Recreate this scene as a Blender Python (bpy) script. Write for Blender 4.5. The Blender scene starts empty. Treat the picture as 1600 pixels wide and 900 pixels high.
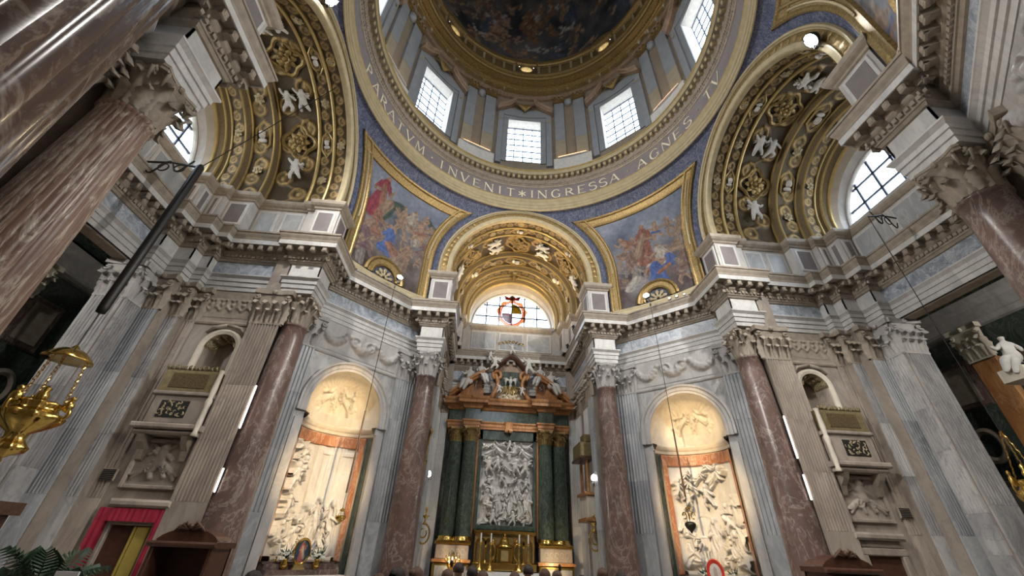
import bpy, math, random
import numpy as np
from math import sin, cos, pi, sqrt, radians, atan2, hypot
from mathutils import Vector, Matrix

random.seed(7)
RNG = np.random.RandomState(11)
S = bpy.context.scene
COL = S.collection

# ---------------------------------------------------------------- camera
CAM_POS = Vector((-1.5568, -9.2356, 1.6))
PITCH, YAW, ROLL, FPX = 0.5786, 0.0641, 0.0411, 622.24
_f0 = Vector((sin(YAW), cos(YAW), 0)); _r0 = Vector((cos(YAW), -sin(YAW), 0)); _u0 = Vector((0, 0, 1))
FWD = cos(PITCH) * _f0 + sin(PITCH) * _u0
_up = -sin(PITCH) * _f0 + cos(PITCH) * _u0
RIGHT = cos(ROLL) * _r0 + sin(ROLL) * _up
UP = -sin(ROLL) * _r0 + cos(ROLL) * _up
cd = bpy.data.cameras.new('camera'); cam = bpy.data.objects.new('camera', cd); COL.objects.link(cam)
cd.sensor_width = 36; cd.lens = 36 * FPX / 1600; cd.clip_start = 0.05; cd.clip_end = 500
m = Matrix.Identity(4)
for i in range(3):
    m[i][0] = RIGHT[i]; m[i][1] = UP[i]; m[i][2] = -FWD[i]; m[i][3] = CAM_POS[i]
cam.matrix_world = m
S.camera = cam

# ---------------------------------------------------------------- render look, world, exposure
S.view_settings.view_transform = 'Standard'; S.view_settings.look = 'None'
S.view_settings.exposure = 0.05; S.view_settings.gamma = 1.0
S.view_settings.use_curve_mapping = False
cy = S.cycles
cy.use_denoising = True
cy.max_bounces = 8; cy.diffuse_bounces = 5; cy.glossy_bounces = 3; cy.transparent_max_bounces = 8
cy.transmission_bounces = 3; cy.caustics_reflective = False; cy.caustics_refractive = False
cy.sample_clamp_indirect = 6.0; cy.sample_clamp_direct = 0
W = bpy.data.worlds.new('sky'); S.world = W; W.use_nodes = True
nt = W.node_tree; nt.nodes.clear()
_o = nt.nodes.new('ShaderNodeOutputWorld'); _b = nt.nodes.new('ShaderNodeBackground')
_tc = nt.nodes.new('ShaderNodeTexCoord'); _sp = nt.nodes.new('ShaderNodeSeparateXYZ'); _cr = nt.nodes.new('ShaderNodeValToRGB')
_cr.color_ramp.elements[0].position = 0.0; _cr.color_ramp.elements[0].color = (1.0, 0.98, 0.95, 1)
_cr.color_ramp.elements[1].position = 0.9; _cr.color_ramp.elements[1].color = (0.62, 0.80, 1.0, 1)
nt.links.new(_tc.outputs['Generated'], _sp.inputs[0]); nt.links.new(_sp.outputs[2], _cr.inputs[0])
nt.links.new(_cr.outputs[0], _b.inputs[0]); nt.links.new(_b.outputs[0], _o.inputs[0])
_b.inputs[1].default_value = 8.5

def face_matrix(pos, d):
    """matrix whose local -Z looks along d"""
    q = Vector(d).normalized().to_track_quat('-Z', 'Y')
    return Matrix.Translation(Vector(pos)) @ q.to_matrix().to_4x4()
def portal(pos, d, w, h):
    l = bpy.data.lights.new('sky_portal', 'AREA'); l.shape = 'RECTANGLE'; l.size = w; l.size_y = h
    l.cycles.is_portal = True
    o = bpy.data.objects.new('sky_portal', l); COL.objects.link(o); o.matrix_world = face_matrix(pos, d)
for k in range(8):
    a = k * pi / 4
    portal((9.75 * sin(a), 9.75 * cos(a), 25.7), (-sin(a), -cos(a), 0), 2.5, 4.7)
for (dx, dy) in ((1, 0), (-1, 0), (0, 1), (0, -1)):
    portal((14.6 * dx, 14.6 * dy, 15.0), (-dx, -dy, 0), 5.4, 2.9)

# ---------------------------------------------------------------- materials
def _nt(name):
    m = bpy.data.materials.new(name); m.use_nodes = True
    t = m.node_tree; t.nodes.clear()
    out = t.nodes.new('ShaderNodeOutputMaterial'); b = t.nodes.new('ShaderNodeBsdfPrincipled')
    t.links.new(b.outputs[0], out.inputs[0])
    return m, t, b
def _ramp(t, fac, cols):
    r = t.nodes.new('ShaderNodeValToRGB'); e = r.color_ramp.elements
    while len(e) < len(cols): e.new(0.5)
    for i, (p, c) in enumerate(cols):
        e[i].position = p; e[i].color = (*c, 1)
    t.links.new(fac, r.inputs[0]); return r.outputs[0]
def _noise(t, scale, det=4, rough=.55, dist=0.0, stretch=None, seed=0.0, perobj=True):
    g = t.nodes.new('ShaderNodeNewGeometry'); mp = t.nodes.new('ShaderNodeMapping')
    t.links.new(g.outputs['Position'], mp.inputs['Vector'])
    if stretch: mp.inputs['Scale'].default_value = stretch
    mp.inputs['Location'].default_value = (seed, seed * 1.7, seed * .6)
    if perobj:
        oi = t.nodes.new('ShaderNodeObjectInfo'); mu = t.nodes.new('ShaderNodeVectorMath'); mu.operation = 'ADD'
        sc = t.nodes.new('ShaderNodeMath'); sc.operation = 'MULTIPLY'; sc.inputs[1].default_value = 37.0
        t.links.new(oi.outputs['Random'], sc.inputs[0]); t.links.new(mp.outputs[0], mu.inputs[0]); t.links.new(sc.outputs[0], mu.inputs[1])
        v = mu.outputs[0]
    else: v = mp.outputs[0]
    n = t.nodes.new('ShaderNodeTexNoise'); n.inputs['Scale'].default_value = scale; n.inputs['Detail'].default_value = det
    n.inputs['Roughness'].default_value = rough; n.inputs['Distortion'].default_value = dist
    t.links.new(v, n.inputs['Vector']); return n.outputs['Fac']
def _mix(t, a, b, fac, mode='MIX'):
    x = t.nodes.new('ShaderNodeMix'); x.data_type = 'RGBA'; x.blend_type = mode
    for s, v in ((x.inputs[6], a), (x.inputs[7], b)):
        if isinstance(v, tuple): s.default_value = (*v, 1)
        else: t.links.new(v, s)
    if isinstance(fac, (int, float)): x.inputs[0].default_value = fac
    else: t.links.new(fac, x.inputs[0])
    return x.outputs[2]
def _bump(t, b, fac, strength, dist=.02):
    n = t.nodes.new('ShaderNodeBump'); n.inputs['Strength'].default_value = strength; n.inputs['Distance'].default_value = dist
    t.links.new(fac, n.inputs['Height']); t.links.new(n.outputs[0], b.inputs['Normal'])
def _vary(t, col, amt):
    """per-object lightness variation"""
    oi = t.nodes.new('ShaderNodeObjectInfo'); r = t.nodes.new('ShaderNodeMapRange')
    r.inputs[3].default_value = 1 - amt; r.inputs[4].default_value = 1 + amt
    t.links.new(oi.outputs['Random'], r.inputs[0])
    v = t.nodes.new('ShaderNodeVectorMath'); v.operation = 'SCALE'
    t.links.new(col, v.inputs[0]); t.links.new(r.outputs[0], v.inputs['Scale']); return v.outputs[0]

def marble(name, base, dark, vein, scale=1.0, rough=.35, vein_amt=.55, vary=.0, stretch=(1, 1, .45)):
    m, t, b = _nt(name)
    n1 = _noise(t, 1.1 * scale, 5, .6, 1.2, stretch)
    c = _ramp(t, n1, [(.30, dark), (.62, base)])
    n2 = _noise(t, .8 * scale, 7, .62, 2.2, stretch, 5.0)
    v = _ramp(t, n2, [(.462, (0, 0, 0)), (.497, (1, 1, 1)), (.535, (0, 0, 0))])
    f = t.nodes.new('ShaderNodeMath'); f.operation = 'MULTIPLY'; f.inputs[1].default_value = vein_amt
    t.links.new(v, f.inputs[0])
    c = _mix(t, c, vein, f.outputs[0])
    if vary: c = _vary(t, c, vary)
    t.links.new(c, b.inputs['Base Color']); b.inputs['Roughness'].default_value = rough
    b.inputs['Specular IOR Level'].default_value = .45
    return m
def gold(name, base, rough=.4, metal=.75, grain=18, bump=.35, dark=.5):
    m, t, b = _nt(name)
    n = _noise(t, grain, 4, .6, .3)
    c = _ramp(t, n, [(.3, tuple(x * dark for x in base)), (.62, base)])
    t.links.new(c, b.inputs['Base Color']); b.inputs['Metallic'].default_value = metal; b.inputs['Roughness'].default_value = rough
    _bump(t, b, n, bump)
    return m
def plain(name, base, rough=.6, metal=0., amt=.18, scale=6, bump=0.):
    m, t, b = _nt(name)
    n = _noise(t, scale, 4, .6)
    c = _ramp(t, n, [(.3, tuple(x * (1 - amt) for x in base)), (.7, tuple(min(1, x * (1 + amt)) for x in base))])
    t.links.new(c, b.inputs['Base Color']); b.inputs['Roughness'].default_value = rough; b.inputs['Metallic'].default_value = metal
    if bump: _bump(t, b, n, bump)
    return m
def glow(name, col, strength):
    m = bpy.data.materials.new(name); m.use_nodes = True; t = m.node_tree; t.nodes.clear()
    out = t.nodes.new('ShaderNodeOutputMaterial'); e = t.nodes.new('ShaderNodeEmission')
    e.inputs[0].default_value = (*col, 1); e.inputs[1].default_value = strength
    t.links.new(e.outputs[0], out.inputs[0]); return m
def glass(name, tint=(.93, .97, 1.0)):
    m = bpy.data.materials.new(name); m.use_nodes = True; t = m.node_tree; t.nodes.clear()
    out = t.nodes.new('ShaderNodeOutputMaterial'); a = t.nodes.new('ShaderNodeBsdfTransparent'); g = t.nodes.new('ShaderNodeBsdfGlossy')
    a.inputs[0].default_value = (*tint, 1); g.inputs['Roughness'].default_value = .08
    x = t.nodes.new('ShaderNodeMixShader'); x.inputs[0].default_value = .06
    t.links.new(a.outputs[0], x.inputs[1]); t.links.new(g.outputs[0], x.inputs[2]); t.links.new(x.outputs[0], out.inputs[0])
    return m
def painted(name, rough=.75):
    m, t, b = _nt(name)
    a = t.nodes.new('ShaderNodeAttribute'); a.attribute_name = 'Col'
    n = _noise(t, 5, 5, .6)
    c = _mix(t, a.outputs['Color'], _ramp(t, n, [(.3, (.72, .72, .72)), (.7, (1.1, 1.1, 1.1))]), 1.0, 'MULTIPLY')
    t.links.new(c, b.inputs['Base Color']); b.inputs['Roughness'].default_value = rough
    return m

MT = {}
MT['grey'] = marble('grey_veined_marble', (.49, .48, .465), (.27, .26, .265), (.20, .205, .22), 1.0, .38, .5, .17)
MT['greyplain'] = marble('grey_marble_carved', (.52, .50, .48), (.38, .36, .35), (.30, .30, .31), 1.5, .5, .3, .08)
MT['warm'] = marble('warm_grey_marble', (.42, .36, .305), (.26, .215, .18), (.19, .165, .155), .9, .42, .4, .14)
MT['blue'] = marble('blue_grey_marble', (.42, .43, .44), (.255, .268, .285), (.58, .59, .60), .7, .36, .4, .14)
MT['white'] = marble('white_marble', (.66, .65, .63), (.50, .49, .48), (.40, .40, .42), 1.2, .42, .35, .07)
MT['stone'] = plain('brown_shaded_stone', (.34, .29, .235), .6, 0, .2, 5)  # own brown of carvings, and shade put into colour of bed mouldings, soffits
MT['redveined'] = marble('red_brown_marble', (.165, .108, .092), (.100, .066, .060), (.40, .335, .29), 3.2, .26, .34, .06, (1, 1, .5))
MT['redlight'] = marble('worn_red_marble', (.31, .20, .155), (.17, .105, .083), (.60, .53, .44), 2.6, .34, .8, .05, (1, 1, .16))
MT['redblock'] = marble('orange_red_marble', (.50, .22, .11), (.33, .12, .06), (.72, .55, .42), 3.0, .3, .6)
MT['green'] = marble('dark_green_marble', (.062, .085, .068), (.03, .042, .035), (.20, .24, .19), 4.0, .14, .35)
MT['darkgreen'] = marble('blackish_green_marble', (.065, .085, .07), (.03, .04, .035), (.2, .22, .19), 2.0, .25, .4)
MT['amber'] = marble('amber_alabaster', (.44, .205, .075), (.27, .115, .045), (.60, .37, .19), 1.6, .3, .55)
MT['cream'] = marble('cream_carved_marble', (.72, .66, .55), (.58, .52, .43), (.5, .44, .37), 1.6, .5, .2)
MT['relief'] = marble('white_carved_relief', (.70, .68, .65), (.52, .50, .48), (.45, .43, .42), 1.4, .5, .25)
MT['stucco'] = plain('white_stucco', (.58, .565, .54), .65, 0, .12, 6)
MT['gold'] = gold('gilded_stucco', (.33, .225, .085), .42, .55, 14, .5, .42)
MT['goldband'] = gold('plain_gilded_band', (.50, .37, .155), .38, .5, 5, .08, .8)
MT['goldpale'] = plain('pale_gold_stucco', (.43, .36, .225), .5, .25, .12, 4)
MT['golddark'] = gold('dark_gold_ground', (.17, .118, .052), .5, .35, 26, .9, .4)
MT['brass'] = gold('polished_brass', (.85, .58, .16), .16, 1.0, 9, .12, .8)
MT['bluepaint'] = marble('blue_painted_band', (.062, .075, .14), (.025, .032, .075), (.30, .32, .36), 4, .6, .5)
MT['lavender'] = plain('dull_lavender_plaster', (.20, .175, .178), .7, 0, .12, 3)
MT['drumblue'] = plain('grey_blue_scagliola', (.25, .27, .295), .55, 0, .1, 2)
MT['drumyellow'] = plain('yellowish_drum_strip', (.31, .275, .205), .55, 0, .12, 2)
MT['drumbrown'] = plain('brown_scagliola', (.24, .20, .155), .55, 0, .12, 2)
MT['pediment'] = marble('brown_pediment_stone', (.29, .20, .135), (.18, .115, .075), (.45, .37, .28), 2, .5, .35)
MT['floor'] = marble('floor_marble', (.42, .39, .36), (.28, .25, .23), (.2, .2, .2), 1.0, .25, .4, .2)
MT['wood'] = plain('dark_carved_wood', (.075, .032, .02), .35, 0, .35, 8, .2)
MT['gilt_wood'] = plain('olive_gilt_wood', (.20, .155, .07), .45, .3, .25, 7, .1)
MT['black'] = plain('black_metal', (.018, .016, .015), .45, .3, .2)
MT['redcloth'] = plain('crimson_damask', (.36, .015, .045), .7, 0, .25, 5)
MT['yellowdoor'] = plain('yellow_painted_wood', (.42, .31, .07), .5, 0, .1)
MT['whitecloth'] = plain('white_linen', (.82, .80, .76), .8, 0, .05)
MT['paper'] = plain('white_card', (.85, .86, .9), .7, 0, .03)
MT['lead'] = plain('window_lead', (.10, .12, .18), .6, .2, .1)
MT['glass'] = glass('window_glass')
MT['leaf'] = plain('palm_leaf', (.035, .075, .04), .5, 0, .4, 5)
MT['skin'] = plain('skin', (.55, .33, .25), .6, 0, .08)
MT['hair'] = plain('dark_hair', (.035, .022, .017), .6, 0, .4, 30)
MT['hairbrown'] = plain('brown_hair', (.10, .05, .03), .6, 0, .4, 30)
MT['cloth1'] = plain('dark_coat', (.035, .033, .04), .8)
MT['cloth2'] = plain('grey_jumper', (.16, .15, .17), .85)
MT['cloth3'] = plain('brown_jacket', (.13, .085, .06), .85)
MT['petal'] = plain('white_petals', (.80, .78, .68), .7, 0, .1)
MT['signred'] = plain('bright_red_frame', (.85, .07, .04), .4, 0, .05)
MT['fresco'] = painted('fresco_paint')
MT['plaster'] = plain('brown_shaded_plaster', (.33, .28, .22), .8, 0, .12, 2)  # tone of plaster in shade, the shade put into the colour
MT['tube_glow'] = glow('tube_glow', (1.0, .86, .80), 6)
MT['lens_warm'] = glow('lens_warm', (1.0, .90, .66), 120); MT['lens_white'] = glow('lens_white', (.96, .98, 1.0), 160); MT['lens_small'] = glow('lens_small', (1.0, .85, .70), 30)
MT['lens_bar'] = glow('lens_bar', (1.0, .50, .22), 9)
def giltrelief():
    m, t, b = _nt('gilded_relief_band')
    a = t.nodes.new('ShaderNodeAttribute'); a.attribute_name = 'Col'
    n = _noise(t, 30, 3, .6)
    c = _mix(t, a.outputs['Color'], _ramp(t, n, [(.3, (.6, .6, .6)), (.7, (1.15, 1.15, 1.15))]), 1.0, 'MULTIPLY')
    t.links.new(c, b.inputs['Base Color']); b.inputs['Roughness'].default_value = .42; b.inputs['Metallic'].default_value = .4; _bump(t, b, n, .6); return m
MT['gilt_relief'] = giltrelief()
def fleck(name, base, dark, pale, amt, rough, st=(1, 1, .55)):
    """breccia-like red marble: soft dark patches, thin pale flecks"""
    m, t, b = _nt(name)
    c = _ramp(t, _noise(t, 1.6, 5, .6, .6, st), [(.32, dark), (.66, base)])
    f = _ramp(t, _noise(t, 10.0, 6, .70, .6, st, 3.0), [(.535, (0, 0, 0)), (.66, (1, 1, 1))])
    f2 = _ramp(t, _noise(t, 1.1, 3, .5, .5, st, 8.0), [(.38, (.25, .25, .25)), (.58, (1, 1, 1))])
    k = _mix(t, f, f2, 1.0, 'MULTIPLY'); x = t.nodes.new('ShaderNodeMath'); x.operation = 'MULTIPLY'; x.inputs[1].default_value = amt
    t.links.new(k, x.inputs[0]); c = _mix(t, c, pale, x.outputs[0])
    v = _ramp(t, _noise(t, .9, 6, .62, 2.0, st, 15.0), [(.475, (0, 0, 0)), (.497, (.6, .6, .6)), (.52, (0, 0, 0))]); c = _mix(t, c, pale, v)
    t.links.new(c, b.inputs['Base Color']); b.inputs['Roughness'].default_value = rough; return m
MT['red'] = fleck('red_brown_breccia', (.185, .115, .098), (.095, .062, .056), (.40, .345, .305), .62, .30)
MT['sky'] = marble('cloudy_blue_marble', (.40, .44, .50), (.17, .20, .25), (.66, .68, .70), 1.5, .33, .6, .12, (1, 1, 1))
MT['lettergold'] = plain('pale_gilt_letters', (.78, .71, .54), .5, .1, .05)
MT['reddark'] = fleck('dark_polished_breccia', (.115, .072, .060), (.060, .040, .036), (.34, .28, .24), .6, .22)

# ---------------------------------------------------------------- mesh helpers
class MB:
    """collects verts and faces, then links them as one mesh object"""
    def __init__(s): s.v = []; s.f = []; s.n = 0
    def add(s, vs, fs):
        vs = np.asarray(vs, float).reshape(-1, 3); k = s.n
        s.v.append(vs); s.n += len(vs)
        s.f.extend([tuple(i + k for i in f) for f in fs]); return s
    def merge(s, o, M=None):
        for_v = np.concatenate(o.v) if o.v else np.zeros((0, 3))
        if M is not None:
            A = np.array(M); for_v = for_v @ A[:3, :3].T + A[:3, 3]
        return s.add(for_v, o.f)
    def box(s, x0, x1, y0, y1, z0, z1):
        return s.add([(x0, y0, z0), (x1, y0, z0), (x1, y1, z0), (x0, y1, z0), (x0, y0, z1), (x1, y0, z1), (x1, y1, z1), (x0, y1, z1)],
                     [(0, 3, 2, 1), (4, 5, 6, 7), (0, 1, 5, 4), (1, 2, 6, 5), (2, 3, 7, 6), (3, 0, 4, 7)])
    def bevbox(s, x0, x1, y0, y1, z0, z1, b=.03):
        """box with chamfered front rim: front is the y0 side"""
        v = [(x0, y1, z0), (x1, y1, z0), (x1, y1, z1), (x0, y1, z1), (x0, y0 + b, z0), (x1, y0 + b, z0), (x1, y0 + b, z1), (x0, y0 + b, z1),
             (x0 + b, y0, z0 + b), (x1 - b, y0, z0 + b), (x1 - b, y0, z1 - b), (x0 + b, y0, z1 - b)]
        f = [(0, 1, 2, 3), (8, 9, 10, 11)]
        for i in range(4):
            j = (i + 1) % 4; f += [(i, j, 4 + j, 4 + i), (4 + i, 4 + j, 8 + j, 8 + i)]
        return s.add(v, f)
    def prism(s, poly, z0, z1):
        n = len(poly)
        return s.add([(x, y, z0) for x, y in poly] + [(x, y, z1) for x, y in poly],
                     [tuple(range(n))[::-1], tuple(range(n, 2 * n))] + [(i, (i + 1) % n, n + (i + 1) % n, n + i) for i in range(n)])
    def strip(s, poly, z0, z1, closed=False):
        n = len(poly); e = n if closed else n - 1
        return s.add([(x, y, z0) for x, y in poly] + [(x, y, z1) for x, y in poly],
                     [(i, (i + 1) % n, n + (i + 1) % n, n + i) for i in range(e)])
    def grid(s, P):
        P = np.asarray(P, float); a, b = P.shape[:2]
        idx = np.arange(a * b).reshape(a, b)
        q = np.stack([idx[:-1, :-1], idx[1:, :-1], idx[1:, 1:], idx[:-1, 1:]], -1).reshape(-1, 4)
        return s.add(P.reshape(-1, 3), q.tolist())
    def lathe(s, prof, seg=24, c=(0, 0, 0), a0=0., a1=2 * pi, fr=None):
        full = abs(a1 - a0 - 2 * pi) < 1e-6
        A = np.linspace(a0, a1, seg + 1)
        P = np.zeros((len(prof), seg + 1, 3))
        for i, (r, z) in enumerate(prof):
            rr = r if fr is None else r * fr(A)
            P[i, :, 0] = c[0] + rr * np.cos(A); P[i, :, 1] = c[1] + rr * np.sin(A); P[i, :, 2] = c[2] + z
        return s.grid(P)
    def tube(s, pts, r, seg=8, caps=True):
        pts = [Vector(p) for p in pts]; n = len(pts)
        rs = r if isinstance(r, (list, tuple)) else [r] * n
        rings = []; prev = None
        for i, p in enumerate(pts):
            t = (pts[min(i + 1, n - 1)] - pts[max(i - 1, 0)])
            t = t.normalized() if t.length > 1e-9 else Vector((0, 0, 1))
            if prev is None:
                a = t.orthogonal().normalized()
            else:
                a = prev - t * prev.dot(t); a = a.normalized() if a.length > 1e-6 else t.orthogonal().normalized()
            prev = a; b = t.cross(a)
            rings.append([p + (a * cos(2 * pi * k / seg) + b * sin(2 * pi * k / seg)) * rs[i] for k in range(seg)])
        v = [tuple(q) for R in rings for q in R]; f = []
        for i in range(n - 1):
            for k in range(seg):
                k2 = (k + 1) % seg; f.append((i * seg + k, i * seg + k2, (i + 1) * seg + k2, (i + 1) * seg + k))
        if caps: f += [tuple(range(seg))[::-1], tuple(range((n - 1) * seg, n * seg))]
        return s.add(v, f)
    def ball(s, c, r, seg=10, rings=7):
        r = r if isinstance(r, (tuple, list)) else (r, r, r)
        T = np.linspace(0, pi, rings + 1); A = np.linspace(0, 2 * pi, seg + 1)
        P = np.stack([c[0] + r[0] * np.outer(np.sin(T), np.cos(A)), c[1] + r[1] * np.outer(np.sin(T), np.sin(A)), c[2] + r[2] * np.outer(np.cos(T), np.ones_like(A))], -1)
        return s.grid(P)
    def sweep(s, prof, path, side=1, closed=False):
        """prof [(o,z)] carried along the plan path; o is the offset to the side*left of travel, corners mitred"""
        P = [np.array(p, float) for p in path]; n = len(P); mit = []
        for i in range(n):
            d = []
            if closed or i > 0: d.append(P[i] - P[i - 1])
            if closed or i < n - 1: d.append(P[(i + 1) % n] - P[i])
            N = [np.array((-q[1], q[0])) / hypot(*q) * side for q in d]
            mit.append(N[0] if len(N) == 1 else (N[0] + N[1]) / max(.25, 1 + N[0] @ N[1]))
        G = np.zeros((n + (1 if closed else 0), len(prof), 3))
        for i in range(len(G)):
            for j, (o, z) in enumerate(prof):
                G[i, j, :2] = P[i % n] + mit[i % n] * o; G[i, j, 2] = z
        return s.grid(G)
    def verts(s): return np.concatenate(s.v) if s.v else np.zeros((0, 3))
    def mesh(s, name, mat, xf=None, smooth=False):
        V = s.verts()
        if xf is not None: V = xf(V)
        me = bpy.data.meshes.new(name); me.from_pydata(V.tolist(), [], s.f); me.validate()
        if mat is not None: me.materials.append(MT[mat] if isinstance(mat, str) else mat)
        if smooth: me.polygons.foreach_set('use_smooth', [True] * len(me.polygons))
        return me
    def build(s, name, mat, parent=None, xf=None, smooth=False, kind=None):
        return obj(name, s.mesh(name, mat, xf, smooth), parent, kind)

def obj(name, me, parent=None, kind=None, M=None):
    o = bpy.data.objects.new(name, me); COL.objects.link(o)
    if parent is not None: o.parent = parent
    if M is not None: o.matrix_local = M
    if kind: o['kind'] = kind
    return o
def empty(name, loc=(0, 0, 0), rz=0.):
    o = bpy.data.objects.new(name, None); COL.objects.link(o); o.location = loc; o.rotation_euler = (0, 0, rz); return o
def tag(o, label, cat, group=None, kind=None):
    o['label'] = label; o['category'] = cat
    if group: o['group'] = group
    if kind: o['kind'] = kind
    return o
def clone(root, M=None, parent=None):
    r = root.copy(); COL.objects.link(r); r.parent = parent
    if M is not None: r.matrix_local = M
    for ch in list(root.children):
        clone_child(ch, r)
    return r
def clone_child(ch, r):
    c = ch.copy(); COL.objects.link(c); c.parent = r
    for g in list(ch.children): clone_child(g, c)
def TR(x, y, z, rz=0., s=1.):
    return Matrix.Translation((x, y, z)) @ Matrix.Rotation(rz, 4, 'Z') @ Matrix.Scale(s, 4)
def frame_matrix(o, ex, ey, ez):
    m = Matrix.Identity(4)
    for i in range(3):
        m[i][0] = ex[i]; m[i][1] = ey[i]; m[i][2] = ez[i]; m[i][3] = o[i]
    return m

# quadrants (piers) and arms: plain reflections and quarter turns of the same plan
def quad(sx, sy):
    a = np.array((sx, sy, 1.)); return lambda V: V * a
ARM = {'right': lambda V: V[:, [1, 0, 2]] * np.array((1, 1, 1.)), 'left': lambda V: V[:, [1, 0, 2]] * np.array((-1, 1, 1.)),
       'apse': lambda V: V * np.array((1, 1, 1.)), 'entrance': lambda V: V * np.array((1, -1, 1.))}      # from (lateral, depth, z)
def armpt(arm, l, d, z=0.): return tuple(ARM[arm](np.array([[l, d, z]], float))[0])

# ---------------------------------------------------------------- value noise, relief heights, painting
def vnoise(x, y, seed=0):
    r = np.random.RandomState(seed).rand(64, 64)
    xi = np.floor(x).astype(int); yi = np.floor(y).astype(int); fx = x - xi; fy = y - yi
    fx = fx * fx * (3 - 2 * fx); fy = fy * fy * (3 - 2 * fy)
    g = lambda a, b: r[a % 64, b % 64]
    return (g(xi, yi) * (1 - fx) + g(xi + 1, yi) * fx) * (1 - fy) + (g(xi, yi + 1) * (1 - fx) + g(xi + 1, yi + 1) * fx) * fy
def fbm(x, y, seed=0, o=4):
    s = 0; a = .5
    for i in range(o):
        s = s + a * vnoise(x * 2 ** i, y * 2 ** i, seed + i); a *= .5
    return s
def seg_dist(X, Y, a, b):
    ax, ay = a; bx, by = b; dx, dy = bx - ax, by - ay; L = dx * dx + dy * dy + 1e-9
    t = np.clip(((X - ax) * dx + (Y - ay) * dy) / L, 0, 1)
    return np.hypot(X - ax - t * dx, Y - ay - t * dy), t
def pose(x, y, h, kind='stand', flip=1, lean=0., wings=False):
    """2-D figure as tapered strokes [(a, b, ra, rb, tone)] around feet (x, y) with height h"""
    q = lambda u, v: (x + flip * (u + lean * v) * h, y + v * h)
    if kind == 'stand':
        st = [(q(0, .86), q(.01, .90), .075, .068, 'skin'), (q(0, .78), q(0, .5), .12, .12, 'robe'), (q(-.02, .52), q(-.06, .04), .13, .17, 'robe'), (q(.04, .5), q(.1, .04), .12, .12, 'robe'),
              (q(-.11, .75), q(-.18, .55), .055, .05, 'robe'), (q(-.18, .55), q(-.02, .6), .045, .035, 'skin'), (q(.1, .75), q(.2, .6), .055, .05, 'robe'), (q(.2, .6), q(.26, .74), .04, .03, 'skin'), (q(.0, .7), q(.16, .25), .06, .10, 'cape')]
    elif kind == 'kneel':
        st = [(q(.02, .82), q(.04, .87), .10, .09, 'skin'), (q(0, .72), q(-.05, .38), .15, .16, 'robe'), (q(-.05, .38), q(.18, .16), .15, .13, 'robe'), (q(.18, .16), q(-.28, .08), .12, .12, 'robe'), (q(-.05, .36), q(-.3, .08), .14, .16, 'cape'),
              (q(.08, .68), q(.24, .5), .06, .05, 'robe'), (q(.24, .5), q(.32, .62), .05, .04, 'skin'), (q(-.1, .68), q(.05, .45), .07, .05, 'robe')]
    elif kind == 'fly':
        st = [(q(.30, .66), q(.33, .70), .09, .08, 'skin'), (q(.22, .58), q(0, .40), .12, .13, 'robe'), (q(0, .4), q(-.28, .28), .13, .08, 'robe'), (q(-.02, .38), q(-.22, .12), .11, .07, 'cape'), (q(.24, .6), q(.42, .48), .05, .04, 'skin'), (q(.42, .48), q(.52, .6), .04, .03, 'skin'), (q(.18, .56), q(.3, .36), .05, .04, 'skin'), (q(-.28, .28), q(-.42, .26), .05, .035, 'skin')]
    elif kind == 'putto':
        st = [(q(0, .84), q(.01, .87), .15, .14, 'skin'), (q(0, .66), q(-.02, .42), .16, .17, 'skin'), (q(-.06, .38), q(-.16, .16), .11, .08, 'skin'), (q(-.16, .16), q(-.10, 0), .07, .06, 'skin'), (q(.07, .38), q(.2, .2), .11, .08, 'skin'), (q(.2, .2), q(.28, .04), .07, .06, 'skin'),
              (q(-.14, .62), q(-.32, .72), .065, .055, 'skin'), (q(.14, .62), q(.3, .5), .065, .055, 'skin'), (q(-.2, .45), q(.18, .36), .07, .06, 'cape')]
    elif kind == 'bend':
        st = [(q(.34, .62), q(.37, .65), .085, .08, 'skin'), (q(.26, .58), q(0, .50), .14, .15, 'robe'), (q(0, .5), q(.06, .24), .14, .1, 'robe'), (q(.06, .24), q(-.04, .02), .09, .08, 'robe'), (q(-.04, .5), q(-.2, .02), .14, .13, 'cape'), (q(.24, .52), q(.34, .3), .055, .045, 'skin'), (q(.18, .5), q(.4, .36), .05, .04, 'skin')]
    else:                                                             # sit
        st = [(q(0, .84), q(.02, .88), .095, .085, 'skin'), (q(0, .74), q(-.02, .42), .15, .16, 'robe'), (q(-.02, .4), q(.28, .34), .14, .12, 'robe'), (q(.28, .34), q(.26, .03), .11, .09, 'robe'), (q(.02, .38), q(.4, .24), .1, .09, 'cape'), (q(-.12, .68), q(-.26, .5), .06, .05, 'robe'), (q(.12, .68), q(.28, .6), .06, .05, 'skin'), (q(.28, .6), q(.38, .72), .045, .035, 'skin')]
    if wings:
        st = [(q(-.1, .72), q(-.38, .92), .09, .05, 'wing'), (q(-.2, .78), q(-.42, .62), .1, .04, 'wing'), (q(.06, .72), q(.25, .95), .07, .04, 'wing')] + st
    return [(a, b, ra * h, rb * h, t) for a, b, ra, rb, t in st]
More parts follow.
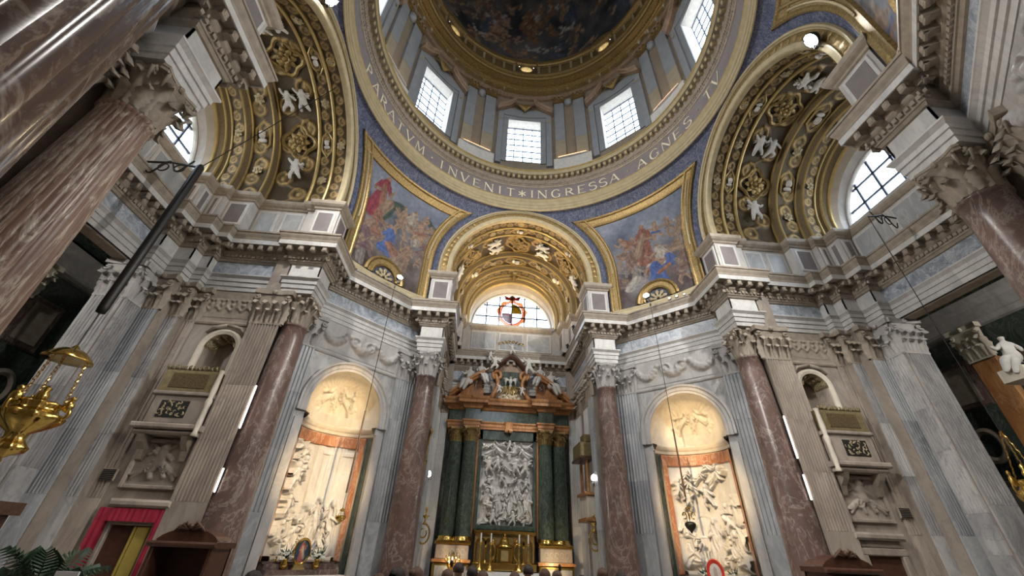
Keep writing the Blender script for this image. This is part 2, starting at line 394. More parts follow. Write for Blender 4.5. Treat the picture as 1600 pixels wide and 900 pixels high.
def relief_height(X, Y, figs, depth, seed=1, ground=.012):
    Z = ground * (fbm(X * 3, Y * 3, seed) - .4)
    for fi, st in enumerate(figs):
        lift = .25 + .25 * ((fi * 37) % 10) / 10; Hf = np.zeros_like(Z); moat = np.zeros(Z.shape, bool)
        for si, (a, b, ra, rb, tone) in enumerate(st):
            d, t = seg_dist(X, Y, a, b); r = ra + (rb - ra) * t
            k = np.clip(1 - (d / r) ** 2, 0, None); moat |= d < r * 1.22
            hgt = depth * (lift * np.clip(k * 6, 0, 1) + (.85 - lift) * np.sqrt(k)) * min(1, .62 + ra * 2.4)
            if tone == 'skin': hgt = hgt * 1.25 + .05 * depth * (k > 0)
            if tone in ('robe', 'cape', 'wing'):
                ang = atan2(b[1] - a[1], b[0] - a[0]); across = -(X - a[0]) * sin(ang) + (Y - a[1]) * cos(ang); along = (X - a[0]) * cos(ang) + (Y - a[1]) * sin(ang)
                ph = across / max(ra, .02) * 6 + 2.8 * np.sin(along / max(ra, .02) * .8 + fi + si) + 5 * (fbm(X * 4, Y * 4, seed + fi) - .5)
                hgt = hgt * (1 - .26 * (.5 + .5 * np.sin(ph)) * np.clip(k * 3, 0, 1))
            Hf = np.maximum(Hf, hgt)
        Z = np.where(moat & (Hf <= 0), Z * .35, Z)
        Z = np.where(Hf > 0, np.maximum(Hf, Z * .55), Z)
    return Z
def paint(X, Y, sky, figs, pal, seed=1):
    C = sky(X, Y)
    for fi, st in enumerate(figs):
        rob = np.array(pal[fi % len(pal)]); cape = np.array(pal[(fi * 3 + 2) % len(pal)]); sk = np.array((.40, .27, .19))
        for (a, b, ra, rb, tone) in st:
            d, t = seg_dist(X, Y, a, b); r = (ra + (rb - ra) * t) * (1 + .35 * (fbm(X * 5, Y * 5, seed + fi, 3) - .45))
            k = np.clip((r - d) / (r * .25 + 1e-6), 0, 1)[..., None]
            base = sk if tone == 'skin' else rob if tone == 'robe' else cape if tone == 'cape' else np.array((.45, .43, .42))
            ang = atan2(b[1] - a[1], b[0] - a[0]); ac = (-(X - a[0]) * sin(ang) + (Y - a[1]) * cos(ang)) / max(ra, .02)
            ph = fbm(X * 9, Y * 9, seed + 3 * fi, 3) + .22 * np.sin(ac * 6 + 6 * fbm(X * 5, Y * 5, seed + fi)) - .25 * np.clip(ac, -1, 1) * .8
            fold = (.55 + .85 * ph)[..., None]
            C = C * (1 - k) + k * np.clip(base * fold, 0, 1)
    return C
def colour_verts(me, C):
    a = me.color_attributes.new('Col', 'FLOAT_COLOR', 'POINT')
    D = np.ones((len(me.vertices), 4), np.float32); D[:, :3] = np.asarray(C).reshape(-1, 3)
    a.data.foreach_set('color', D.ravel())

def skin_mesh(name, V, E, R, mat, sub=2, root=0):
    """one continuous surface grown over a skeleton of joints"""
    me = bpy.data.meshes.new(name); me.from_pydata([tuple(v) for v in V], E, [])
    o = bpy.data.objects.new(name, me); COL.objects.link(o)
    md = o.modifiers.new('skin', 'SKIN'); md.use_smooth_shade = True
    sv = me.skin_vertices[0].data
    for i, r in enumerate(R):
        sv[i].radius = r if isinstance(r, (tuple, list)) else (r, r); sv[i].use_root = (i == root)
    if sub:
        s2 = o.modifiers.new('sub', 'SUBSURF'); s2.levels = sub; s2.render_levels = sub
    dg = bpy.context.evaluated_depsgraph_get(); ev = o.evaluated_get(dg)
    out = bpy.data.meshes.new_from_object(ev); out.name = name
    bpy.data.objects.remove(o); bpy.data.meshes.remove(me)
    out.materials.clear(); out.materials.append(MT[mat]); return out

# ================================================================ the building
FZ = -0.35                      # floor level
s2 = sqrt(.5)
fl = MB(); fl.box(-18.8, 18.8, -16, 16, FZ - .2, FZ)
tag(fl.build('floor', 'floor', kind='structure'), 'polished marble church floor under the crossing', 'floor')
slab_me = MB().box(-.735, .735, -.735, .735, -.03, .006).mesh('paving_slab', 'floor')
for gx in range(-5, 6):
    for gy in range(-5, 6):
        obj('paving_slab', slab_me, bpy.data.objects['floor'], M=TR(gx * 1.5, gy * 1.5, FZ))

def DG(V):                       # (u along the diagonal wall, d from the centre, z)
    return np.stack([(V[:, 1] - V[:, 0]) * s2, (V[:, 1] + V[:, 0]) * s2, V[:, 2]], -1)
def comp(*fs):
    def g(V):
        for f in fs: V = f(V)
        return V
    return g
def fpoint(xf, p): return xf(np.array([p], float))[0]
def fdir(xf, d): return xf(np.array([d], float))[0] - xf(np.zeros((1, 3)))[0]
def face_M(xf, p, n):
    o = fpoint(xf, p); e = fdir(xf, n); e = Vector(e).normalized(); ez = Vector((0, 0, 1))
    return frame_matrix(o, e.cross(ez), e, ez)

# ---------------------------------------------------------------- carved pieces shared by all capitals
def leaf_mesh(name, h, w, out, curl, mat):
    m = MB(); nt_, ns = 10, 7
    P = np.zeros((nt_, ns, 3))
    for i in range(nt_):
        t = i / (nt_ - 1)
        z = h * (t * 1.1 if t < .72 else .792 + .13 * sin((t - .72) / .28 * pi * 1.15))
        y = out * t ** 1.5 + (curl * ((t - .62) / .38) ** 1.3 if t > .62 else 0)
        ww = w * (.55 + .6 * sin(pi * min(1, t * 1.05)) - .25 * t) * (1 + .16 * (-1) ** i)
        for j in range(ns):
            sx = (j / (ns - 1) - .5) * 2
            P[i, j] = (sx * ww / 2, y - .05 * abs(sx) ** 1.5 + .03 * (1 - abs(sx)) + (.018 if j % 2 else 0), z)
    m.grid(P); Q = P.copy(); Q[:, :, 1] -= .03; m.grid(Q[:, ::-1]); m.grid(np.stack([P[:, 0], Q[:, 0]], 1)); m.grid(np.stack([Q[:, -1], P[:, -1]], 1)); m.grid(np.stack([Q[-1], P[-1]], 0))
    return m.mesh(name, mat, smooth=True)
def volute_mesh(name, r, mat):
    m = MB(); pts = []; rad = []
    for i in range(15):
        a = i / 14 * 2 * pi * 1.35; rr = r * (1 - .72 * i / 14)
        pts.append((rr * cos(a + pi / 2) + 0, 0, rr * sin(a + pi / 2))); rad.append(.036 * (1 - .35 * i / 14))
    pts = [(-.02, 0, -r * 2.2), (-r * 1.0, 0, -r * .6)] + pts[4:]; rad = [.025, .032] + rad[4:]
    m.tube(pts, rad, 6); m.ball((0, 0, 0), .05, 6, 4)
    return m.mesh(name, mat, smooth=True)
CARVE = {}
for mt_ in ('stone', 'cream', 'greyplain', 'gold'):
    CARVE[mt_] = (leaf_mesh('acanthus_leaf', .52, .31, .12, .16, mt_), leaf_mesh('acanthus_leaf', .86, .31, .15, .19, mt_), volute_mesh('volute', .13, mt_))

def pilaster_capital(parent, xf, c, n, w, z0=7.75, mt_='greyplain', depth=.10):
    """flat Corinthian capital on a wall face; c = plan centre of the face, n = plan normal"""
    M = face_M(xf, (c[0], c[1], z0), (n[0], n[1], 0))
    b = MB(); b.box(-w / 2 - .03, w / 2 + .03, -.08, depth * .6, 0, .07)
    b.add([(-w / 2 + .03, -.08, .07), (w / 2 - .03, -.08, .07), (w / 2 - .03, .03, .07), (-w / 2 + .03, .03, .07), (-w / 2 - .06, -.08, 1.15), (w / 2 + .06, -.08, 1.15), (w / 2 + .06, .12, 1.15), (-w / 2 - .06, .12, 1.15)],
          [(0, 1, 5, 4), (1, 2, 6, 5), (2, 3, 7, 6), (3, 0, 4, 7), (4, 5, 6, 7)])
    cap = b.build('pilaster_capital', mt_, parent); cap.matrix_local = M
    ab = MB(); ab.prism([(-w / 2 - .16, -.05), (w / 2 + .16, -.05), (w / 2 + .16, .22), (w / 4, .15), (-w / 4, .15), (-w / 2 - .16, .22)], 1.15, 1.33)
    ab.ball((0, .2, 1.22), (.09, .06, .09), 7, 5); ab.build('abacus', mt_, cap)
    lo, hi, vo = CARVE[mt_]; k = max(2, round(w / .30)); st = w / k
    for i in range(k): obj('acanthus_leaf', lo, cap, M=TR(-w / 2 + st * (i + .5), .03, .05))
    for i in range(k + 1): obj('acanthus_leaf', hi, cap, M=TR(-w / 2 + st * i, .02, .05))
    for sg in (-1, 1): obj('volute', vo, cap, M=TR(sg * (w / 2 + .03), .17, 1.02) @ Matrix.Rotation(0 if sg < 0 else pi, 4, 'Z'))
    return cap

def fluted_block(w, z0, z1, n, flutes=True, th=.06):
    m = MB(); poly = [(-w / 2, 0), (-w / 2, th)]
    if flutes:
        mg = .05; fw = (w - 2 * mg) / n
        for i in range(n):
            a = -w / 2 + mg + i * fw
            poly += [(a + fw * .14, th), (a + fw * .30, th - .035), (a + fw * .70, th - .035), (a + fw * .86, th)]
    poly += [(w / 2, th), (w / 2, 0)]
    m.strip(poly, z0, z1); m.add([(x, y, z1) for x, y in poly], [tuple(range(len(poly)))]); m.add([(x, y, z0) for x, y in poly], [tuple(range(len(poly)))])
    return m
def pilaster(parent, xf, p0, p1, n, mt_='grey', cap_mt='greyplain', top=7.75, cuts=(.35, 2.35, 3.95, 5.6), flut_from=2.3, cap=True, pitch=.115, base=FZ):
    """fluted marble pilaster between plan points p0, p1 facing n, laid up of separate blocks"""
    w = hypot(p1[0] - p0[0], p1[1] - p0[1]); c = ((p0[0] + p1[0]) / 2, (p0[1] + p1[1]) / 2)
    zs = [base] + list(cuts) + [top]; M = face_M(xf, (c[0], c[1], 0), (n[0], n[1], 0))
    for a, b in zip(zs[:-1], zs[1:]):
        ww = w + (.1 if b <= .36 else 0)
        bl = fluted_block(ww, a + .004, b - .004, max(2, round(w / pitch)), a >= flut_from, .10 if b <= .36 else .06)
        bl.build('marble_block', mt_, parent).matrix_local = M
    if cap: pilaster_capital(parent, xf, c, n, w, top, cap_mt)

# ---------------------------------------------------------------- pier walls with their niches
SIDE_A = [(13.9, 2.4), (12.95, 2.4), (12.95, 3.1), (12.37, 3.1), (12.37, 3.55), (12.0, 3.55), (12.0, 3.85), (9.7, 3.85), (9.7, 3.65), (8.95, 3.65), (8.95, 4.63)]
SIDE_B = [(4.63, 8.95), (3.65, 8.95), (3.65, 9.7), (3.85, 9.7), (3.85, 13.3), (3.35, 13.3), (3.35, 13.75)]
SIDE_E = [(4.63, 8.95), (3.65, 8.95), (3.65, 9.7), (3.85, 9.7), (3.85, 14.15)]
PIERS = {'far_left': (-1, 1), 'far_right': (1, 1), 'near_left': (-1, -1), 'near_right': (1, -1)}
PLAB = {'far_left': 'grey marble pier wall holding the yellow lit niche left of the high altar', 'far_right': 'grey marble pier wall holding the yellow lit niche right of the high altar',
        'near_left': 'shaded grey marble pier wall beside the camera behind the huge ribbed column', 'near_right': 'shaded pier wall at the right edge behind the near red column'}
WALL = {}
NI_A, NI_B, NI_Z = 1.5, 1.15, 5.85
ns_ = 0
for pn, (sx, sy) in PIERS.items():
    xf = quad(sx, sy); far = sy > 0
    cw = MB()
    if far:
        cw.strip(SIDE_A[:7], FZ, 11.58); cw.strip(SIDE_A[7:], FZ, 11.58)
        for x0, x1, z0, z1 in ((10.93, 12.0, FZ, 11.58), (9.7, 9.91, FZ, 11.58), (9.91, 10.93, FZ, 5.92), (9.91, 10.93, 7.42, 11.58)): cw.add([(x0, 3.85, z0), (x1, 3.85, z0), (x1, 3.85, z1), (x0, 3.85, z1)], [(0, 1, 2, 3)])
    else: cw.strip(SIDE_A, FZ, 11.58)
    cw.strip(SIDE_B if far else SIDE_E, FZ, 11.58)
    root = cw.build('wall_' + pn, 'warm', None, xf, kind='structure'); WALL[pn] = root
    tag(root, PLAB[pn], 'wall')
    xd = comp(DG, xf)
    # diagonal front with the arched opening
    fw = MB()
    for a, b in ((-3.05, -NI_A), (NI_A, 3.05)):
        fw.add([(a, 9.6, FZ), (b, 9.6, FZ), (b, 9.6, 11.6), (a, 9.6, 11.6)], [(0, 1, 2, 3)])
    ph = np.linspace(0, pi, 33)
    fw.grid(np.stack([np.stack([NI_A * np.cos(ph), 9.6 + 0 * ph, NI_Z + NI_A * np.sin(ph)], -1), np.stack([NI_A * np.cos(ph), 9.6 + 0 * ph, 11.6 + 0 * ph], -1)], 0))
    fw.build('niche_front', 'grey', root, xd)
    # concave niche
    nm = MB(); th = np.linspace(0, pi, 29)
    for z0, z1 in ((FZ, NI_Z),):
        nm.grid(np.stack([np.stack([NI_A * np.cos(th), 9.6 + NI_B * np.sin(th), z0 + 0 * th], -1), np.stack([NI_A * np.cos(th), 9.6 + NI_B * np.sin(th), z1 + 0 * th], -1)], 0))
    nm.build('niche_back', 'cream', root, xd, smooth=True)
    # archivolt, imposts and jamb strips
    ar = MB(); prof = [(1.50, .0), (1.50, .07), (1.60, .07), (1.62, .10), (1.74, .10), (1.78, .15), (1.86, .15), (1.88, 0)]
    path = [(1.0, NI_Z - .38, 1)] ; G = np.zeros((35, len(prof), 3))
    for i in range(35):
        if i == 0 or i == 34: a = 0 if i == 0 else pi; dz = -.38
        else: a = (i - 1) / 32 * pi; dz = 0
        for j, (r, o) in enumerate(prof): G[i, j] = (r * cos(a), 9.6 - o, NI_Z + dz + r * sin(a))
    ar.grid(G); ar.build('archivolt', 'greyplain', root, xd)
    for sg in (-1, 1):
        im = MB(); im.sweep([(0, 5.22), (.05, 5.22), (.07, 5.30), (.12, 5.34), (.18, 5.42), (.19, 5.48), (0, 5.5)], [(sg * 1.90, 9.6), (sg * 1.44, 9.6), (sg * 1.40, 9.85)], side=-sg)
        im.build('impost', 'greyplain', root, xd)
        jb = MB(); jb.box(min(sg * 1.5, sg * 1.8), max(sg * 1.5, sg * 1.8), 9.54, 9.62, FZ, 5.22); jb.build('jamb_strip', 'greyplain', root, xd)
        pilaster(root, xd, (sg * 1.88, 9.6), (sg * 2.90, 9.6), (0, -1, 0), 'blue' if far else 'grey', 'stone' if not far else 'greyplain', cuts=(.35, 2.25, 4.1, 6.0), flut_from=2.2, pitch=.14)
    sc = MB(); sc.sweep([(0, 7.70), (.05, 7.72), (.07, 7.78), (.03, 7.82), (.03, 7.86), (0, 7.88)], [(-1.86, 9.6), (1.86, 9.6)], side=-1); sc.build('string_course', 'greyplain', root, xd)
    # festoon relief in the band between the capitals
    nx, nz = 110, 34; U = np.linspace(-1.84, 1.84, nx); Z = np.linspace(7.9, 9.08, nz); UU, ZZ = np.meshgrid(U, Z, indexing='ij')
    H = .02 * fbm(UU * 4, ZZ * 4, 3)
    for c0 in (-1.25, 0, 1.25):
        for t in np.linspace(-1, 1, 9):
            cx_, cz_ = c0 + t * .52, 8.72 - .42 * (1 - t * t); rr = .13 + .05 * (1 - t * t)
            d = np.hypot(UU - cx_, ZZ - cz_); H = np.maximum(H, .16 * np.sqrt(np.clip(1 - (d / rr) ** 2, 0, None)) * (.75 + .5 * fbm(UU * 14, ZZ * 14, 5)))
        if c0 == 0:
            for sg in (-1, 1):
                d = np.hypot(UU - sg * .33, ZZ - 8.55); H = np.maximum(H, .15 * np.exp(-((d - .2) / .05) ** 2)); d = np.hypot(UU - sg * .33, ZZ - 8.55); H = np.maximum(H, .13 * np.exp(-(d / .08) ** 2))
    fm = MB(); fm.grid(np.stack([UU, 9.6 - .01 - H, ZZ], -1)); fm.build('festoon_relief', 'greyplain', root, xd, smooth=True)
    # first pilaster on each arm side and the strips toward the arm end
    pilaster(root, xf, (9.7, 3.65), (8.72, 3.65), (0, -1, 0), 'warm', 'stone')
    if far:
        pilaster(root, xf, (12.0, 3.85), (11.62, 3.85), (0, -1, 0), 'warm', 'stone')
        pilaster(root, xf, (12.37, 3.55), (12.0, 3.55), (0, -1, 0), 'grey', 'stone')
        pilaster(root, xf, (12.95, 3.1), (12.40, 3.1), (0, -1, 0), 'blue', 'stone')
        pilaster(root, xf, (12.95, 2.42), (12.95, 3.08), (-1, 0, 0), 'grey', 'greyplain', cuts=(.35, 1.9, 2.9, 4.6, 5.9), flut_from=2.85)
        pilaster(root, xf, (13.86, 2.4), (12.97, 2.4), (0, -1, 0), 'grey', 'greyplain', cuts=(.35, 1.5, 3.1, 4.9), flut_from=3.0)
        pilaster(root, xf, (3.65, 8.97), (3.65, 9.68), (-1, 0, 0), 'blue', 'stone')
        pilaster(root, xf, (3.85, 12.2), (3.85, 13.26), (-1, 0, 0), 'white', 'stone', cuts=(.35, 2.4, 4.5, 6.2))
        pilaster(root, xf, (3.85, 13.3), (3.37, 13.3), (0, -1, 0), 'white', 'stone', cuts=(.35, 2.6, 4.4, 6.1))
        pilaster(root, xf, (3.85, 10.6), (3.85, 11.5), (-1, 0, 0), 'white', 'stone', cuts=(.35, 2.4, 4.5, 6.2))
        # scroll relief band between arm capitals
        for (y_, x0, x1) in ((3.85, 9.75, 11.55),):
            X, Zz = np.meshgrid(np.linspace(x0, x1, 70), np.linspace(8.0, 9.05, 30), indexing='ij'); H = .015 * fbm(X * 5, Zz * 5, 9)
            for k in range(5):
                cx_ = x0 + (k + .5) * (x1 - x0) / 5; d = np.hypot(X - cx_, Zz - 8.5); H = np.maximum(H, .07 * np.exp(-((d - .19 + .03 * np.sin(5 * np.arctan2(Zz - 8.5, X - cx_))) / .045) ** 2)); H = np.maximum(H, .08 * np.exp(-(d / .07) ** 2))
            fm = MB(); fm.grid(np.stack([X, y_ - .005 - H, Zz], -1)); fm.build('scroll_relief', 'stone', root, xf, smooth=True)
        sc = MB(); sc.sweep([(0, 7.70), (.05, 7.72), (.07, 7.78), (.03, 7.82), (0, 7.88)], [(9.7, 3.85), (11.62, 3.85)], side=-1); sc.build('string_course', 'stone', root, xf)

# ---------------------------------------------------------------- entablature
PATH = [(13.35, 0), (13.35, 2.36), (12.91, 2.36), (12.91, 3.06), (12.33, 3.06), (12.33, 3.51), (11.96, 3.51), (11.96, 3.82), (9.15, 3.82), (9.15, 3.63), (8.02, 3.63), (8.02, 4.73), (8.80, 4.73), (4.73, 8.80), (4.73, 8.02), (3.63, 8.02), (3.63, 9.15), (3.82, 9.15), (3.82, 13.5), (0, 13.5)]
ARCHI = [(-.5, 9.1), (0, 9.1), (0, 9.27), (.035, 9.28), (.035, 9.46), (.07, 9.47), (.07, 9.60), (.13, 9.68), (.15, 9.70), (.15, 9.75), (0, 9.76)]
BEDM = [(0, 10.32), (.05, 10.34), (.09, 10.42), (.12, 10.43), (.12, 10.50), (.13, 10.62), (.18, 10.68), (.20, 10.72), (.20, 10.95), (.46, 10.96)]
CORO = [(.46, 10.96), (.46, 10.93), (.50, 10.93), (.50, 11.12), (.47, 11.125)]
CROW = [(.47, 11.125), (.49, 11.17), (.50, 11.22), (.55, 11.33), (.57, 11.42), (.60, 11.43), (.60, 11.50), (-.8, 11.55)]
modil = MB(); modil.prism([(-.085, 0), (.085, 0), (.085, .24), (.05, .27), (-.05, .27), (-.085, .24)], 0, .16); modil.tube([(-.085, .21, .0), (.085, .21, .0)], .055, 8); modil.box(-.1, .1, 0, .29, .15, .19)
modil_me = modil.mesh('modillion', 'stone')
denti_me = None
def seg_mitred(path, o):
    P = [np.array(p, float) for p in path]; out = []
    for i in range(len(P)):
        d = []
        if i > 0: d.append(P[i] - P[i - 1])
        if i < len(P) - 1: d.append(P[i + 1] - P[i])
        N = [np.array((-q[1], q[0])) / hypot(*q) for q in d]
        out.append(P[i] + ((N[0] if len(N) == 1 else (N[0] + N[1]) / max(.25, 1 + N[0] @ N[1])) * o))
    return out
TN = 0
for pn, (sx, sy) in PIERS.items():
    TN += 1; xf = quad(sx, sy)
    root = empty('trim_%d' % TN); root['kind'] = 'structure'
    tag(root, {'far_left': 'marble entablature turning over the red columns left of the altar', 'far_right': 'marble entablature turning over the red columns right of the altar',
               'near_left': 'marble entablature high over the ribbed column at the left edge', 'near_right': 'dark marble entablature over the near red column at the right edge'}[pn], 'entablature')
    MB().sweep(ARCHI, PATH).build('architrave', 'white', root, xf)
    MB().sweep(BEDM, PATH).build('bed_moulding', 'stone', root, xf)
    MB().sweep(CORO, PATH).build('corona', 'white', root, xf)
    MB().sweep(CROW, PATH).build('crown_moulding', 'stone', root, xf)
    # frieze slabs
    bk = MB(); bk.sweep([(-.010, 9.7), (-.010, 10.4)], PATH); bk.build('frieze_back', 'greyplain', root, xf)
    for i in range(len(PATH) - 1):
        a, b = np.array(PATH[i]), np.array(PATH[i + 1]); L = np.linalg.norm(b - a); k = max(1, round(L / 1.9)); n = np.array((-(b - a)[1], (b - a)[0])) / L
        main = L > 1.6
        for j in range(k):
            p, q = a + (b - a) * j / k, a + (b - a) * (j + 1) / k; e = (b - a) / L * .006
            p2 = p + (e if j else 0); q2 = q - (e if j < k - 1 else 0)
            f = MB(); f.prism([tuple(p2), tuple(q2), tuple(q2 - n * .04), tuple(p2 - n * .04)], 9.74, 10.34)
            f.build('frieze_slab', 'sky' if main else 'white', root, xf)
    # modillions and dentils
    A = seg_mitred(PATH, .30); dn = MB()
    for i in range(len(PATH) - 1):
        a, b = A[i], A[i + 1]; d0 = np.array(PATH[i + 1]) - np.array(PATH[i]); d = b - a; L = np.linalg.norm(d)
        if d @ d0 < 0 or L < .2: continue
        e = d / L; n = np.array((-e[1], e[0]))
        k = max(1, round(L / .40))
        for j in range(k):
            p = a + d * (j + .5) / k - n * .10
            M = face_M(xf, (p[0], p[1], 10.765), (n[0], n[1], 0)); obj('modillion', modil_me, root, M=M)
        k2 = int(L / .15)
        for j in range(k2):
            p = a + d * (j + .5) / k2 - n * .17; w = e * .05; o = n * .05
            dn.prism([tuple(p - w), tuple(p + w), tuple(p + w + o), tuple(p - w + o)], 10.50, 10.61)
    dn.build('dentil_course', 'stone', root, xf, kind='stuff')

# ---------------------------------------------------------------- attic pedestals and panels above the cornice
AT_A = [(13.62, 2.6), (13.0, 2.6), (13.0, 3.2), (12.5, 3.2), (12.5, 3.45), (11.5, 3.45), (11.5, 3.85), (9.4, 3.85), (9.4, 3.72), (9.05, 3.72), (9.05, 3.55), (8.06, 3.55), (8.06, 4.62), (9.2, 4.62)]
AT_B = [(4.62, 9.2), (4.62, 8.06), (3.55, 8.06), (3.55, 9.05), (3.72, 9.05), (3.72, 9.4), (3.85, 9.4), (3.85, 11.5), (3.45, 11.5), (3.45, 12.5), (3.1, 12.5), (3.1, 13.66)]
for pn, (sx, sy) in PIERS.items():
    TN += 1; xf = quad(sx, sy); root = empty('trim_%d' % TN)
    tag(root, {'far_left': 'attic pedestals on the cornice left of the altar arch', 'far_right': 'attic pedestals on the cornice right of the altar arch', 'near_left': 'attic pedestals above the near cornice at the upper left', 'near_right': 'attic pedestals above the near cornice at the upper right'}[pn], 'pedestal', kind='structure')
    for P in (AT_A, AT_B):
        MB().sweep([(0, 11.5), (.08, 11.5), (.08, 11.72), (.02, 11.78), (0, 11.8), (0, 13.12)], P).build('attic_wall', 'greyplain', root, xf)
        MB().sweep([(0, 13.12), (.05, 13.16), (.07, 13.22), (.14, 13.28), (.20, 13.36), (.22, 13.46), (.22, 13.52), (-.6, 13.54)], P).build('attic_cap', 'stone', root, xf)
        for i in range(len(P) - 1):
            a, b = np.array(P[i]), np.array(P[i + 1]); L = np.linalg.norm(b - a)
            if L < .45: continue
            n = np.array((-(b - a)[1], (b - a)[0])) / L; c = (a + b) / 2; k = 1 if L < 1.5 else 2 if L < 2.6 else 3
            M = face_M(xf, (c[0], c[1], 0), (n[0], n[1], 0))
            for j in range(k):
                w = L / k; x0 = -L / 2 + j * w
                fr = MB(); fr.bevbox(x0 + .10, x0 + w - .10, -.035, 0, 11.88, 13.04, .02); V = fr.verts().copy()
                mm = MB(); mm.add(V * np.array((1, -1, 1)), fr.f); o1 = mm.build('panel_frame', 'white', root); o1.matrix_local = M
                p2 = MB(); p2.box(x0 + .20, x0 + w - .20, 0, .042, 11.98, 12.94); o2 = p2.build('panel', 'lavender' if L < 1.6 else 'blue', o1)

# ---------------------------------------------------------------- barrel vaults of the arms
def arch_line(r, zc=14.2, n=48, z0=13.5):
    return [(-r, z0)] + [(r * sin(a), zc + r * cos(a)) for a in np.linspace(-pi / 2, pi / 2, n)] + [(r, z0)]
def arch_grid(prof, n=48, z0=13.5):
    """prof [(r, d, zc)]"""
    L = [arch_line(r, zc, n, z0 if zc >= 14 else zc - .02) for r, d, zc in prof]
    G = np.zeros((n + 2, len(prof), 3))
    for j, (r, d, zc) in enumerate(prof):
        for i, (l, z) in enumerate(L[j]): G[i, j] = (l, d, z)
    return G
ZC = 14.2
def ag(pr): return MB().grid(arch_grid([(r, d, ZC) for r, d in pr]))
def vault_frame(arm, r, d, phi):
    o = (r * sin(phi), d, ZC + r * cos(phi)); nrm = (-sin(phi), 0, -cos(phi)); tan = (cos(phi), 0, -sin(phi))
    f = ARM[arm]; O = f(np.array([o]))[0]; N = Vector(f(np.array([nrm]))[0]); T = Vector(f(np.array([tan]))[0])
    D = N.cross(T)
    return frame_matrix(O, T, D, N)
def ring_mesh(name, outline, inner, h, mat):
    """raised frame between an outline and an inset copy"""
    m = MB(); n = len(outline)
    pr = [(outline, 0), (outline, h * .7), ([(x * .5 + X * .5, y * .5 + Y * .5) for (x, y), (X, Y) in zip(outline, inner)], h), (inner, h * .7), (inner, 0)]
    G = np.array([[(x, y, z) for x, y in P] + [(P[0][0], P[0][1], z)] for P, z in pr]); m.grid(G)
    return m.mesh(name, mat)
hexo = [(.42 * cos(a) * 1.15, .30 * sin(a) * 1.0) for a in [0, pi / 3, 2 * pi / 3, pi, 4 * pi / 3, 5 * pi / 3]]
def hexf(L, Wd, b): 
    o = [(L, 0), (L * .45, Wd), (-L * .45, Wd), (-L, 0), (-L * .45, -Wd), (L * .45, -Wd)]
    return o, [(x * (1 - b / L), y * (1 - b / Wd)) for x, y in o]
hx_me = ring_mesh('hexagon_frame', *hexf(.62, .25, .07), .06, 'goldband')
hx4_me = ring_mesh('hexagon_frame', *hexf(.72, .33, .07), .07, 'goldband')
def quat(n=32, s=1.):
    return [(s * (.62 + .10 * cos(4 * a)) * cos(a), s * (.62 + .10 * cos(4 * a)) * sin(a)) for a in np.linspace(0, 2 * pi, n, endpoint=False)]
qf_me = ring_mesh('quatrefoil_frame', quat(), quat(s=.76), .10, 'gold')
circ_me = ring_mesh('round_frame', [(.19 * cos(a), .19 * sin(a)) for a in np.linspace(0, 2 * pi, 16, endpoint=False)], [(.13 * cos(a), .13 * sin(a)) for a in np.linspace(0, 2 * pi, 16, endpoint=False)], .04, 'goldband')
def rosette(name, r, n, h, mat):
    m = MB(); m.ball((0, 0, h * .6), (r * .28, r * .28, h * .5), 8, 5)
    for ring, (rr, k, hh) in enumerate(((1.0, n, .55), (.62, n - 2, .85))):
        for i in range(k):
            a = 2 * pi * i / k + ring * .3; c, s_ = cos(a), sin(a); L = r * rr; w = L * 2.2 / k
            P = np.zeros((4, 3, 3))
            for u in range(4):
                t = u / 3
                for v in range(3):
                    y = (v - 1) * w * sin(pi * min(.92, .15 + t * .75)); x = L * (.15 + .85 * t); z = h * hh * (.3 + .9 * sin(pi * t * .75)) * (1 if v == 1 else .8)
                    P[u, v] = (x * c - y * s_, x * s_ + y * c, z)
            m.grid(P)
    return m.mesh(name, mat, smooth=True)
ros_me = rosette('rosette', .40, 8, .16, 'gold'); ros_s = rosette('rosette', .13, 6, .07, 'goldpale')

PUT = {}
def make_putti():
    """small winged stucco children: one continuous body each, in three poses (local z out of the vault, y up)"""
    V = [(0, 0, .10), (0, .16, .12), (0, .28, .13), (0, .36, .15), (0, .47, .17),
         (-.10, .28, .13), (-.22, .36, .15), (-.30, .48, .17), (.10, .28, .13), (.22, .20, .17), (.30, .30, .20),
         (-.07, -.04, .11), (-.12, -.20, .16), (-.10, -.38, .10), (.07, -.04, .11), (.17, -.16, .18), (.24, -.32, .10)]
    E = [(0, 1), (1, 2), (2, 3), (3, 4), (2, 5), (5, 6), (6, 7), (2, 8), (8, 9), (9, 10), (0, 11), (11, 12), (12, 13), (0, 14), (14, 15), (15, 16)]
    R = [.125, .12, .105, .06, .115, .065, .055, .042, .065, .055, .042, .095, .078, .05, .095, .078, .05]
    PUT['a'] = skin_mesh('putto', V, E, R, 'stucco', 1)
    V2 = [(-x if i > 4 else x, y, z) for i, (x, y, z) in enumerate(V)]
    V2[6] = (.24, .22, .17); V2[7] = (.33, .12, .18); V2[9] = (-.20, .38, .16); V2[10] = (-.26, .52, .17); V2[12] = (.18, -.14, .2); V2[13] = (.05, -.30, .12)
    PUT['b'] = skin_mesh('putto', V2, E, R, 'stucco', 1)
    h = MB(); h.ball((0, .04, .10), (.10, .13, .11), 10, 7); h.ball((0, -.13, .04), (.15, .09, .07), 9, 5); h.ball((0, .03, .20), (.022, .03, .025), 6, 4); h.ball((0, .12, .09), (.11, .08, .10), 8, 5)
    for sg in (-1, 1): h.ball((sg * .04, .06, .19), (.018, .014, .015), 6, 4)
    PUT['head'] = h.mesh('stucco_bust', 'stucco', smooth=True)
    w = MB()
    for sg in (-1, 1):
        for k in range(3): w.tube([(sg * .06, .22 - .02 * k, .04), (sg * .15, .30 - .06 * k, .05), (sg * .24, .31 - .10 * k, .03)], [.03, .045, .015], 6)
    PUT['wing'] = w.mesh('wings', 'stucco', smooth=True)
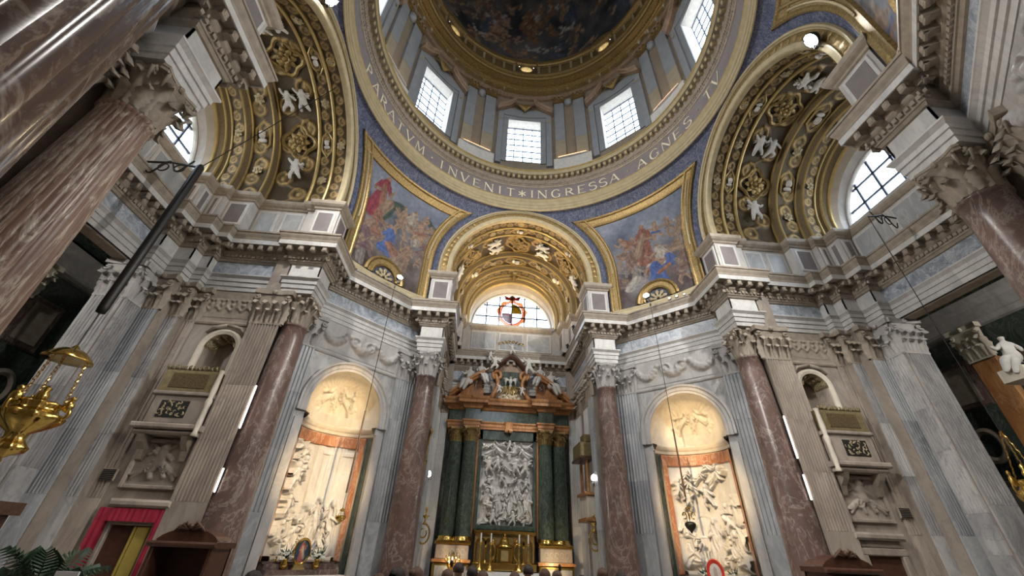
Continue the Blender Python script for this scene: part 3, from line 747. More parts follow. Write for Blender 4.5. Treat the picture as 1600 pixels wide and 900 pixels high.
make_putti()

VLAB = {'left': 'gilded coffered vault over the left transept with white stucco children', 'right': 'dim gilded coffered vault over the right transept', 'apse': 'bright gilded coffered vault over the high altar', 'entrance': 'plain vault behind the camera'}
def scroll_band(r, d0, d1, nphi=150, nd=12, amp=.05, seed=1):
    lo = -(pi / 2 + .72 / r); hi = -lo
    PH, DD = np.meshgrid(np.linspace(lo, hi, nphi), np.linspace(d0, d1, nd), indexing='ij'); w = (d1 - d0); Lr = PH * r
    wide = w > 1.2; per = w * (.50 if wide else .95); q = Lr / per; k = np.floor(q); cx = (k + .5) * per; cyy = (d0 + d1) / 2 + (.25 if wide else .12) * w * np.where(k % 2 == 0, 1, -1)
    sc_ = .62 if wide else 1.; dd = np.hypot(Lr - cx, DD - cyy) / sc_; an = np.arctan2(DD - cyy, Lr - cx)
    H = np.exp(-((dd - w * (.30 + .05 * an / pi)) / (w * .075)) ** 2) + .9 * np.exp(-(dd / (w * .11)) ** 2) + .5 * np.exp(-((DD - (d0 + d1) / 2 - .32 * w * np.sin(Lr / per * pi)) / (w * .06)) ** 2)
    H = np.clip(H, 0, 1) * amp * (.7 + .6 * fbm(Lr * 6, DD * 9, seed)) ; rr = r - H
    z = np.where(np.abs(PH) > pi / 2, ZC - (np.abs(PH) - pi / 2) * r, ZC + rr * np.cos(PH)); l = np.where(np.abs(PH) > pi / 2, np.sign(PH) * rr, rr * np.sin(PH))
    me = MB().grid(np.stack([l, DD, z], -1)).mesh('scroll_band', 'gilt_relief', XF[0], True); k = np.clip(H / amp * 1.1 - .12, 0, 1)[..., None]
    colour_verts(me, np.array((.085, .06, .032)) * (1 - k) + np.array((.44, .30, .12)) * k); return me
XF = [None]
PHI = [radians(a) for a in (-78, -52, -26, 0, 26, 52, 78)]
for arm in ('left', 'right', 'apse', 'entrance'):
    xf = ARM[arm]; root = empty('ceiling_' + arm); tag(root, VLAB[arm], 'vault', kind='structure')
    XF[0] = xf
    ag([(4.46, 8.62), (4.46, 8.30), (4.40, 8.22), (4.33, 8.22), (4.30, 8.28), (4.27, 8.30)]).build('outer_moulding', 'goldpale', root, xf)
    # face ornament band with leaf bosses
    PHs = np.linspace(-pi / 2, pi / 2, 260); RR = np.linspace(3.97, 4.27, 8); A_, B_ = np.meshgrid(PHs, RR, indexing='ij')
    bump = .035 * np.abs(np.sin(A_ * 4.1 / .17 * pi / 2)) ** .6 * np.sin((B_ - 3.97) / .30 * pi)
    o1 = MB().grid(np.stack([B_ * np.sin(A_), 8.31 - bump, ZC + B_ * np.cos(A_)], -1))
    for sg in (-1, 1): o1.add([(sg * 3.97, 8.31, 13.5), (sg * 4.27, 8.31, 13.5), (sg * 4.27, 8.31, ZC), (sg * 3.97, 8.31, ZC)], [(0, 1, 2, 3)])
    o1.build('leaf_band', 'gold', root, xf)
    ag([(3.97, 8.31), (3.96, 8.25), (3.92, 8.24), (3.78, 8.27), (3.74, 8.30), (3.71, 8.36), (3.71, 8.50), (3.80, 8.52)]).build('face_fascia', 'goldpale', root, xf)
    if arm == 'entrance':
        ag([(3.80, 8.5), (3.80, 13.2), (2.62, 14.3)]).build('vault_plaster', 'plaster', root, xf); continue
    for d0, d1 in ((8.99, 9.09), (9.63, 9.75)):
        ag([(3.80, d0), (3.71, d0), (3.69, (d0 + d1) / 2), (3.71, d1), (3.80, d1)]).build('vault_rib', 'goldband', root, xf)
    for r0, r1, d0, d1 in ((3.82, 3.44, 11.38, 11.56), (3.45, 3.08, 12.36, 12.56), (3.10, 2.84, 13.02, 13.22)):
        ag([(r0, d0), (r0 - .08, d0), (r0 - .09, d0 + .05)]).build('vault_rib', 'goldband', root, xf)
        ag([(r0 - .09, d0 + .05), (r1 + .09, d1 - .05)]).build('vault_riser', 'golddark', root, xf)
        ag([(r1 + .09, d1 - .05), (r1 + .02, d1 - .05), (r1 - .01, d1 - .02), (r1, d1)]).build('vault_rib', 'goldband', root, xf)
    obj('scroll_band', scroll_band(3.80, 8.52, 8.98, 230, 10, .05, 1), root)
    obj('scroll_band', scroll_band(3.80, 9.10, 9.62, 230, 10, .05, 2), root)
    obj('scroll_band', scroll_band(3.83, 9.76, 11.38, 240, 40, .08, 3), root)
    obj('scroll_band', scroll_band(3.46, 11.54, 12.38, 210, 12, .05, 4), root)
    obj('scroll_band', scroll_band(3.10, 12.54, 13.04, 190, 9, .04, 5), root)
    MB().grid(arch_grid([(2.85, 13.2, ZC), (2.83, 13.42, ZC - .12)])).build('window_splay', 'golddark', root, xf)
    MB().grid(arch_grid([(2.83, 13.42, ZC - .12), (2.76, 13.43, ZC - .12), (2.75, 13.5, ZC - .18)])).build('vault_rib', 'goldband', root, xf)
    MB().grid(arch_grid([(2.75, 13.5, ZC - .18), (2.72, 13.72, ZC - .36)])).build('window_splay', 'plaster', root, xf)
    MB().grid(arch_grid([(2.72, 13.72, ZC - .36), (2.69, 13.85, ZC - .45), (2.66, 14.0, 13.66)])).build('window_arch', 'greyplain', root, xf)
    # coffers, rosettes, children
    for i, ph in enumerate(PHI):
        odd = i % 2 == 1                                               # -52, 0, 52
        if odd:
            M = vault_frame(arm, 3.80, 10.57, ph) @ Matrix.Scale(1.16, 4); q = obj('quatrefoil_frame', qf_me, root, M=M); obj('rosette', ros_me, q)
            M = vault_frame(arm, 3.78, 9.36, ph); q = obj('hexagon_frame', hx_me, root, M=M); obj('stucco_bust', PUT['head'], q, M=Matrix.Rotation(pi / 2 * (1 if ph > 0 else -1), 4, 'Z') @ Matrix.Scale(.95, 4))
            M = vault_frame(arm, 3.43, 11.96, ph); q = obj('hexagon_frame', hx4_me, root, M=M); obj('stucco_bust', PUT['head'], q, M=Matrix.Rotation(pi / 2 * (1 if ph > 0 else -1), 4, 'Z') @ Matrix.Scale(1.25, 4))
            M = vault_frame(arm, 3.79, 8.76, ph)
            if i == 3: q = obj('round_frame', circ_me, root, M=M); obj('rosette', ros_s, q)
            else: obj('rosette', ros_s, root, M=M @ Matrix.Scale(1.5, 4))
            obj('rosette', ros_s, root, M=vault_frame(arm, 3.08, 12.8, ph) @ Matrix.Scale(1.3, 4))
        elif abs(ph) < 1.2 or True:
            up = Matrix.Rotation(pi / 2 * (1 if ph > 0 else -1), 4, 'Z')
            if abs(ph) < 1.2:
                for kk, off in enumerate((-.30, .32)):
                    M = vault_frame(arm, 3.78, 10.57 + off, ph + .03 * kk) @ up @ Matrix.Scale(1.12, 4)
                    q = obj('putto', PUT['ab'[(i + kk) % 2]], root, M=M); obj('wings', PUT['wing'], q)
            else:
                q = obj('putto', PUT['ab'[i % 2]], root, M=vault_frame(arm, 3.78, 10.57, ph * .94) @ up @ Matrix.Scale(1.2, 4)); obj('wings', PUT['wing'], q)
            obj('rosette', ros_s, root, M=vault_frame(arm, 3.78, 9.36, ph) @ Matrix.Scale(1.5, 4))
            obj('rosette', ros_s, root, M=vault_frame(arm, 3.43, 11.96, ph) @ Matrix.Scale(1.7, 4))
    # shell at the crown of the window arch
    q = obj('rosette', ros_me, root, M=vault_frame(arm, 2.95, 13.35, 0) @ Matrix.Scale(1.1, 4))

# ---------------------------------------------------------------- windows
WN = 0
def pane_poly(x0, x1, z0, z1, R, zc):
    """rectangle clipped to a half disc"""
    xs = np.linspace(x0, x1, 9); top = [(x, min(z1, zc + sqrt(max(0, R * R - x * x)))) for x in xs]
    top = [(x, z) for x, z in top if z > z0 + .02]
    if len(top) < 2: return None
    return [(top[0][0], z0), (top[-1][0], z0)] + top[::-1]
def lunette(arm, label, shield=False):
    global WN
    WN += 1; xf = ARM[arm]; R = 2.55; zc = 13.66; d = 14.12
    fr = MB(); a = np.linspace(0, pi, 41)
    pr = [(2.66, 13.98), (2.62, 13.94), (2.58, 13.98), (2.55, 14.05), (2.55, 14.25), (2.9, 14.3)]
    fr.grid(np.array([[(r * cos(t), dd, zc + r * sin(t)) for r, dd in pr] for t in a]))
    root = fr.build('window_%d' % WN, 'stucco', None, xf, kind='structure'); tag(root, label, 'window')
    ff = MB(); ff.box(-2.75, 2.75, 13.6, 14.3, 13.45, 13.66); ff.build('window_sill', 'greyplain', root, xf)
    ncol = 6; xs = np.linspace(-R, R, ncol + 1); zs = [zc, zc + .85, zc + 1.7, zc + 2.6]
    for i in range(ncol):
        for j in range(3):
            p = pane_poly(xs[i] + .02, xs[i + 1] - .02, zs[j] + .02, zs[j + 1] - .02, R - .01, zc)
            if not p: continue
            m = MB(); n = len(p); m.add([(x, d, z) for x, z in p] + [(x, d + .012, z) for x, z in p], [tuple(range(n)), tuple(range(n, 2 * n))[::-1]]); m.build('pane', 'glass', root, xf)
    for x in xs[1:-1]:
        b = MB(); b.box(x - .042, x + .042, d - .03, d + .03, zc, zc + sqrt(R * R - x * x)); b.build('glazing_bar', 'lead', root, xf)
    for z in zs[:-1]:
        w = sqrt(R * R - (z - zc) ** 2); b = MB(); b.box(-w, w, d - .03, d + .03, z - .04, z + .04); b.build('glazing_bar', 'lead', root, xf)
    return root
def tinted(name, c): MT[name] = glass(name, c)
tinted('glass_red', (.16, .014, .014)); tinted('glass_orange', (.19, .055, .016)); tinted('glass_yellow', (.20, .13, .025)); tinted('glass_pink', (.16, .032, .060)); tinted('glass_dark', (.02, .025, .03))
lr = lunette('apse', 'half round window with a stained glass coat of arms over the high altar')
def disc(poly, mat, name, d):
    m = MB(); n = len(poly); m.add([(x, d, z) for x, z in poly] + [(x, d + .01, z) for x, z in poly], [tuple(range(n)), tuple(range(n, 2 * n))[::-1]]); return m.build(name, mat, lr)
cz = 14.62
ov = lambda rx, rz, n=24, c=(0, cz): [(c[0] + rx * cos(t), c[1] + rz * sin(t)) for t in np.linspace(0, 2 * pi, n, endpoint=False)]
m = MB(); A_ = np.linspace(0, 2 * pi, 49); wob = lambda t, r0: r0 * (1 + .07 * sin(9 * t))
m.grid(np.array([[(wob(t, .60) * cos(t), 14.07, cz + wob(t, .74) * sin(t)), (.47 * cos(t), 14.07, cz + .60 * sin(t))] for t in A_])); m.build('stained_cartouche', 'glass_orange', lr)
m = MB(); m.grid(np.array([[(.47 * cos(t), 14.075, cz + .60 * sin(t)), (.42 * cos(t), 14.075, cz + .55 * sin(t))] for t in A_])); m.build('stained_cartouche_rim', 'glass_red', lr)
def quadr(a0, a1, mat):
    t = np.linspace(a0, a1, 9); disc([(0, cz)] + [(.41 * cos(x), cz + .54 * sin(x)) for x in t], mat, 'shield_quarter', 14.08)
quadr(0, pi / 2, 'glass_yellow'); quadr(pi, 1.5 * pi, 'glass_pink')
disc([(-.28, cz + .74), (.28, cz + .74), (.34, cz + .98), (.14, cz + .90), (0, cz + 1.02), (-.14, cz + .90), (-.34, cz + .98)], 'glass_red', 'stained_crown', 14.08)
disc([(-.3, cz - .72), (.3, cz - .72), (.18, cz - .90), (-.18, cz - .90)], 'glass_orange', 'stained_scroll', 14.08)
for o_ in list(lr.children):
    if o_.name.startswith(('stained', 'shield')): o_.scale = (1.65, 1, 1.4); o_.location = (0, 0, 14.80 - 1.4 * cz)
for sg in (-1, 1):
    for (x, z, r) in ((1.15, 14.05, .16), (1.45, 14.0, .14), (1.75, 14.02, .12), (1.15, 14.75, .15), (1.35, 14.95, .10)):
        m = MB(); m.tube([(sg * x + r * (1 - t / 20) * cos(t * .45), 14.08, z + r * (1 - t / 20) * sin(t * .45)) for t in range(18)], .014, 5); m.build('painted_scroll', 'lead', lr)
lunette('left', 'half round window mostly hidden by the capital in the left transept')
lunette('right', 'half round leaded window in the right transept vault')
lunette('entrance', 'half round window behind the camera')

# ---------------------------------------------------------------- end walls of the arms
ELAB = {'left': 'end wall of the left transept with its lintel over the dark chapel', 'right': 'end wall of the right transept with its lintel over the dark chapel', 'apse': 'apse wall behind the high altar', 'entrance': 'entrance wall behind the camera'}
for arm in ('left', 'right', 'apse', 'entrance'):
    xf = ARM[arm]; w = MB(); a = np.linspace(0, pi, 33); R = 2.66
    # attic part with the half round hole
    for a0, b0 in ((-4.6, -R), (R, 4.6)): w.add([(a0, 13.95, 11.3), (b0, 13.95, 11.3), (b0, 13.95, 18.4), (a0, 13.95, 18.4)], [(0, 1, 2, 3)])
    w.grid(np.array([[(R * cos(t), 13.95, 13.66 + R * sin(t)), (R * cos(t), 13.95, 18.4)] for t in a]))
    w.add([(-4, 13.66, 11.4), (4, 13.66, 11.4), (4, 13.66, 13.5), (-4, 13.66, 13.5)], [(0, 1, 2, 3)])
    if arm in ('apse', 'entrance'): w.add([(-4, 13.75, FZ), (4, 13.75, FZ), (4, 13.75, 11.6), (-4, 13.75, 11.6)], [(0, 1, 2, 3)])
    else:
        w.box(-2.4, 2.4, 13.36, 13.95, 9.1, 9.3)
        w.add([(-2.4, 13.95, 9.1), (2.4, 13.95, 9.1), (2.4, 13.95, 11.5), (-2.4, 13.95, 11.5)], [(0, 1, 2, 3)])
    root = w.build('wall_' + {'left': 'transept_left', 'right': 'transept_right', 'apse': 'apse', 'entrance': 'entrance'}[arm], 'plaster' if arm == 'entrance' else 'greyplain', None, xf, kind='structure'); tag(root, ELAB[arm], 'wall')
    if arm != 'entrance':
        mo = MB(); mo.sweep([(0, 13.2), (.06, 13.24), (.12, 13.34), (.14, 13.46), (0, 13.5)], [(2.6, 13.66), (-2.6, 13.66)], side=1); mo.build('sill_moulding', 'stone', root, xf)
        for sg in (-1, 0, 1):
            b = MB(); b.bevbox(sg * 1.75 - .80, sg * 1.75 + .80, 13.60, 13.66, 11.85, 13.1, .03); pf = b.build('panel_frame', 'white', root, xf)
            b = MB(); b.box(sg * 1.75 - .70, sg * 1.75 + .70, 13.585, 13.64, 11.95, 13.0); b.build('panel', 'blue', pf, xf)
        if arm == 'apse':
            for sg in (-1, 1):
                m = MB()
                for k in range(4):
                    m.tube([(sg * (.12 + .2 * k + .10 * cos(t * .5) * (1 - t / 22)), 13.55, 12.45 + .10 * sin(t * .5 + k) * (1 - t / 22) - .04 * k) for t in range(16)], .022, 5)
                m.build('gilded_garland', 'brass', root, xf)
        else:
            so = MB(); so.bevbox(-2.2, 2.2, 0, .06, 13.42, 13.9, .03); V = so.verts()[:, [0, 2, 1]]; V[:, 2] = 9.1 - .05 + V[:, 2]; m2 = MB(); m2.add(V, so.f); m2.build('soffit_panel', 'stone', root, xf)
    else:
        dr = MB(); dr.box(-1.5, 1.5, 13.6, 13.74, FZ, 4); dr.build('door_leaf', 'wood', root, xf)
    if arm == 'apse':
        # banded wall behind the altar pediment
        for z0, z1, mt_ in ((7.0, 8.0, 'greyplain'),):
            b = MB(); b.box(-3.3, 3.3, 13.68, 13.76, z0, z1); b.build('wall_band', mt_, root, xf)

# chapels beyond the transept openings
for arm, sg in (('left', -1), ('right', 1)):
    xf = ARM[arm]
    w = MB(); w.strip([(2.4, 13.9), (5.6, 13.9), (5.6, 17.2), (-5.6, 17.2), (-5.6, 13.9), (-2.4, 13.9)], FZ, 10.6)
    w.strip([(-5.6, 13.96), (5.6, 13.96)], 9.0, 10.6); w.add([(-5.6, 13.9, 10.6), (5.6, 13.9, 10.6), (5.6, 17.2, 10.6), (-5.6, 17.2, 10.6)], [(0, 1, 2, 3)])
    root = w.build('wall_chapel_' + arm, 'darkgreen', None, xf, kind='structure'); tag(root, 'dark panelled wall of the %s side chapel seen beyond the opening' % arm, 'wall')
    en = MB(); en.sweep([(0, 9.3), (.1, 9.35), (.1, 9.55), (.16, 9.58), (.16, 9.8), (.05, 9.82), (.05, 10.05), (.3, 10.2), (.34, 10.4)], [(5.6, 13.9), (5.6, 17.2), (-5.6, 17.2), (-5.6, 13.9)], side=-1 if False else 1)
    en.build('chapel_cornice', 'greyplain', root, xf)
    D0 = 17.2
    for l0 in (3.15, -3.15):
        b = MB(); b.bevbox(l0 - .42, l0 + .42, D0 - .22, D0, FZ, 8.1, .03); p_ = b.build('chapel_pilaster', 'amber', root, xf)
        pilaster_capital(root, xf, (l0, D0 - .22), (0, -1), .8, 8.1, 'cream')
    for (l0, l1, z0, z1) in ((3.72, 4.98, 6.65, 8.4), (3.72, 5.2, 1.2, 4.2), (-2.2, 2.2, 1.5, 8.0)):
        m = MB(); m.bevbox(l0, l1, D0 - .07, D0, z0, z1, .05); f_ = m.build('panel_frame', 'red', root, xf)
        m = MB(); m.box(l0 + .2, l1 - .2, D0 - .085, D0 - .02, z0 + .2, z1 - .2); m.build('panel', 'stone', f_, xf)
    m = MB(); A2 = np.linspace(0, 2 * pi, 29); c0, cz0 = 4.6, 5.35
    m.grid(np.array([[(c0 + rx * cos(t), D0 - o, cz0 + rz * sin(t)) for rx, rz, o in ((.52, .62, 0), (.52, .62, .08), (.40, .50, .12), (.30, .40, .04))] for t in A2])); f_ = m.build('oval_frame', 'stone', root, xf)
    m = MB(); m.add([(c0 + .3 * cos(t), D0 - .045, cz0 + .4 * sin(t)) for t in A2[:-1]], [tuple(range(28))]); m.build('oval_panel', 'darkgreen', f_, xf)

# ---------------------------------------------------------------- pendentives with painted figures
RS = 9.37                                                              # sphere radius about (0, 0, ZC)
def rho(z): return sqrt(RS * RS - max(0, z - ZC) ** 2)
def ring_c(r_arch): return sqrt(RS * RS - r_arch * r_arch)             # plane distance of a ring of that arch radius
def arch_strip(r0, r1, lift=(0, 0), n=40, sgn=1):
    """strip on the pendentive sphere beside the arch over the transept (plane x = const), quadrant one, sgn swaps to the other arch"""
    prof = [(r0, lift[0]), (r1, lift[1])]; return arch_prof(prof, n)
def arch_prof(prof, n=40, zlow=11.6, ztop=18.62):
    G = []
    for k in range(n + 1):
        row = []
        for (r, o) in prof:
            c = ring_c(r) - 0.0; f = 1 - o / RS
            # run from the springing (angle 90 from the crown) up to where the sphere reaches the ring
            amin = math.acos(min(1, (ztop - ZC) / r)) if r > ztop - ZC else 0
            a = pi / 2 + (amin - pi / 2) * k / n
            row.append((c * f, r * sin(a) * f, ZC + r * cos(a) * f))
        G.append(row)
    low = [(ring_c(r) * (1 - o / RS), r * (1 - o / RS), zlow) for r, o in prof]
    return np.array([low] + G)
def swap(P): return P[..., [1, 0, 2]]
PENL = {'far_left': 'painted pendentive left of the high altar arch, saint in blue among clouds', 'far_right': 'painted pendentive right of the high altar arch, figures in rust and white over a blue robe',
        'near_left': 'painted pendentive over the near left pier', 'near_right': 'painted pendentive at the top edge, mostly outside the frame'}
def fresco_figs(seed, far):
    r = np.random.RandomState(seed); F = []
    for i in range(26):
        x = r.uniform(-1.9, 1.9); z = r.uniform(12.4, 16.6)
        F.append(pose(x, z - .7, r.uniform(1.1, 1.9), ['sit', 'bend', 'fly', 'kneel', 'putto', 'stand'][r.randint(6)], r.choice([-1, 1]), r.uniform(-.3, .3), r.rand() < .3))
    return F
for pn, (sx, sy) in PIERS.items():
    xf = quad(sx, sy); far = sy > 0
    # plain ground of the pendentive
    g = MB(); zz = np.concatenate([np.linspace(11.5, ZC, 8), np.linspace(ZC, 18.62, 30)[1:]]); G = []
    for z in zz:
        R_ = rho(z); y0 = sqrt(max(0, 4.34 ** 2 - (z - ZC) ** 2)) if z > ZC else 4.34
        a0 = math.asin(min(1, y0 / R_)); A_ = np.linspace(a0, pi / 2 - a0, 25); G.append([(R_ * 1.004 * cos(a), R_ * 1.004 * sin(a), z) for a in A_])
    g.grid(np.array(G)); root = g.build('ceiling_pendentive_' + pn, 'bluepaint', None, xf, kind='structure', smooth=True); tag(root, PENL[pn], 'pendentive')
    for sw in (0, 1):
        f = swap if sw else (lambda P: P)
        MB().grid(f(arch_prof([(4.33, -.02), (4.36, .07), (4.42, .07), (4.44, .0)]))).build('arch_moulding', 'goldpale', root, xf)
        MB().grid(f(arch_prof([(4.74, 0), (4.75, .09), (4.80, .12), (4.86, .09), (4.90, .05), (5.08, .05), (5.12, .10), (5.18, .10), (5.21, 0)], 60, ztop=17.86))).build('fresco_frame', 'gold', root, xf)
        # bead course on the frame
        bd = MB(); n = 46
        for k in range(n):
            r = 4.99; amin = math.acos(min(1, (17.4 - ZC) / r)); a = pi / 2 + (amin - pi / 2) * (k + .5) / n; c = ring_c(r) * .993
            p = np.array((c, r * sin(a) * .993, ZC + r * cos(a) * .993)); p = p[[1, 0, 2]] if sw else p
            bd.ball(tuple(p), .055, 5, 4)
        bd.build('bead_course', 'goldpale', root, xf, kind='stuff')
    if True:
        # painted field
        c2 = ring_c(5.2); ztop = 17.36; nz, na = (150, 130) if far else (50, 40); zz = np.linspace(11.9, ztop, nz); P = np.zeros((nz, na, 3)); UV = np.zeros((nz, na, 2))
        for i, z in enumerate(zz):
            R_ = rho(z); a0 = math.acos(min(1, c2 / R_)); A_ = np.linspace(a0, pi / 2 - a0, na) if sx > 0 else np.linspace(a0, pi / 2 - a0, na)
            P[i, :, 0] = R_ * .999 * np.cos(A_); P[i, :, 1] = R_ * .999 * np.sin(A_); P[i, :, 2] = z
            UV[i, :, 0] = (A_ - pi / 4) * R_ * (1 if sx > 0 else -1) * -1; UV[i, :, 1] = z
        X, Y = UV[..., 0], UV[..., 1]
        if pn == 'far_left':
            def sky(X, Y):
                n_ = fbm(X * .9 + 3, Y * .9, 4)[..., None]; top = np.clip((Y - 13.2) / 4, 0, 1)[..., None]
                return (1 - top) * np.array((.17, .14, .13)) + top * np.array((.26, .31, .42)) + (n_ - .45) * .5
            F = [pose(-1.5, 15.0, 2.4, 'stand', 1, .1), pose(-.75, 15.1, 2.0, 'bend', 1, .1), pose(-1.1, 13.9, 1.8, 'kneel', 1), pose(-.2, 13.2, 2.0, 'kneel', -1), pose(.75, 14.7, 2.0, 'sit', 1), pose(.2, 14.8, 1.5, 'putto', 1), pose(1.4, 14.9, 1.5, 'putto', -1), pose(-1.5, 12.8, 1.6, 'kneel', 1), pose(.7, 12.9, 1.8, 'stand', -1, -.2), pose(.25, 12.0, 1.4, 'putto', 1), pose(1.9, 15.6, 1.4, 'fly', -1)]
            pal = [(.33, .05, .08), (.06, .10, .08), (.36, .18, .12), (.10, .18, .46), (.46, .40, .34), (.40, .28, .20), (.42, .33, .26), (.22, .13, .15), (.36, .24, .17)]
            X2 = X
        elif pn == 'far_right':
            def sky(X, Y):
                n_ = fbm(X * .8 + 7, Y * .8, 14)[..., None]; top = np.clip((Y - 13.5) / 4, 0, 1)[..., None]
                return (1 - top) * np.array((.19, .16, .16)) + top * np.array((.27, .33, .46)) + (n_ - .45) * .55
            F = [pose(-.8, 14.9, 1.8, 'fly', -1, .0), pose(-.3, 14.3, 2.4, 'stand', -1, -.1), pose(-1.1, 14.2, 1.6, 'bend', -1), pose(.5, 13.3, 2.0, 'sit', -1), pose(.15, 12.6, 1.9, 'kneel', 1), pose(1.5, 14.2, 2.0, 'kneel', -1, -.3, True), pose(.9, 13.1, 1.5, 'sit', -1), pose(-.8, 12.9, 1.7, 'kneel', 1), pose(.6, 15.4, 1.1, 'putto', 1), pose(1.7, 13.0, 1.4, 'kneel', -1)]
            pal = [(.36, .17, .11), (.33, .14, .10), (.30, .20, .17), (.55, .50, .44), (.08, .15, .42), (.38, .26, .18), (.09, .15, .40), (.35, .30, .28), (.30, .18, .15), (.24, .15, .12)]
        else:
            def sky(X, Y): return np.array((.25, .27, .33)) + (fbm(X, Y, 4)[..., None] - .45) * .5
            F = fresco_figs(5 + sx, far); pal = [(.30, .13, .10), (.12, .18, .38), (.4, .34, .28), (.22, .2, .2)]
        if far:
            r2 = np.random.RandomState(31 + sx)
            F0 = [pose(r2.uniform(-2.2, 2.2), r2.uniform(12.0, 15.8), r2.uniform(.7, 1.3), ['sit', 'bend', 'fly', 'kneel', 'putto'][r2.randint(5)], r2.choice([-1, 1]), r2.uniform(-.3, .3)) for _ in range(22)]
            base = paint(X, Y, sky, F0, [(.24, .15, .14), (.20, .19, .20), (.28, .21, .17), (.17, .14, .17), (.30, .27, .25)], 9)
            sky = lambda X, Y, B=base: B
        C = paint(X, Y, sky, F, pal, 3)
        if far:
            cl = np.clip(1 - np.hypot((X - (.2 if pn == 'far_left' else -.7)) / .9, (Y - 12.9) / .8), 0, 1)[..., None] * (.4 if pn == 'far_left' else 1.0); C = C * (1 - cl * .7) + cl * .7 * np.array((.46, .46, .48))
        me = MB().grid(P).mesh('painted_field', 'fresco', xf, True); colour_verts(me, np.clip(C, .02, .8) * .58); obj('painted_field', me, root)
    rf = MB(); pr = [(17.32, -.02), (17.34, .08), (17.42, .10), (17.46, .05), (17.72, .05), (17.76, .11), (17.84, .12), (17.88, .06), (17.9, -.02)]
    G = []
    for z, o in pr:
        R_ = rho(z); a0 = math.acos(min(1, ring_c(4.72) / R_)); G.append([((R_ - o) * cos(a), (R_ - o) * sin(a), z) for a in np.linspace(a0, pi / 2 - a0, 41)])
    rf.grid(np.array(G)); rf.build('ring_side_frame', 'gold', root, xf)
    # half round medallion at the foot
    md = MB(); A_ = np.linspace(0, pi, 33); pr = [(1.08, 0), (1.08, .10), (.98, .16), (.90, .10), (.72, .10), (.68, .16), (.60, .12), (.58, .02)]
    def onsph(u, z, o):
        R_ = rho(z) - o; a = pi / 4 + u / RS; return (R_ * cos(a), R_ * sin(a), z)
    md.grid(np.array([[onsph(r * cos(t), 11.95 + r * 1.05 * sin(t), o) for r, o in pr] for t in A_])); md.build('medallion_frame', 'gold', root, xf)
    mf = MB(); mf.grid(np.array([[onsph(r * cos(t), 11.95 + r * 1.05 * sin(t), .02) for r in (.6, .3, .01)] for t in A_])); mf.build('medallion_field', 'bluepaint', root, xf)
    mo = MB()
    for t0 in np.linspace(.25, pi - .25, 5):
        for q in (0, 1):
            pts = [onsph((.08 + .4 * k / 7) * cos(t0 + .12 * sin(k) * (1 if q else -1)), 11.97 + (.08 + .42 * k / 7) * sin(t0 + .12 * sin(k) * (1 if q else -1)), .06) for k in range(8)]
            mo.tube(pts, [.05, .05, .045, .04, .05, .06, .05, .02], 5)
    mo.build('medallion_scrolls', 'goldpale', root, xf, smooth=True)
    # sill under the field, between pedestals
    sm = MB(); A_ = np.linspace(math.asin(4.3 / RS), pi / 2 - math.asin(4.3 / RS), 21)
    sm.grid(np.array([[((RS - o) * cos(a), (RS - o) * sin(a), z) for o, z in ((0, 11.5), (.16, 11.5), (.16, 11.75), (.10, 11.82), (.10, 11.9), (0, 11.95))] for a in A_])); sm.build('pendentive_sill', 'goldpale', root, xf)

# ---------------------------------------------------------------- drum ring with its inscription
TN += 1
ring = empty('trim_%d' % TN, (0, 0, 0)); tag(ring, 'gilded dome ring carrying the pale lettered inscription', 'dome ring', kind='structure')
def lath(name, prof, mat, seg=160, parent=None, smooth=False):
    return MB().lathe(prof, seg).build(name, mat, parent, smooth=smooth)
lath('ring_soffit', [(8.75, 18.25), (8.62, 18.36), (8.50, 18.40), (8.45, 18.5), (8.12, 18.60)], 'bluepaint', parent=ring)
lath('ring_architrave', [(8.15, 18.56), (8.10, 18.58), (8.10, 18.74), (8.07, 18.76), (8.07, 18.94), (8.04, 18.96), (8.04, 19.18), (8.00, 19.22), (7.95, 19.28), (7.95, 19.33)], 'goldpale', parent=ring)
lath('ring_bright_fillet', [(7.95, 19.33), (7.94, 19.34), (7.94, 19.385), (8.03, 19.39)], 'goldband', parent=ring)
lath('ring_frieze', [(8.03, 19.39), (8.03, 20.40)], 'lavender', parent=ring)
lath('ring_bed_moulding', [(8.03, 20.40), (7.98, 20.42), (7.96, 20.5), (7.90, 20.56), (7.90, 20.66), (7.86, 20.72), (7.80, 20.78), (7.80, 21.02), (7.52, 21.04)], 'stone', parent=ring)
lath('ring_corona', [(7.52, 21.04), (7.49, 21.03), (7.48, 21.2), (7.47, 21.28)], 'goldpale', parent=ring)
lath('ring_lip', [(7.47, 21.28), (7.44, 21.30), (7.43, 21.40), (7.46, 21.42), (7.60, 21.44), (8.75, 21.46)], 'goldband', parent=ring)
bd = MB()
for k in range(300):
    a = 2 * pi * k / 300
    bd.ball((7.93 * cos(a), 7.93 * sin(a), 20.53), .05, 5, 4)
for k in range(420):
    a = 2 * pi * k / 420; M = Matrix.Rotation(a, 4, 'Z') @ Matrix.Translation((7.87, 0, 20.64))
    t = MB(); t.box(-.03, .03, -.035, .035, -.06, .06); bd.merge(t, M)
bd.build('bead_and_egg_course', 'stone', ring, kind='stuff')
dm = MB(); dm.box(-.24, .0, -.075, .075, 0, .14); dm.box(-.25, .0, -.09, .09, .14, .18); dm.tube([(-.2, -.07, .0), (-.2, .07, .0)], .05, 7); dme = dm.mesh('bracket', 'goldpale')
for k in range(144):
    a = 2 * pi * k / 144; obj('bracket', dme, ring, M=Matrix.Rotation(a, 4, 'Z') @ Matrix.Translation((7.80, 0, 20.85)))
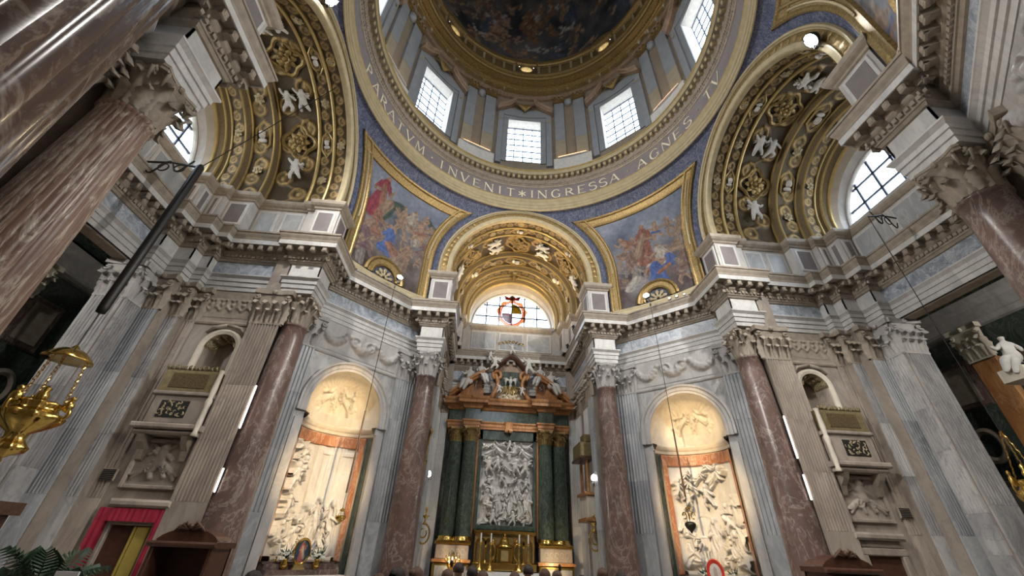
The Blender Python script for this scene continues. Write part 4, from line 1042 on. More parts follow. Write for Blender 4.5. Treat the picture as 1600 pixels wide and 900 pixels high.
GL = {                                                                 # strokes in a unit box: (x0, y0, x1, y1, thickness)
 'I': [(.5, 0, .5, 1, .13)], 'N': [(.12, 0, .12, 1, .07), (.12, 1, .88, 0, .14), (.88, 0, .88, 1, .07)], 'V': [(.08, 1, .5, 0, .14), (.5, 0, .92, 1, .07)],
 'A': [(.08, 0, .5, 1, .07), (.5, 1, .92, 0, .14), (.26, .36, .74, .36, .06)], 'M': [(.06, 0, .14, 1, .06), (.14, 1, .5, .05, .13), (.5, .05, .86, 1, .06), (.86, 1, .94, 0, .13)],
 'E': [(.2, 0, .2, 1, .13), (.2, .97, .85, .97, .06), (.2, .52, .7, .52, .06), (.2, .03, .88, .03, .06)], 'T': [(.5, 0, .5, 1, .13), (.08, .96, .92, .96, .07)],
 'P': [(.2, 0, .2, 1, .13)], 'R': [(.2, 0, .2, 1, .13), (.5, .48, .95, 0, .13)], 'S': [], 'G': [(.84, .06, .84, .42, .10), (.66, .42, .98, .42, .05)], '*': [(.5, .1, .5, .9, .12), (.15, .3, .85, .7, .12), (.15, .7, .85, .3, .12)], '.': [(.42, .5, .58, .5, .14), (.5, .42, .5, .58, .14)]}
ARCG = {'P': [(.2, .74, .55, .26, -90, 90)], 'R': [(.2, .74, .55, .26, -90, 90)], 'S': [(.5, .75, .33, .23, 20, 270), (.5, .26, .36, .26, 90, -160)], 'G': [(.52, .5, .44, .5, 45, 330)]}
def letter_mesh(ch):
    m = MB(); W_, H_, T = .60, .66, .03
    def bar(x0, y0, x1, y1, t):
        d = np.array((x1 - x0, y1 - y0)) * np.array((W_, H_)); L = np.linalg.norm(d) + 1e-9; n = np.array((-d[1], d[0])) / L * t * .6 / 2
        a = np.array((x0 - .5, y0)) * (W_, H_); b = np.array((x1 - .5, y1)) * (W_, H_); P = [a + n, b + n, b - n, a - n]
        m.add([(p[0], 0, p[1]) for p in P] + [(p[0], T, p[1]) for p in P], [(0, 1, 2, 3), (7, 6, 5, 4), (0, 4, 5, 1), (1, 5, 6, 2), (2, 6, 7, 3), (3, 7, 4, 0)])
    for s_ in GL[ch]:
        bar(*s_)
        if ch not in '*.':
            for (x, y) in ((s_[0], s_[1]), (s_[2], s_[3])):
                if y in (0, 1): bar(x - .12, .02 if y == 0 else .98, x + .12, .02 if y == 0 else .98, .05)
    for (cx, cyy, rx, ry, a0, a1) in ARCG.get(ch, []):
        A = np.radians(np.linspace(a0, a1, 13)); rows = []
        for i, a in enumerate(A):
            th = .075 * (.45 + .75 * abs(cos(a)) if ch in 'PRG' else .5 + .6 * sin(pi * i / 12))
            rows.append([((cx - .5 + rx * cos(a)) * W_ + q * cos(a) * th, o, (cyy + ry * sin(a)) * H_ + q * sin(a) * th) for q, o in ((-.5, 0), (-.5, T), (.5, T), (.5, 0), (-.5, 0))])
        m.grid(np.array(rows))
    return m.mesh('letter', 'lettergold')
LM = {c: letter_mesh(c) for c in set('PARTVMINEGS*.')}
INS = [('P', -80.6), ('A', -75), ('R', -69.8), ('A', -64.6), ('T', -59.5), ('V', -54.2), ('M', -48.6), ('.', -42.4), ('I', -37.6), ('N', -32.2), ('V', -26.6), ('E', -20.9), ('N', -15.4), ('I', -10.4), ('T', -5.6), ('*', -.5), ('I', 3.9), ('N', 8.4), ('G', 14.4), ('R', 20.2), ('E', 25.6), ('S', 30.4), ('S', 34.9), ('A', 39.8), ('.', 46), ('A', 52), ('G', 57.8), ('N', 63.3), ('E', 68.6), ('S', 73.8), ('.', 79.2), ('T', 84.8), ('V', 89.8)]
for ch, az in INS:
    a = radians(az); n = Vector((-sin(a), -cos(a), 0)); ex = Vector((cos(a), -sin(a), 0)); p = (8.02 * sin(a), 8.02 * cos(a), 19.52)
    obj('letter', LM[ch], ring, M=frame_matrix(p, ex, Vector((sin(a), cos(a), 0)) * -1, Vector((0, 0, 1))))

# ---------------------------------------------------------------- drum wall, its windows, pilasters
RD, RG = 8.60, 9.40; AW = radians(7.9); Z0, Z1 = 23.45, 27.95
drum = empty('wall_drum'); tag(drum, 'drum wall under the dome with grey and yellow pilaster strips', 'drum wall', kind='structure')
def cyl_strip(m, R, a0, a1, z0, z1, n=8):
    A = np.linspace(a0, a1, n + 1); m.grid(np.array([[(R * sin(a), R * cos(a), z0), (R * sin(a), R * cos(a), z1)] for a in A])); return m
def curved_box(a0, a1, R0, R1, z0, z1, n=4):
    """block on the drum wall from radius R1 (wall) in to R0"""
    m = MB(); A = np.linspace(a0, a1, n + 1)
    P = np.array([[(R * sin(a), R * cos(a), z) for R, z in ((R1, z0), (R0, z0), (R0, z1), (R1, z1), (R1, z0))] for a in A]); m.grid(P)
    for a in (a0, a1): m.add([(R1 * sin(a), R1 * cos(a), z0), (R0 * sin(a), R0 * cos(a), z0), (R0 * sin(a), R0 * cos(a), z1), (R1 * sin(a), R1 * cos(a), z1)], [(0, 1, 2, 3)])
    return m
POS = ['over the middle of the altar side', 'right of the middle one over the altar', 'at the right, seen edge on', 'behind the camera, right', 'behind the camera, middle', 'behind the camera, left', 'at the upper left, seen edge on', 'left of the middle one over the altar']
for k in range(8):
    a = k * pi / 4; seen = k in (0, 1, 2, 6, 7)
    w = MB(); cyl_strip(w, RD, a + AW, a + pi / 4 - AW, 21.4, 31.0, 14); cyl_strip(w, RD, a - AW, a + AW, 21.4, Z0, 4); cyl_strip(w, RD, a - AW, a + AW, Z1, 31.0, 4)
    w.build('drum_wall_bay', 'drumbrown', drum)
    # window
    WN += 1
    rv = MB()
    for sg in (-1, 1):
        b = a + sg * AW; rv.add([(RD * sin(b), RD * cos(b), Z0), (RG * sin(b), RG * cos(b), Z0), (RG * sin(b), RG * cos(b), Z1), (RD * sin(b), RD * cos(b), Z1)], [(0, 1, 2, 3)])
    for z in (Z0, Z1): rv.add([(R * sin(b), R * cos(b), z) for R, b in ((RD, a - AW), (RD, a + AW), (RG, a + AW), (RG, a - AW))], [(0, 1, 2, 3)])
    win = rv.build('window_%d' % WN, 'stucco', None, kind='structure'); tag(win, 'tall drum window %s' % POS[k], 'window')
    hw = RG * sin(AW); D = RG * cos(AW) - .08; ex = np.array((cos(a), -sin(a), 0)); ey = np.array((sin(a), cos(a), 0)); nc, nr = 4, 7
    def loc(x, y, z): return tuple(ex * x + ey * (D + y) + np.array((0, 0, z)))
    xs = np.linspace(-hw, hw, nc + 1); zs = np.linspace(Z0, Z1, nr + 1)
    if seen:
        pm = None
        for i in range(nc):
            for j in range(nr):
                cx_, cz_ = (xs[i] + xs[i + 1]) / 2, (zs[j] + zs[j + 1]) / 2; wx, wz = (xs[1] - xs[0]) / 2 - .015, (zs[1] - zs[0]) / 2 - .015
                if pm is None: pm = MB().add([(-wx, 0, -wz), (wx, 0, -wz), (wx, 0, wz), (-wx, 0, wz), (-wx, .01, -wz), (wx, .01, -wz), (wx, .01, wz), (-wx, .01, wz)], [(0, 1, 2, 3), (7, 6, 5, 4)]).mesh('pane', 'glass')
                obj('pane', pm, win, M=frame_matrix(loc(cx_, 0, cz_), ex, ey, (0, 0, 1)))
        for x in xs: q = MB(); q.box(x - .03, x + .03, -.03, .03, Z0, Z1); q.build('glazing_bar', 'lead', win).matrix_local = frame_matrix(loc(0, 0, 0), ex, ey, (0, 0, 1))
        for z in zs: q = MB(); q.box(-hw, hw, -.028, .028, z - .03, z + .03); q.build('glazing_bar', 'lead', win).matrix_local = frame_matrix(loc(0, 0, 0), ex, ey, (0, 0, 1))
        # surround and broken pediment
        for sg in (-1, 1):
            b0, b1 = sorted((a + sg * AW, a + sg * radians(10.4))); curved_box(b0, b1, RD - .07, RD, Z0 - .15, Z1 + .3, 2).build('window_jamb', 'drumblue', win)
            b0, b1 = sorted((a + sg * radians(10.6), a + sg * radians(13.2))); curved_box(b0, b1, RD - .16, RD, Z0 - .5, Z1 + .5, 2).build('window_pilaster', 'drumblue', drum)
            ro = obj('rosette', ros_s, drum, M=frame_matrix(((RD - .18) * sin(a + sg * radians(11.9)), (RD - .18) * cos(a + sg * radians(11.9)), Z1 - .25), (cos(a), -sin(a), 0), (0, 0, 1), (-sin(a), -cos(a), 0)))
        curved_box(a - radians(10.4), a + radians(10.4), RD - .08, RD, Z1 + .02, Z1 + .35, 5).build('window_head', 'drumblue', win)
        curved_box(a - radians(13), a + radians(13), RD - .05, RD + .01, Z1 + .5, Z1 + 1.35, 6).build('tympanum', 'drumblue', drum)
        for sg in (-1, 1):
            pm2 = MB(); n = 9; prof = [(0, 0), (.35, 0), (.42, .10), (.50, .14), (.55, .30), (.55, .36), (0, .40)]; G = []
            for i in range(n + 1):
                t = i / n; an = a + sg * radians(14 - 9.5 * t); z = Z1 + .55 + 1.35 * (t ** .8) - .2 * sin(pi * t)
                G.append([((RD - o) * sin(an), (RD - o) * cos(an), z + h) for o, h in prof])
            pm2.grid(np.array(G)); pm2.add(G[0], [tuple(range(7))]); pm2.add(G[-1], [tuple(range(7))]); pm2.build('broken_pediment', 'pediment', drum)
        sh = MB(); 
        for i in range(7):
            t = (i - 3) / 3; sh.tube([((RD - .15) * sin(a + .0), (RD - .15) * cos(a), Z1 + 1.0), ((RD - .35) * sin(a + t * .05), (RD - .35) * cos(a + t * .05), Z1 + 1.5), ((RD - .2) * sin(a + t * .085), (RD - .2) * cos(a + t * .085), Z1 + 1.95 - .25 * abs(t))], [.04, .10, .07], 6)
        sh.build('shell', 'gold', drum, smooth=True)
    # pilaster strips of the pier right of this window
    am = a + pi / 8
    for (d0, d1, th) in ((-7.6, -2.8, .16), (2.0, 7.4, .16)):
        for (z0, z1, mt_) in ((23.4, 25.5, 'drumyellow'), (25.51, 29.85, 'drumblue')):  # strips yellowish in the lower part, grey blue above
            curved_box(am + radians(d0), am + radians(d1), RD - th, RD, z0, z1, 3).build('pilaster_strip', mt_, drum)
        cp = curved_box(am + radians(d0 - .5), am + radians(d1 + .5), RD - th - .14, RD, 29.85, 30.0, 3).build('drum_capital', 'gold', drum)
        lo, hi, vo = CARVE['gold']
        for q in np.linspace(d0 + .6, d1 - .6, 3):
            an = am + radians(q); obj('acanthus_leaf', lo, cp, M=frame_matrix(((RD - th) * sin(an), (RD - th) * cos(an), 29.95), (-cos(an), sin(an), 0), (-sin(an), -cos(an), 0), (0, 0, 1)))
        for q in (d0, d1):
            an = am + radians(q); obj('volute', vo, cp, M=frame_matrix(((RD - th - .12) * sin(an), (RD - th - .12) * cos(an), 30.45), (-cos(an), sin(an), 0), (-sin(an), -cos(an), 0), (0, 0, 1)))
    curved_box(am + radians(-2.6), am + radians(1.8), RD - .04, RD, 22.6, 29.85, 3).build('recessed_strip', 'drumbrown', drum)
    curved_box(am + radians(-8.6), am + radians(8.6), RD - .30, RD, 21.5, 23.4, 5).build('pilaster_base', 'stucco', drum)
    if seen or k == 5:
        shl = MB(); shl.ball(((RD - .12) * sin(am - .007), (RD - .12) * cos(am - .007), 29.75), (.30, .30, .34), 12, 8)
        shl.build('shell', 'drumblue', drum, smooth=True)

# entablature, attic, dome above the drum
TN += 1
ent = empty('trim_%d' % TN); tag(ent, 'gilded entablature and attic ring under the painted dome', 'dome cornice', kind='structure')
lath('drum_backing', [(8.72, 30.4), (8.66, 33.45)], 'plaster', 128, ent)
lath('drum_architrave', [(8.6, 30.55), (8.42, 30.58), (8.42, 30.8), (8.38, 30.82), (8.38, 31.0)], 'pediment', 128, ent)
A_, Z_ = np.meshgrid(np.linspace(0, 2 * pi, 640), np.linspace(31.0, 31.62, 9), indexing='ij'); H = .10 * fbm(A_ * 22, Z_ * 3.2, 8) * np.abs(np.sin(A_ * 32))
MB().grid(np.stack([(8.40 - H) * np.sin(A_), (8.40 - H) * np.cos(A_), Z_], -1)).build('gilded_frieze', 'gold', ent)
lath('drum_cornice', [(8.38, 31.62), (8.30, 31.66), (8.26, 31.76), (8.16, 31.80), (8.16, 31.98), (7.82, 32.06), (7.80, 32.3), (7.72, 32.36)], 'gold', 128, ent)
lath('drum_cornice_lip', [(7.72, 32.36), (7.68, 32.5), (7.60, 32.66), (7.59, 32.78), (7.75, 32.82), (8.1, 32.84)], 'gold', 128, ent)
bd = MB()
for k in range(260):
    a = 2 * pi * k / 260; bd.ball((8.15 * cos(a), 8.15 * sin(a), 31.9), .07, 5, 4)
bd.build('bead_course', 'gold', ent, kind='stuff')
att = MB(); n = 8
OC_R = .52
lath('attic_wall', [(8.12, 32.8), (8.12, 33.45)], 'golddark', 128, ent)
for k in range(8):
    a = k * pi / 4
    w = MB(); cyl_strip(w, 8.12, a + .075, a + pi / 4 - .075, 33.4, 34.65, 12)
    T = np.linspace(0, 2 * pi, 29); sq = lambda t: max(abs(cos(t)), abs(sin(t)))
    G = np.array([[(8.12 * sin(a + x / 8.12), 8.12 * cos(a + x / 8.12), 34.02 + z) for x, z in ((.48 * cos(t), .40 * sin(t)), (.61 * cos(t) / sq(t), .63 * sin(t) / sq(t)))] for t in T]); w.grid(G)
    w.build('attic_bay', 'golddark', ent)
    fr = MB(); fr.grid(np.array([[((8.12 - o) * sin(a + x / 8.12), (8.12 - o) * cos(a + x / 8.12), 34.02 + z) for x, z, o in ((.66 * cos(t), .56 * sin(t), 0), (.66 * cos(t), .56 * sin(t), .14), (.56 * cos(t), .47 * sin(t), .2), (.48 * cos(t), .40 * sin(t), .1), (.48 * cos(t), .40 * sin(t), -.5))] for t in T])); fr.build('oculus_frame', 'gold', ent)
    WN += 1
    oc = MB().add([(8.6 * sin(a + .48 * cos(t) / 8.6), 8.6 * cos(a), 34.02 + .40 * sin(t)) for t in T[:-1]], [tuple(range(28))]).build('window_%d' % WN, 'glass', None, kind='structure')
    tag(oc, 'small oval window in the attic of the dome, ' + POS[k], 'window')
    pe = MB(); G = []
    for x in np.linspace(-.95, .95, 9):
        zt = 34.72 + .42 * cos(x / .95 * pi / 2); an = a + x / 8
        G.append([((8.12 - o) * sin(an), (8.12 - o) * cos(an), zt + h) for o, h in ((0, -.25), (.28, -.06), (.34, .06), (.34, .16), (0, .22))])
    pe.grid(np.array(G)); pe.build('oculus_pediment', 'gold', ent)
    for q in np.linspace(.125, pi / 4 - .125, 6):
        an = a + q; curved_box(an - .012, an + .012, 7.98, 8.12, 33.4, 34.5, 1).build('attic_post', 'goldpale', ent)
    for q in np.linspace(.125 + .055, pi / 4 - .18, 5):
        an = a + q; curved_box(an - .036, an + .036, 8.06, 8.12, 33.55, 34.35, 2).build('attic_panel', 'gold', ent)
lath('attic_rim', [(8.12, 34.6), (7.98, 34.66), (7.90, 34.75), (7.80, 34.78), (7.78, 34.95), (7.82, 35.0), (8.0, 35.02)], 'gold', 128, ent)
# dome painting
na, nt2 = 300, 90; AZ = np.linspace(-pi, pi, na); T = np.linspace(0, pi / 2 * .98, nt2); AZ, T = np.meshgrid(AZ, T, indexing='ij')
P = np.stack([8.02 * np.cos(T) * np.sin(AZ), 8.02 * np.cos(T) * np.cos(AZ), 34.9 + 10.5 * np.sin(T)], -1)
X, Y = AZ * 7.5, T * 9
r_ = np.random.RandomState(21); F = []
for i in range(120):
    F.append(pose(r_.uniform(-13, 13), r_.uniform(.1, 7.5), r_.uniform(1.3, 2.3), ['sit', 'bend', 'fly', 'kneel', 'putto', 'stand'][r_.randint(6)], r_.choice([-1, 1]), r_.uniform(-.4, .4), r_.rand() < .3))
pal = [(.20, .09, .06), (.09, .11, .18), (.28, .22, .16), (.22, .13, .08), (.12, .10, .09), (.07, .09, .12), (.26, .18, .12), (.18, .16, .15)]
skyd = lambda X, Y: np.array((.085, .085, .095)) + (fbm(X * .7 + 30, Y * .7 + 4, 6)[..., None] - .5) * np.array((.24, .22, .22)) + np.clip((Y - 5) / 8, 0, 1)[..., None] * np.array((.16, .13, .09))
C = paint(X, Y, skyd, F, pal, 5)
me = MB().grid(P).mesh('ceiling_dome', 'fresco', None, True); colour_verts(me, np.clip(C, .015, .6))
tag(obj('ceiling_dome', me, kind='structure'), 'dark painted dome crowded with figures on clouds', 'dome')
# outer masonry that keeps daylight to the windows
om = MB(); a = np.linspace(0, pi, 25)
for arm in ARM:
    q = MB()
    for a0, b0 in ((-14.6, -2.75), (2.75, 14.6)): q.add([(a0, 14.4, 9.6), (b0, 14.4, 9.6), (b0, 14.4, 21.3), (a0, 14.4, 21.3)], [(0, 1, 2, 3)])
    q.add([(-2.75, 14.4, 9.6), (2.75, 14.4, 9.6), (2.75, 14.4, 13.5), (-2.75, 14.4, 13.5)], [(0, 1, 2, 3)])
    q.grid(np.array([[(2.75 * cos(t), 14.4, 13.66 + 2.75 * sin(t)), (2.75 * cos(t), 14.4, 21.3)] for t in a]))
    om.add(ARM[arm](q.verts()), q.f)
T = np.linspace(0, 2 * pi, 65); G = []
for t in T:
    c, s_ = cos(t), sin(t); k = 14.5 / max(abs(c), abs(s_)); G.append([(8.9 * c, 8.9 * s_, 21.2), (k * c, k * s_, 21.2)])
om.grid(np.array(G)); G = []
for t in T:
    c, s_ = cos(t), sin(t); k = 14.3 / max(abs(c), abs(s_)); k2 = 19 / max(abs(c), abs(s_)); G.append([(k * c, k * s_, 10.75), (k2 * c, k2 * s_, 10.75)])
om.grid(np.array(G)); om.strip([(-19, -19), (19, -19), (19, 19), (-19, 19)], FZ - .3, 10.8, True)
om.lathe([(8.9, 21.0), (9.9, 21.0), (9.9, 21.5), (8.7, 21.5)], 64)
om.add([(-19, -19, FZ - .25), (19, -19, FZ - .25), (19, 19, FZ - .25), (-19, 19, FZ - .25)], [(0, 1, 2, 3)])
tag(om.build('wall_outer', 'plaster', kind='structure'), 'outer masonry of the church behind the marble walls', 'wall')

# ================================================================ columns
def lathe_part(name, prof, mat, parent, seg=40, smooth=True, fr=None):
    return MB().lathe(prof, seg, fr=fr).build(name, mat, parent, smooth=smooth)
def shaft_profile(z0, z1, r0, r1, n=16):
    out = [(r0 * 1.06, z0), (r0 * 1.06, z0 + .06), (r0, z0 + .14)]
    for i in range(n + 1):
        t = i / n; out.append((r0 + (r1 - r0) * t - .0 + .012 * sin(pi * t), z0 + .14 + (z1 - z0 - .26) * t))
    out += [(r1 + .02, z1 - .10), (r1 + .045, z1 - .06), (r1 + .045, z1 - .02), (r1 + .0, z1)]
    return out
def column_capital(parent, z0, h, r, carve, name='capital', s=1.0):
    c = MB().lathe([(r * .98, 0), (r * 1.0, h * .5), (r * 1.08, h * .75), (r * 1.3, h * .88), (0, h * .88)], 24).build(name, carve, parent); c.location = (0, 0, z0)
    lo, hi, vo = CARVE[carve]
    for i in range(8):
        a = 2 * pi * i / 8; a2 = a + pi / 8
        obj('acanthus_leaf', lo, c, M=Matrix.Rotation(a, 4, 'Z') @ Matrix.Translation((0, r * .98, .02)) @ Matrix.Scale(s, 4))
        obj('acanthus_leaf', hi, c, M=Matrix.Rotation(a2, 4, 'Z') @ Matrix.Translation((0, r * .97, .02)) @ Matrix.Scale(s, 4))
    for i in range(4):
        a = pi / 4 + i * pi / 2
        for q in (-.10, .10):
            obj('volute', vo, c, M=Matrix.Rotation(a, 4, 'Z') @ Matrix.Translation((r * 1.42, q * s, h * .83)) @ Matrix.Rotation(pi + q * 2, 4, 'Z') @ Matrix.Scale(s * 1.1, 4))
    w = r * 1.72; pts = []
    for i in range(4):
        a = pi / 4 + i * pi / 2; b = a + pi / 2
        A = np.array((cos(a), sin(a))) * w * 1.0; B = np.array((cos(b), sin(b))) * w * 1.0; T = (B - A) / np.linalg.norm(B - A)
        pts.append(tuple(A + T * .08)); 
        for t in (.25, .5, .75):
            p = A * (1 - t) + B * t; pts.append(tuple(p * (1 - .16 * sin(pi * t))))
        pts.append(tuple(B - T * .08))
    ab = MB(); ab.prism(pts, h * .87, h * .94); ab.prism([(x * 1.04, y * 1.04) for x, y in pts], h * .94, h)
    for i in range(4):
        a = i * pi / 2; ab.ball((r * 1.18 * cos(a), r * 1.18 * sin(a), h * .9), .085 * s, 7, 5)
    ab.build('abacus', carve, c)
    return c
def marble_column(x, y, label, mat, carve, reeds=0, r0=.61, r1=.395):
    t = empty('marble_column', (x, y, FZ)); tag(t, label, 'column', 'red marble columns of the crossing', 'thing')
    H = 7.97 - FZ
    p = MB(); p.box(-.66, .66, -.66, .66, 0, .22); p.build('plinth', 'greyplain', t)
    lathe_part('base', [(.66, .22), (.69, .28), (.67, .36), (.64, .38), (.63, .44), (.66, .48), (.67, .54), (.64, .58), (.62, .60)], 'greyplain', t)
    fr = (lambda A: 1 - (.6 / reeds) * (1 - np.abs(np.cos(A * reeds / 2))) ** 1.0 - .012 * (np.abs(np.cos(A * reeds / 2)) < .25)) if reeds else None
    sh = MB().lathe(shaft_profile(.58, H, r0, r1), 48 if not reeds else reeds * 8, fr=fr).build('shaft', mat, t, smooth=True)
    column_capital(t, H, 9.1 - 7.97, r1, carve)
    return t
CL = {('far_left', 0): ('red marble column beside the left transept arm with a light tube beside it', 'red', 'stone', 0), ('far_left', 1): ('red marble column between the left niche and the altar recess', 'red', 'greyplain', 0),
      ('far_right', 0): ('red marble column beside the right transept arm with a light tube beside it', 'red', 'stone', 0), ('far_right', 1): ('red marble column between the altar recess and the right niche', 'red', 'greyplain', 0),
      ('near_left', 0): ('near ribbed pinkish column with a carved capital, left side', 'redlight', 'stone', 30), ('near_left', 1): ('huge dark ribbed column filling the upper left corner', 'reddark', 'stone', 22),
      ('near_right', 0): ('near red veined column cut by the right edge', 'red', 'stone', 0)}
for (pn, k), (lab, mat, carve, reeds) in CL.items():
    sx, sy = PIERS[pn]; x, y = ((8.46, 4.18), (4.18, 8.46))[k]
    if (pn, k) == ('near_left', 1): x, y = 4.03, 8.30
    marble_column(sx * x, sy * y, lab, mat, carve, reeds)

# ================================================================ niches: half dome carving, frame, big relief, altar
_th = np.linspace(0, pi, 400); _u = NI_A * np.cos(_th); _d = NI_B * np.sin(_th); _s = np.concatenate([[0], np.cumsum(np.hypot(np.diff(_u), np.diff(_d)))]); ARC = _s[-1]
def niche_pt(s, o=0.):
    """point on the niche curve by arc length from the middle (s > 0 toward the altar side), set o in front of it"""
    t = np.interp(ARC / 2 - s, _s, _th); u = NI_A * np.cos(t); d = NI_B * np.sin(t); nu, nd = np.cos(t) / NI_A, np.sin(t) / NI_B; L = np.hypot(nu, nd)
    return u - o * nu / L, 9.6 + d - o * nd / L
FIGL = [pose(-1.0, 3.75, .95, 'fly', 1, 0, True), pose(-.75, 3.35, .85, 'putto', 1, 0, True), pose(-1.15, 3.0, .95, 'putto', -1, 0, True), pose(-.85, 2.5, .8, 'fly', -1, 0), pose(-1.1, 2.2, .7, 'putto', 1, 0),
        pose(.05, 1.35, 1.45, 'kneel', -1, 0), pose(.52, 1.5, 1.5, 'stand', -1, .05), pose(.95, 1.3, 1.65, 'stand', -1, -.05), pose(-.45, 1.25, 1.1, 'bend', 1, 0), pose(-1.05, 1.2, 1.0, 'sit', 1, 0), pose(.75, 1.2, 1.0, 'kneel', 1), pose(-.2, 1.2, .8, 'kneel', 1), pose(-.65, 1.7, .8, 'stand', 1, .1)]
FIGR = [pose(-.9, 3.9, .8, 'fly', 1), pose(-1.2, 3.5, .7, 'putto', 1), pose(-.55, 3.55, .8, 'fly', -1), pose(-.8, 3.1, .7, 'putto', -1), pose(-.25, 3.9, .75, 'fly', 1), pose(.45, 3.7, 1.15, 'fly', 1, 0, True), pose(.0, 3.2, .8, 'putto', 1, 0),
        pose(0.0, 1.4, 1.5, 'stand', 1, .03), pose(-.95, 1.3, 1.1, 'kneel', 1), pose(-1.1, 1.9, 1.0, 'sit', 1), pose(.75, 2.1, 1.25, 'stand', -1, 0), pose(1.1, 1.9, 1.4, 'bend', -1, 0), pose(1.0, 1.25, 1.25, 'kneel', -1), pose(.65, 1.25, .9, 'sit', -1), pose(1.25, 2.6, 1.0, 'stand', -1)]
for pn in ('far_left', 'far_right', 'near_left', 'near_right'):
    sx, sy = PIERS[pn]; xd = comp(DG, quad(sx, sy)); root = WALL[pn]; far = sy > 0; side = 'left' if sx < 0 else 'right'
    # half dome with shallow carving
    nt_, np_ = (120, 60) if far else (30, 12); TH, PS = np.meshgrid(np.linspace(0, pi, nt_), np.linspace(0, pi / 2, np_), indexing='ij')
    X2 = np.cos(TH) * 1.9 * np.cos(PS * .6); Y2 = PS * 1.55
    if far:
        fg = [pose(-.55, .25, .95, 'fly', 1, 0, True), pose(.6, .2, .95, 'fly', -1, 0, True), pose(.0, .1, .55, 'putto', 1), pose(-.95, .05, .6, 'sit', 1), pose(1.0, .05, .6, 'sit', -1), pose(.25, .75, .5, 'putto', -1)]
        H = relief_height(X2, Y2, fg, .20, 7)
        for i in range(16):
            a = pi * (i + .5) / 16; dd, tt = seg_dist(X2, Y2, (.0, .9), (.0 + 1.4 * cos(a), .9 + 1.1 * sin(a))); H = np.maximum(H, .018 * (dd < .03))
    else: H = 0 * X2
    rr = 1 - H / NI_A
    g = MB().grid(np.stack([NI_A * rr * np.cos(TH) * np.cos(PS), 9.6 + NI_B * rr * np.sin(TH) * np.cos(PS), NI_Z + NI_A * rr * np.sin(PS)], -1)); g.build('niche_half_dome', 'cream', root, xd, smooth=True)
    cn = MB(); ss = np.linspace(-ARC / 2 + .02, ARC / 2 - .02, 41); cn.grid(np.array([[(*niche_pt(s, o), z) for o, z in ((0, 5.12), (.05, 5.14), (.07, 5.24), (.13, 5.30), (.18, 5.38), (.19, 5.44), (0, 5.5))] for s in ss])); cn.build('niche_cornice', 'cream', root, xd)
    if not far: continue
    HW = ARC / 2 - .62
    fb = MB()
    for a, b, z0, z1 in ((-HW - .26, -HW, 1.0, 5.08), (HW, HW + .26, 1.0, 5.08), (-HW, HW, 4.68, 5.08)):
        ss = np.linspace(a, b, 3 if b - a < 1 else 25)
        fr_ = MB(); fr_.grid(np.array([[(*niche_pt(s, o), z) for o, z in ((.0, z0), (.10, z0), (.12, z0 + .03), (.12, z1 - .03), (.10, z1), (0, z1))] for s in ss])); fr_.build('relief_frame', 'redblock', root, xd)
    for a, b in ((-ARC / 2 + .05, -HW - .27), (HW + .27, ARC / 2 - .05)):
        ss = np.linspace(a, b, 4); q = MB(); q.grid(np.array([[(*niche_pt(s, .03), z) for z in (FZ, 5.1)] for s in ss])); q.build('side_strip', 'darkgreen', root, xd)
    nx, nz = 170, 230; SS, ZZ = np.meshgrid(np.linspace(-HW, HW, nx), np.linspace(1.12, 4.68, nz), indexing='ij'); XX = SS if sx < 0 else -SS
    H = relief_height(XX, ZZ, FIGL if sx < 0 else FIGR, .36, 3 if sx < 0 else 5, .02)
    if sx < 0:
        col = np.exp(-((XX - .55 - .1 * (ZZ - 3)) / .30) ** 6) * (ZZ > 2.6) * .05 * (1 + .35 * np.cos((XX - .55) * 44)); H = np.maximum(H, col)
        col = np.exp(-((XX - .05) / .12) ** 6) * (ZZ > 2.7) * .03; H = np.maximum(H, col); H = np.maximum(H, .05 * (np.abs(ZZ - 4.45) < .07) * (XX > .1))
    else:
        H = np.maximum(H, .03 * (np.abs(np.hypot(XX + .35, ZZ - 2.5) - .42) < .05) * (ZZ > 2.5)); H = np.maximum(H, .02 * (np.abs(ZZ - 2.2) < .03) * (XX < .4)); H = np.maximum(H, .04 * (np.clip(.4 - np.hypot((XX + .9) / 1.2, ZZ - 2.75), 0, 1) > .1) * fbm(XX * 5, ZZ * 5, 3))
    U_, D_ = niche_pt(SS.ravel(), .04 + H.ravel()); P = np.stack([U_.reshape(nx, nz), D_.reshape(nx, nz), ZZ], -1)
    rl = MB().grid(P).build('carved_relief', 'relief', None, xd, smooth=True); tag(rl, 'white marble relief with kneeling crowd and angels, in the left niche' if sx < 0 else 'white marble relief with a standing praying saint, in the right niche', 'relief')
    lg = MB(); ss = np.linspace(-HW, HW, 21); lg.grid(np.array([[(*niche_pt(s, o), z) for o, z in ((0, .98), (.34, .98), (.36, 1.05), (.34, 1.13), (0, 1.14))] for s in ss])); lg.build('relief_ledge', 'cream', root, xd)
    # altar below
    al = MB(); al.box(-1.25, 1.25, 9.05, 10.1, FZ, .62); a_ = al.build('niche_altar', 'redblock', None, xd); tag(a_, 'brown marble altar under the carved relief of the %s niche' % side, 'altar')
    for i, (z0, z1, dd) in enumerate(((.66, .80, 9.55), (.80, .94, 9.78), (.94, 1.0, 9.95))):
        q = MB(); q.box(-1.2, 1.2, dd, 10.35, z0, z1); q.build('altar_step', 'red', a_, xd)
    q = MB(); q.box(-1.3, 1.3, 9.0, 9.6, .62, .66); c_ = q.build('altar_cloth', 'whitecloth', None, xd); tag(c_, 'white cloth on the brown altar of the %s niche' % side, 'cloth')

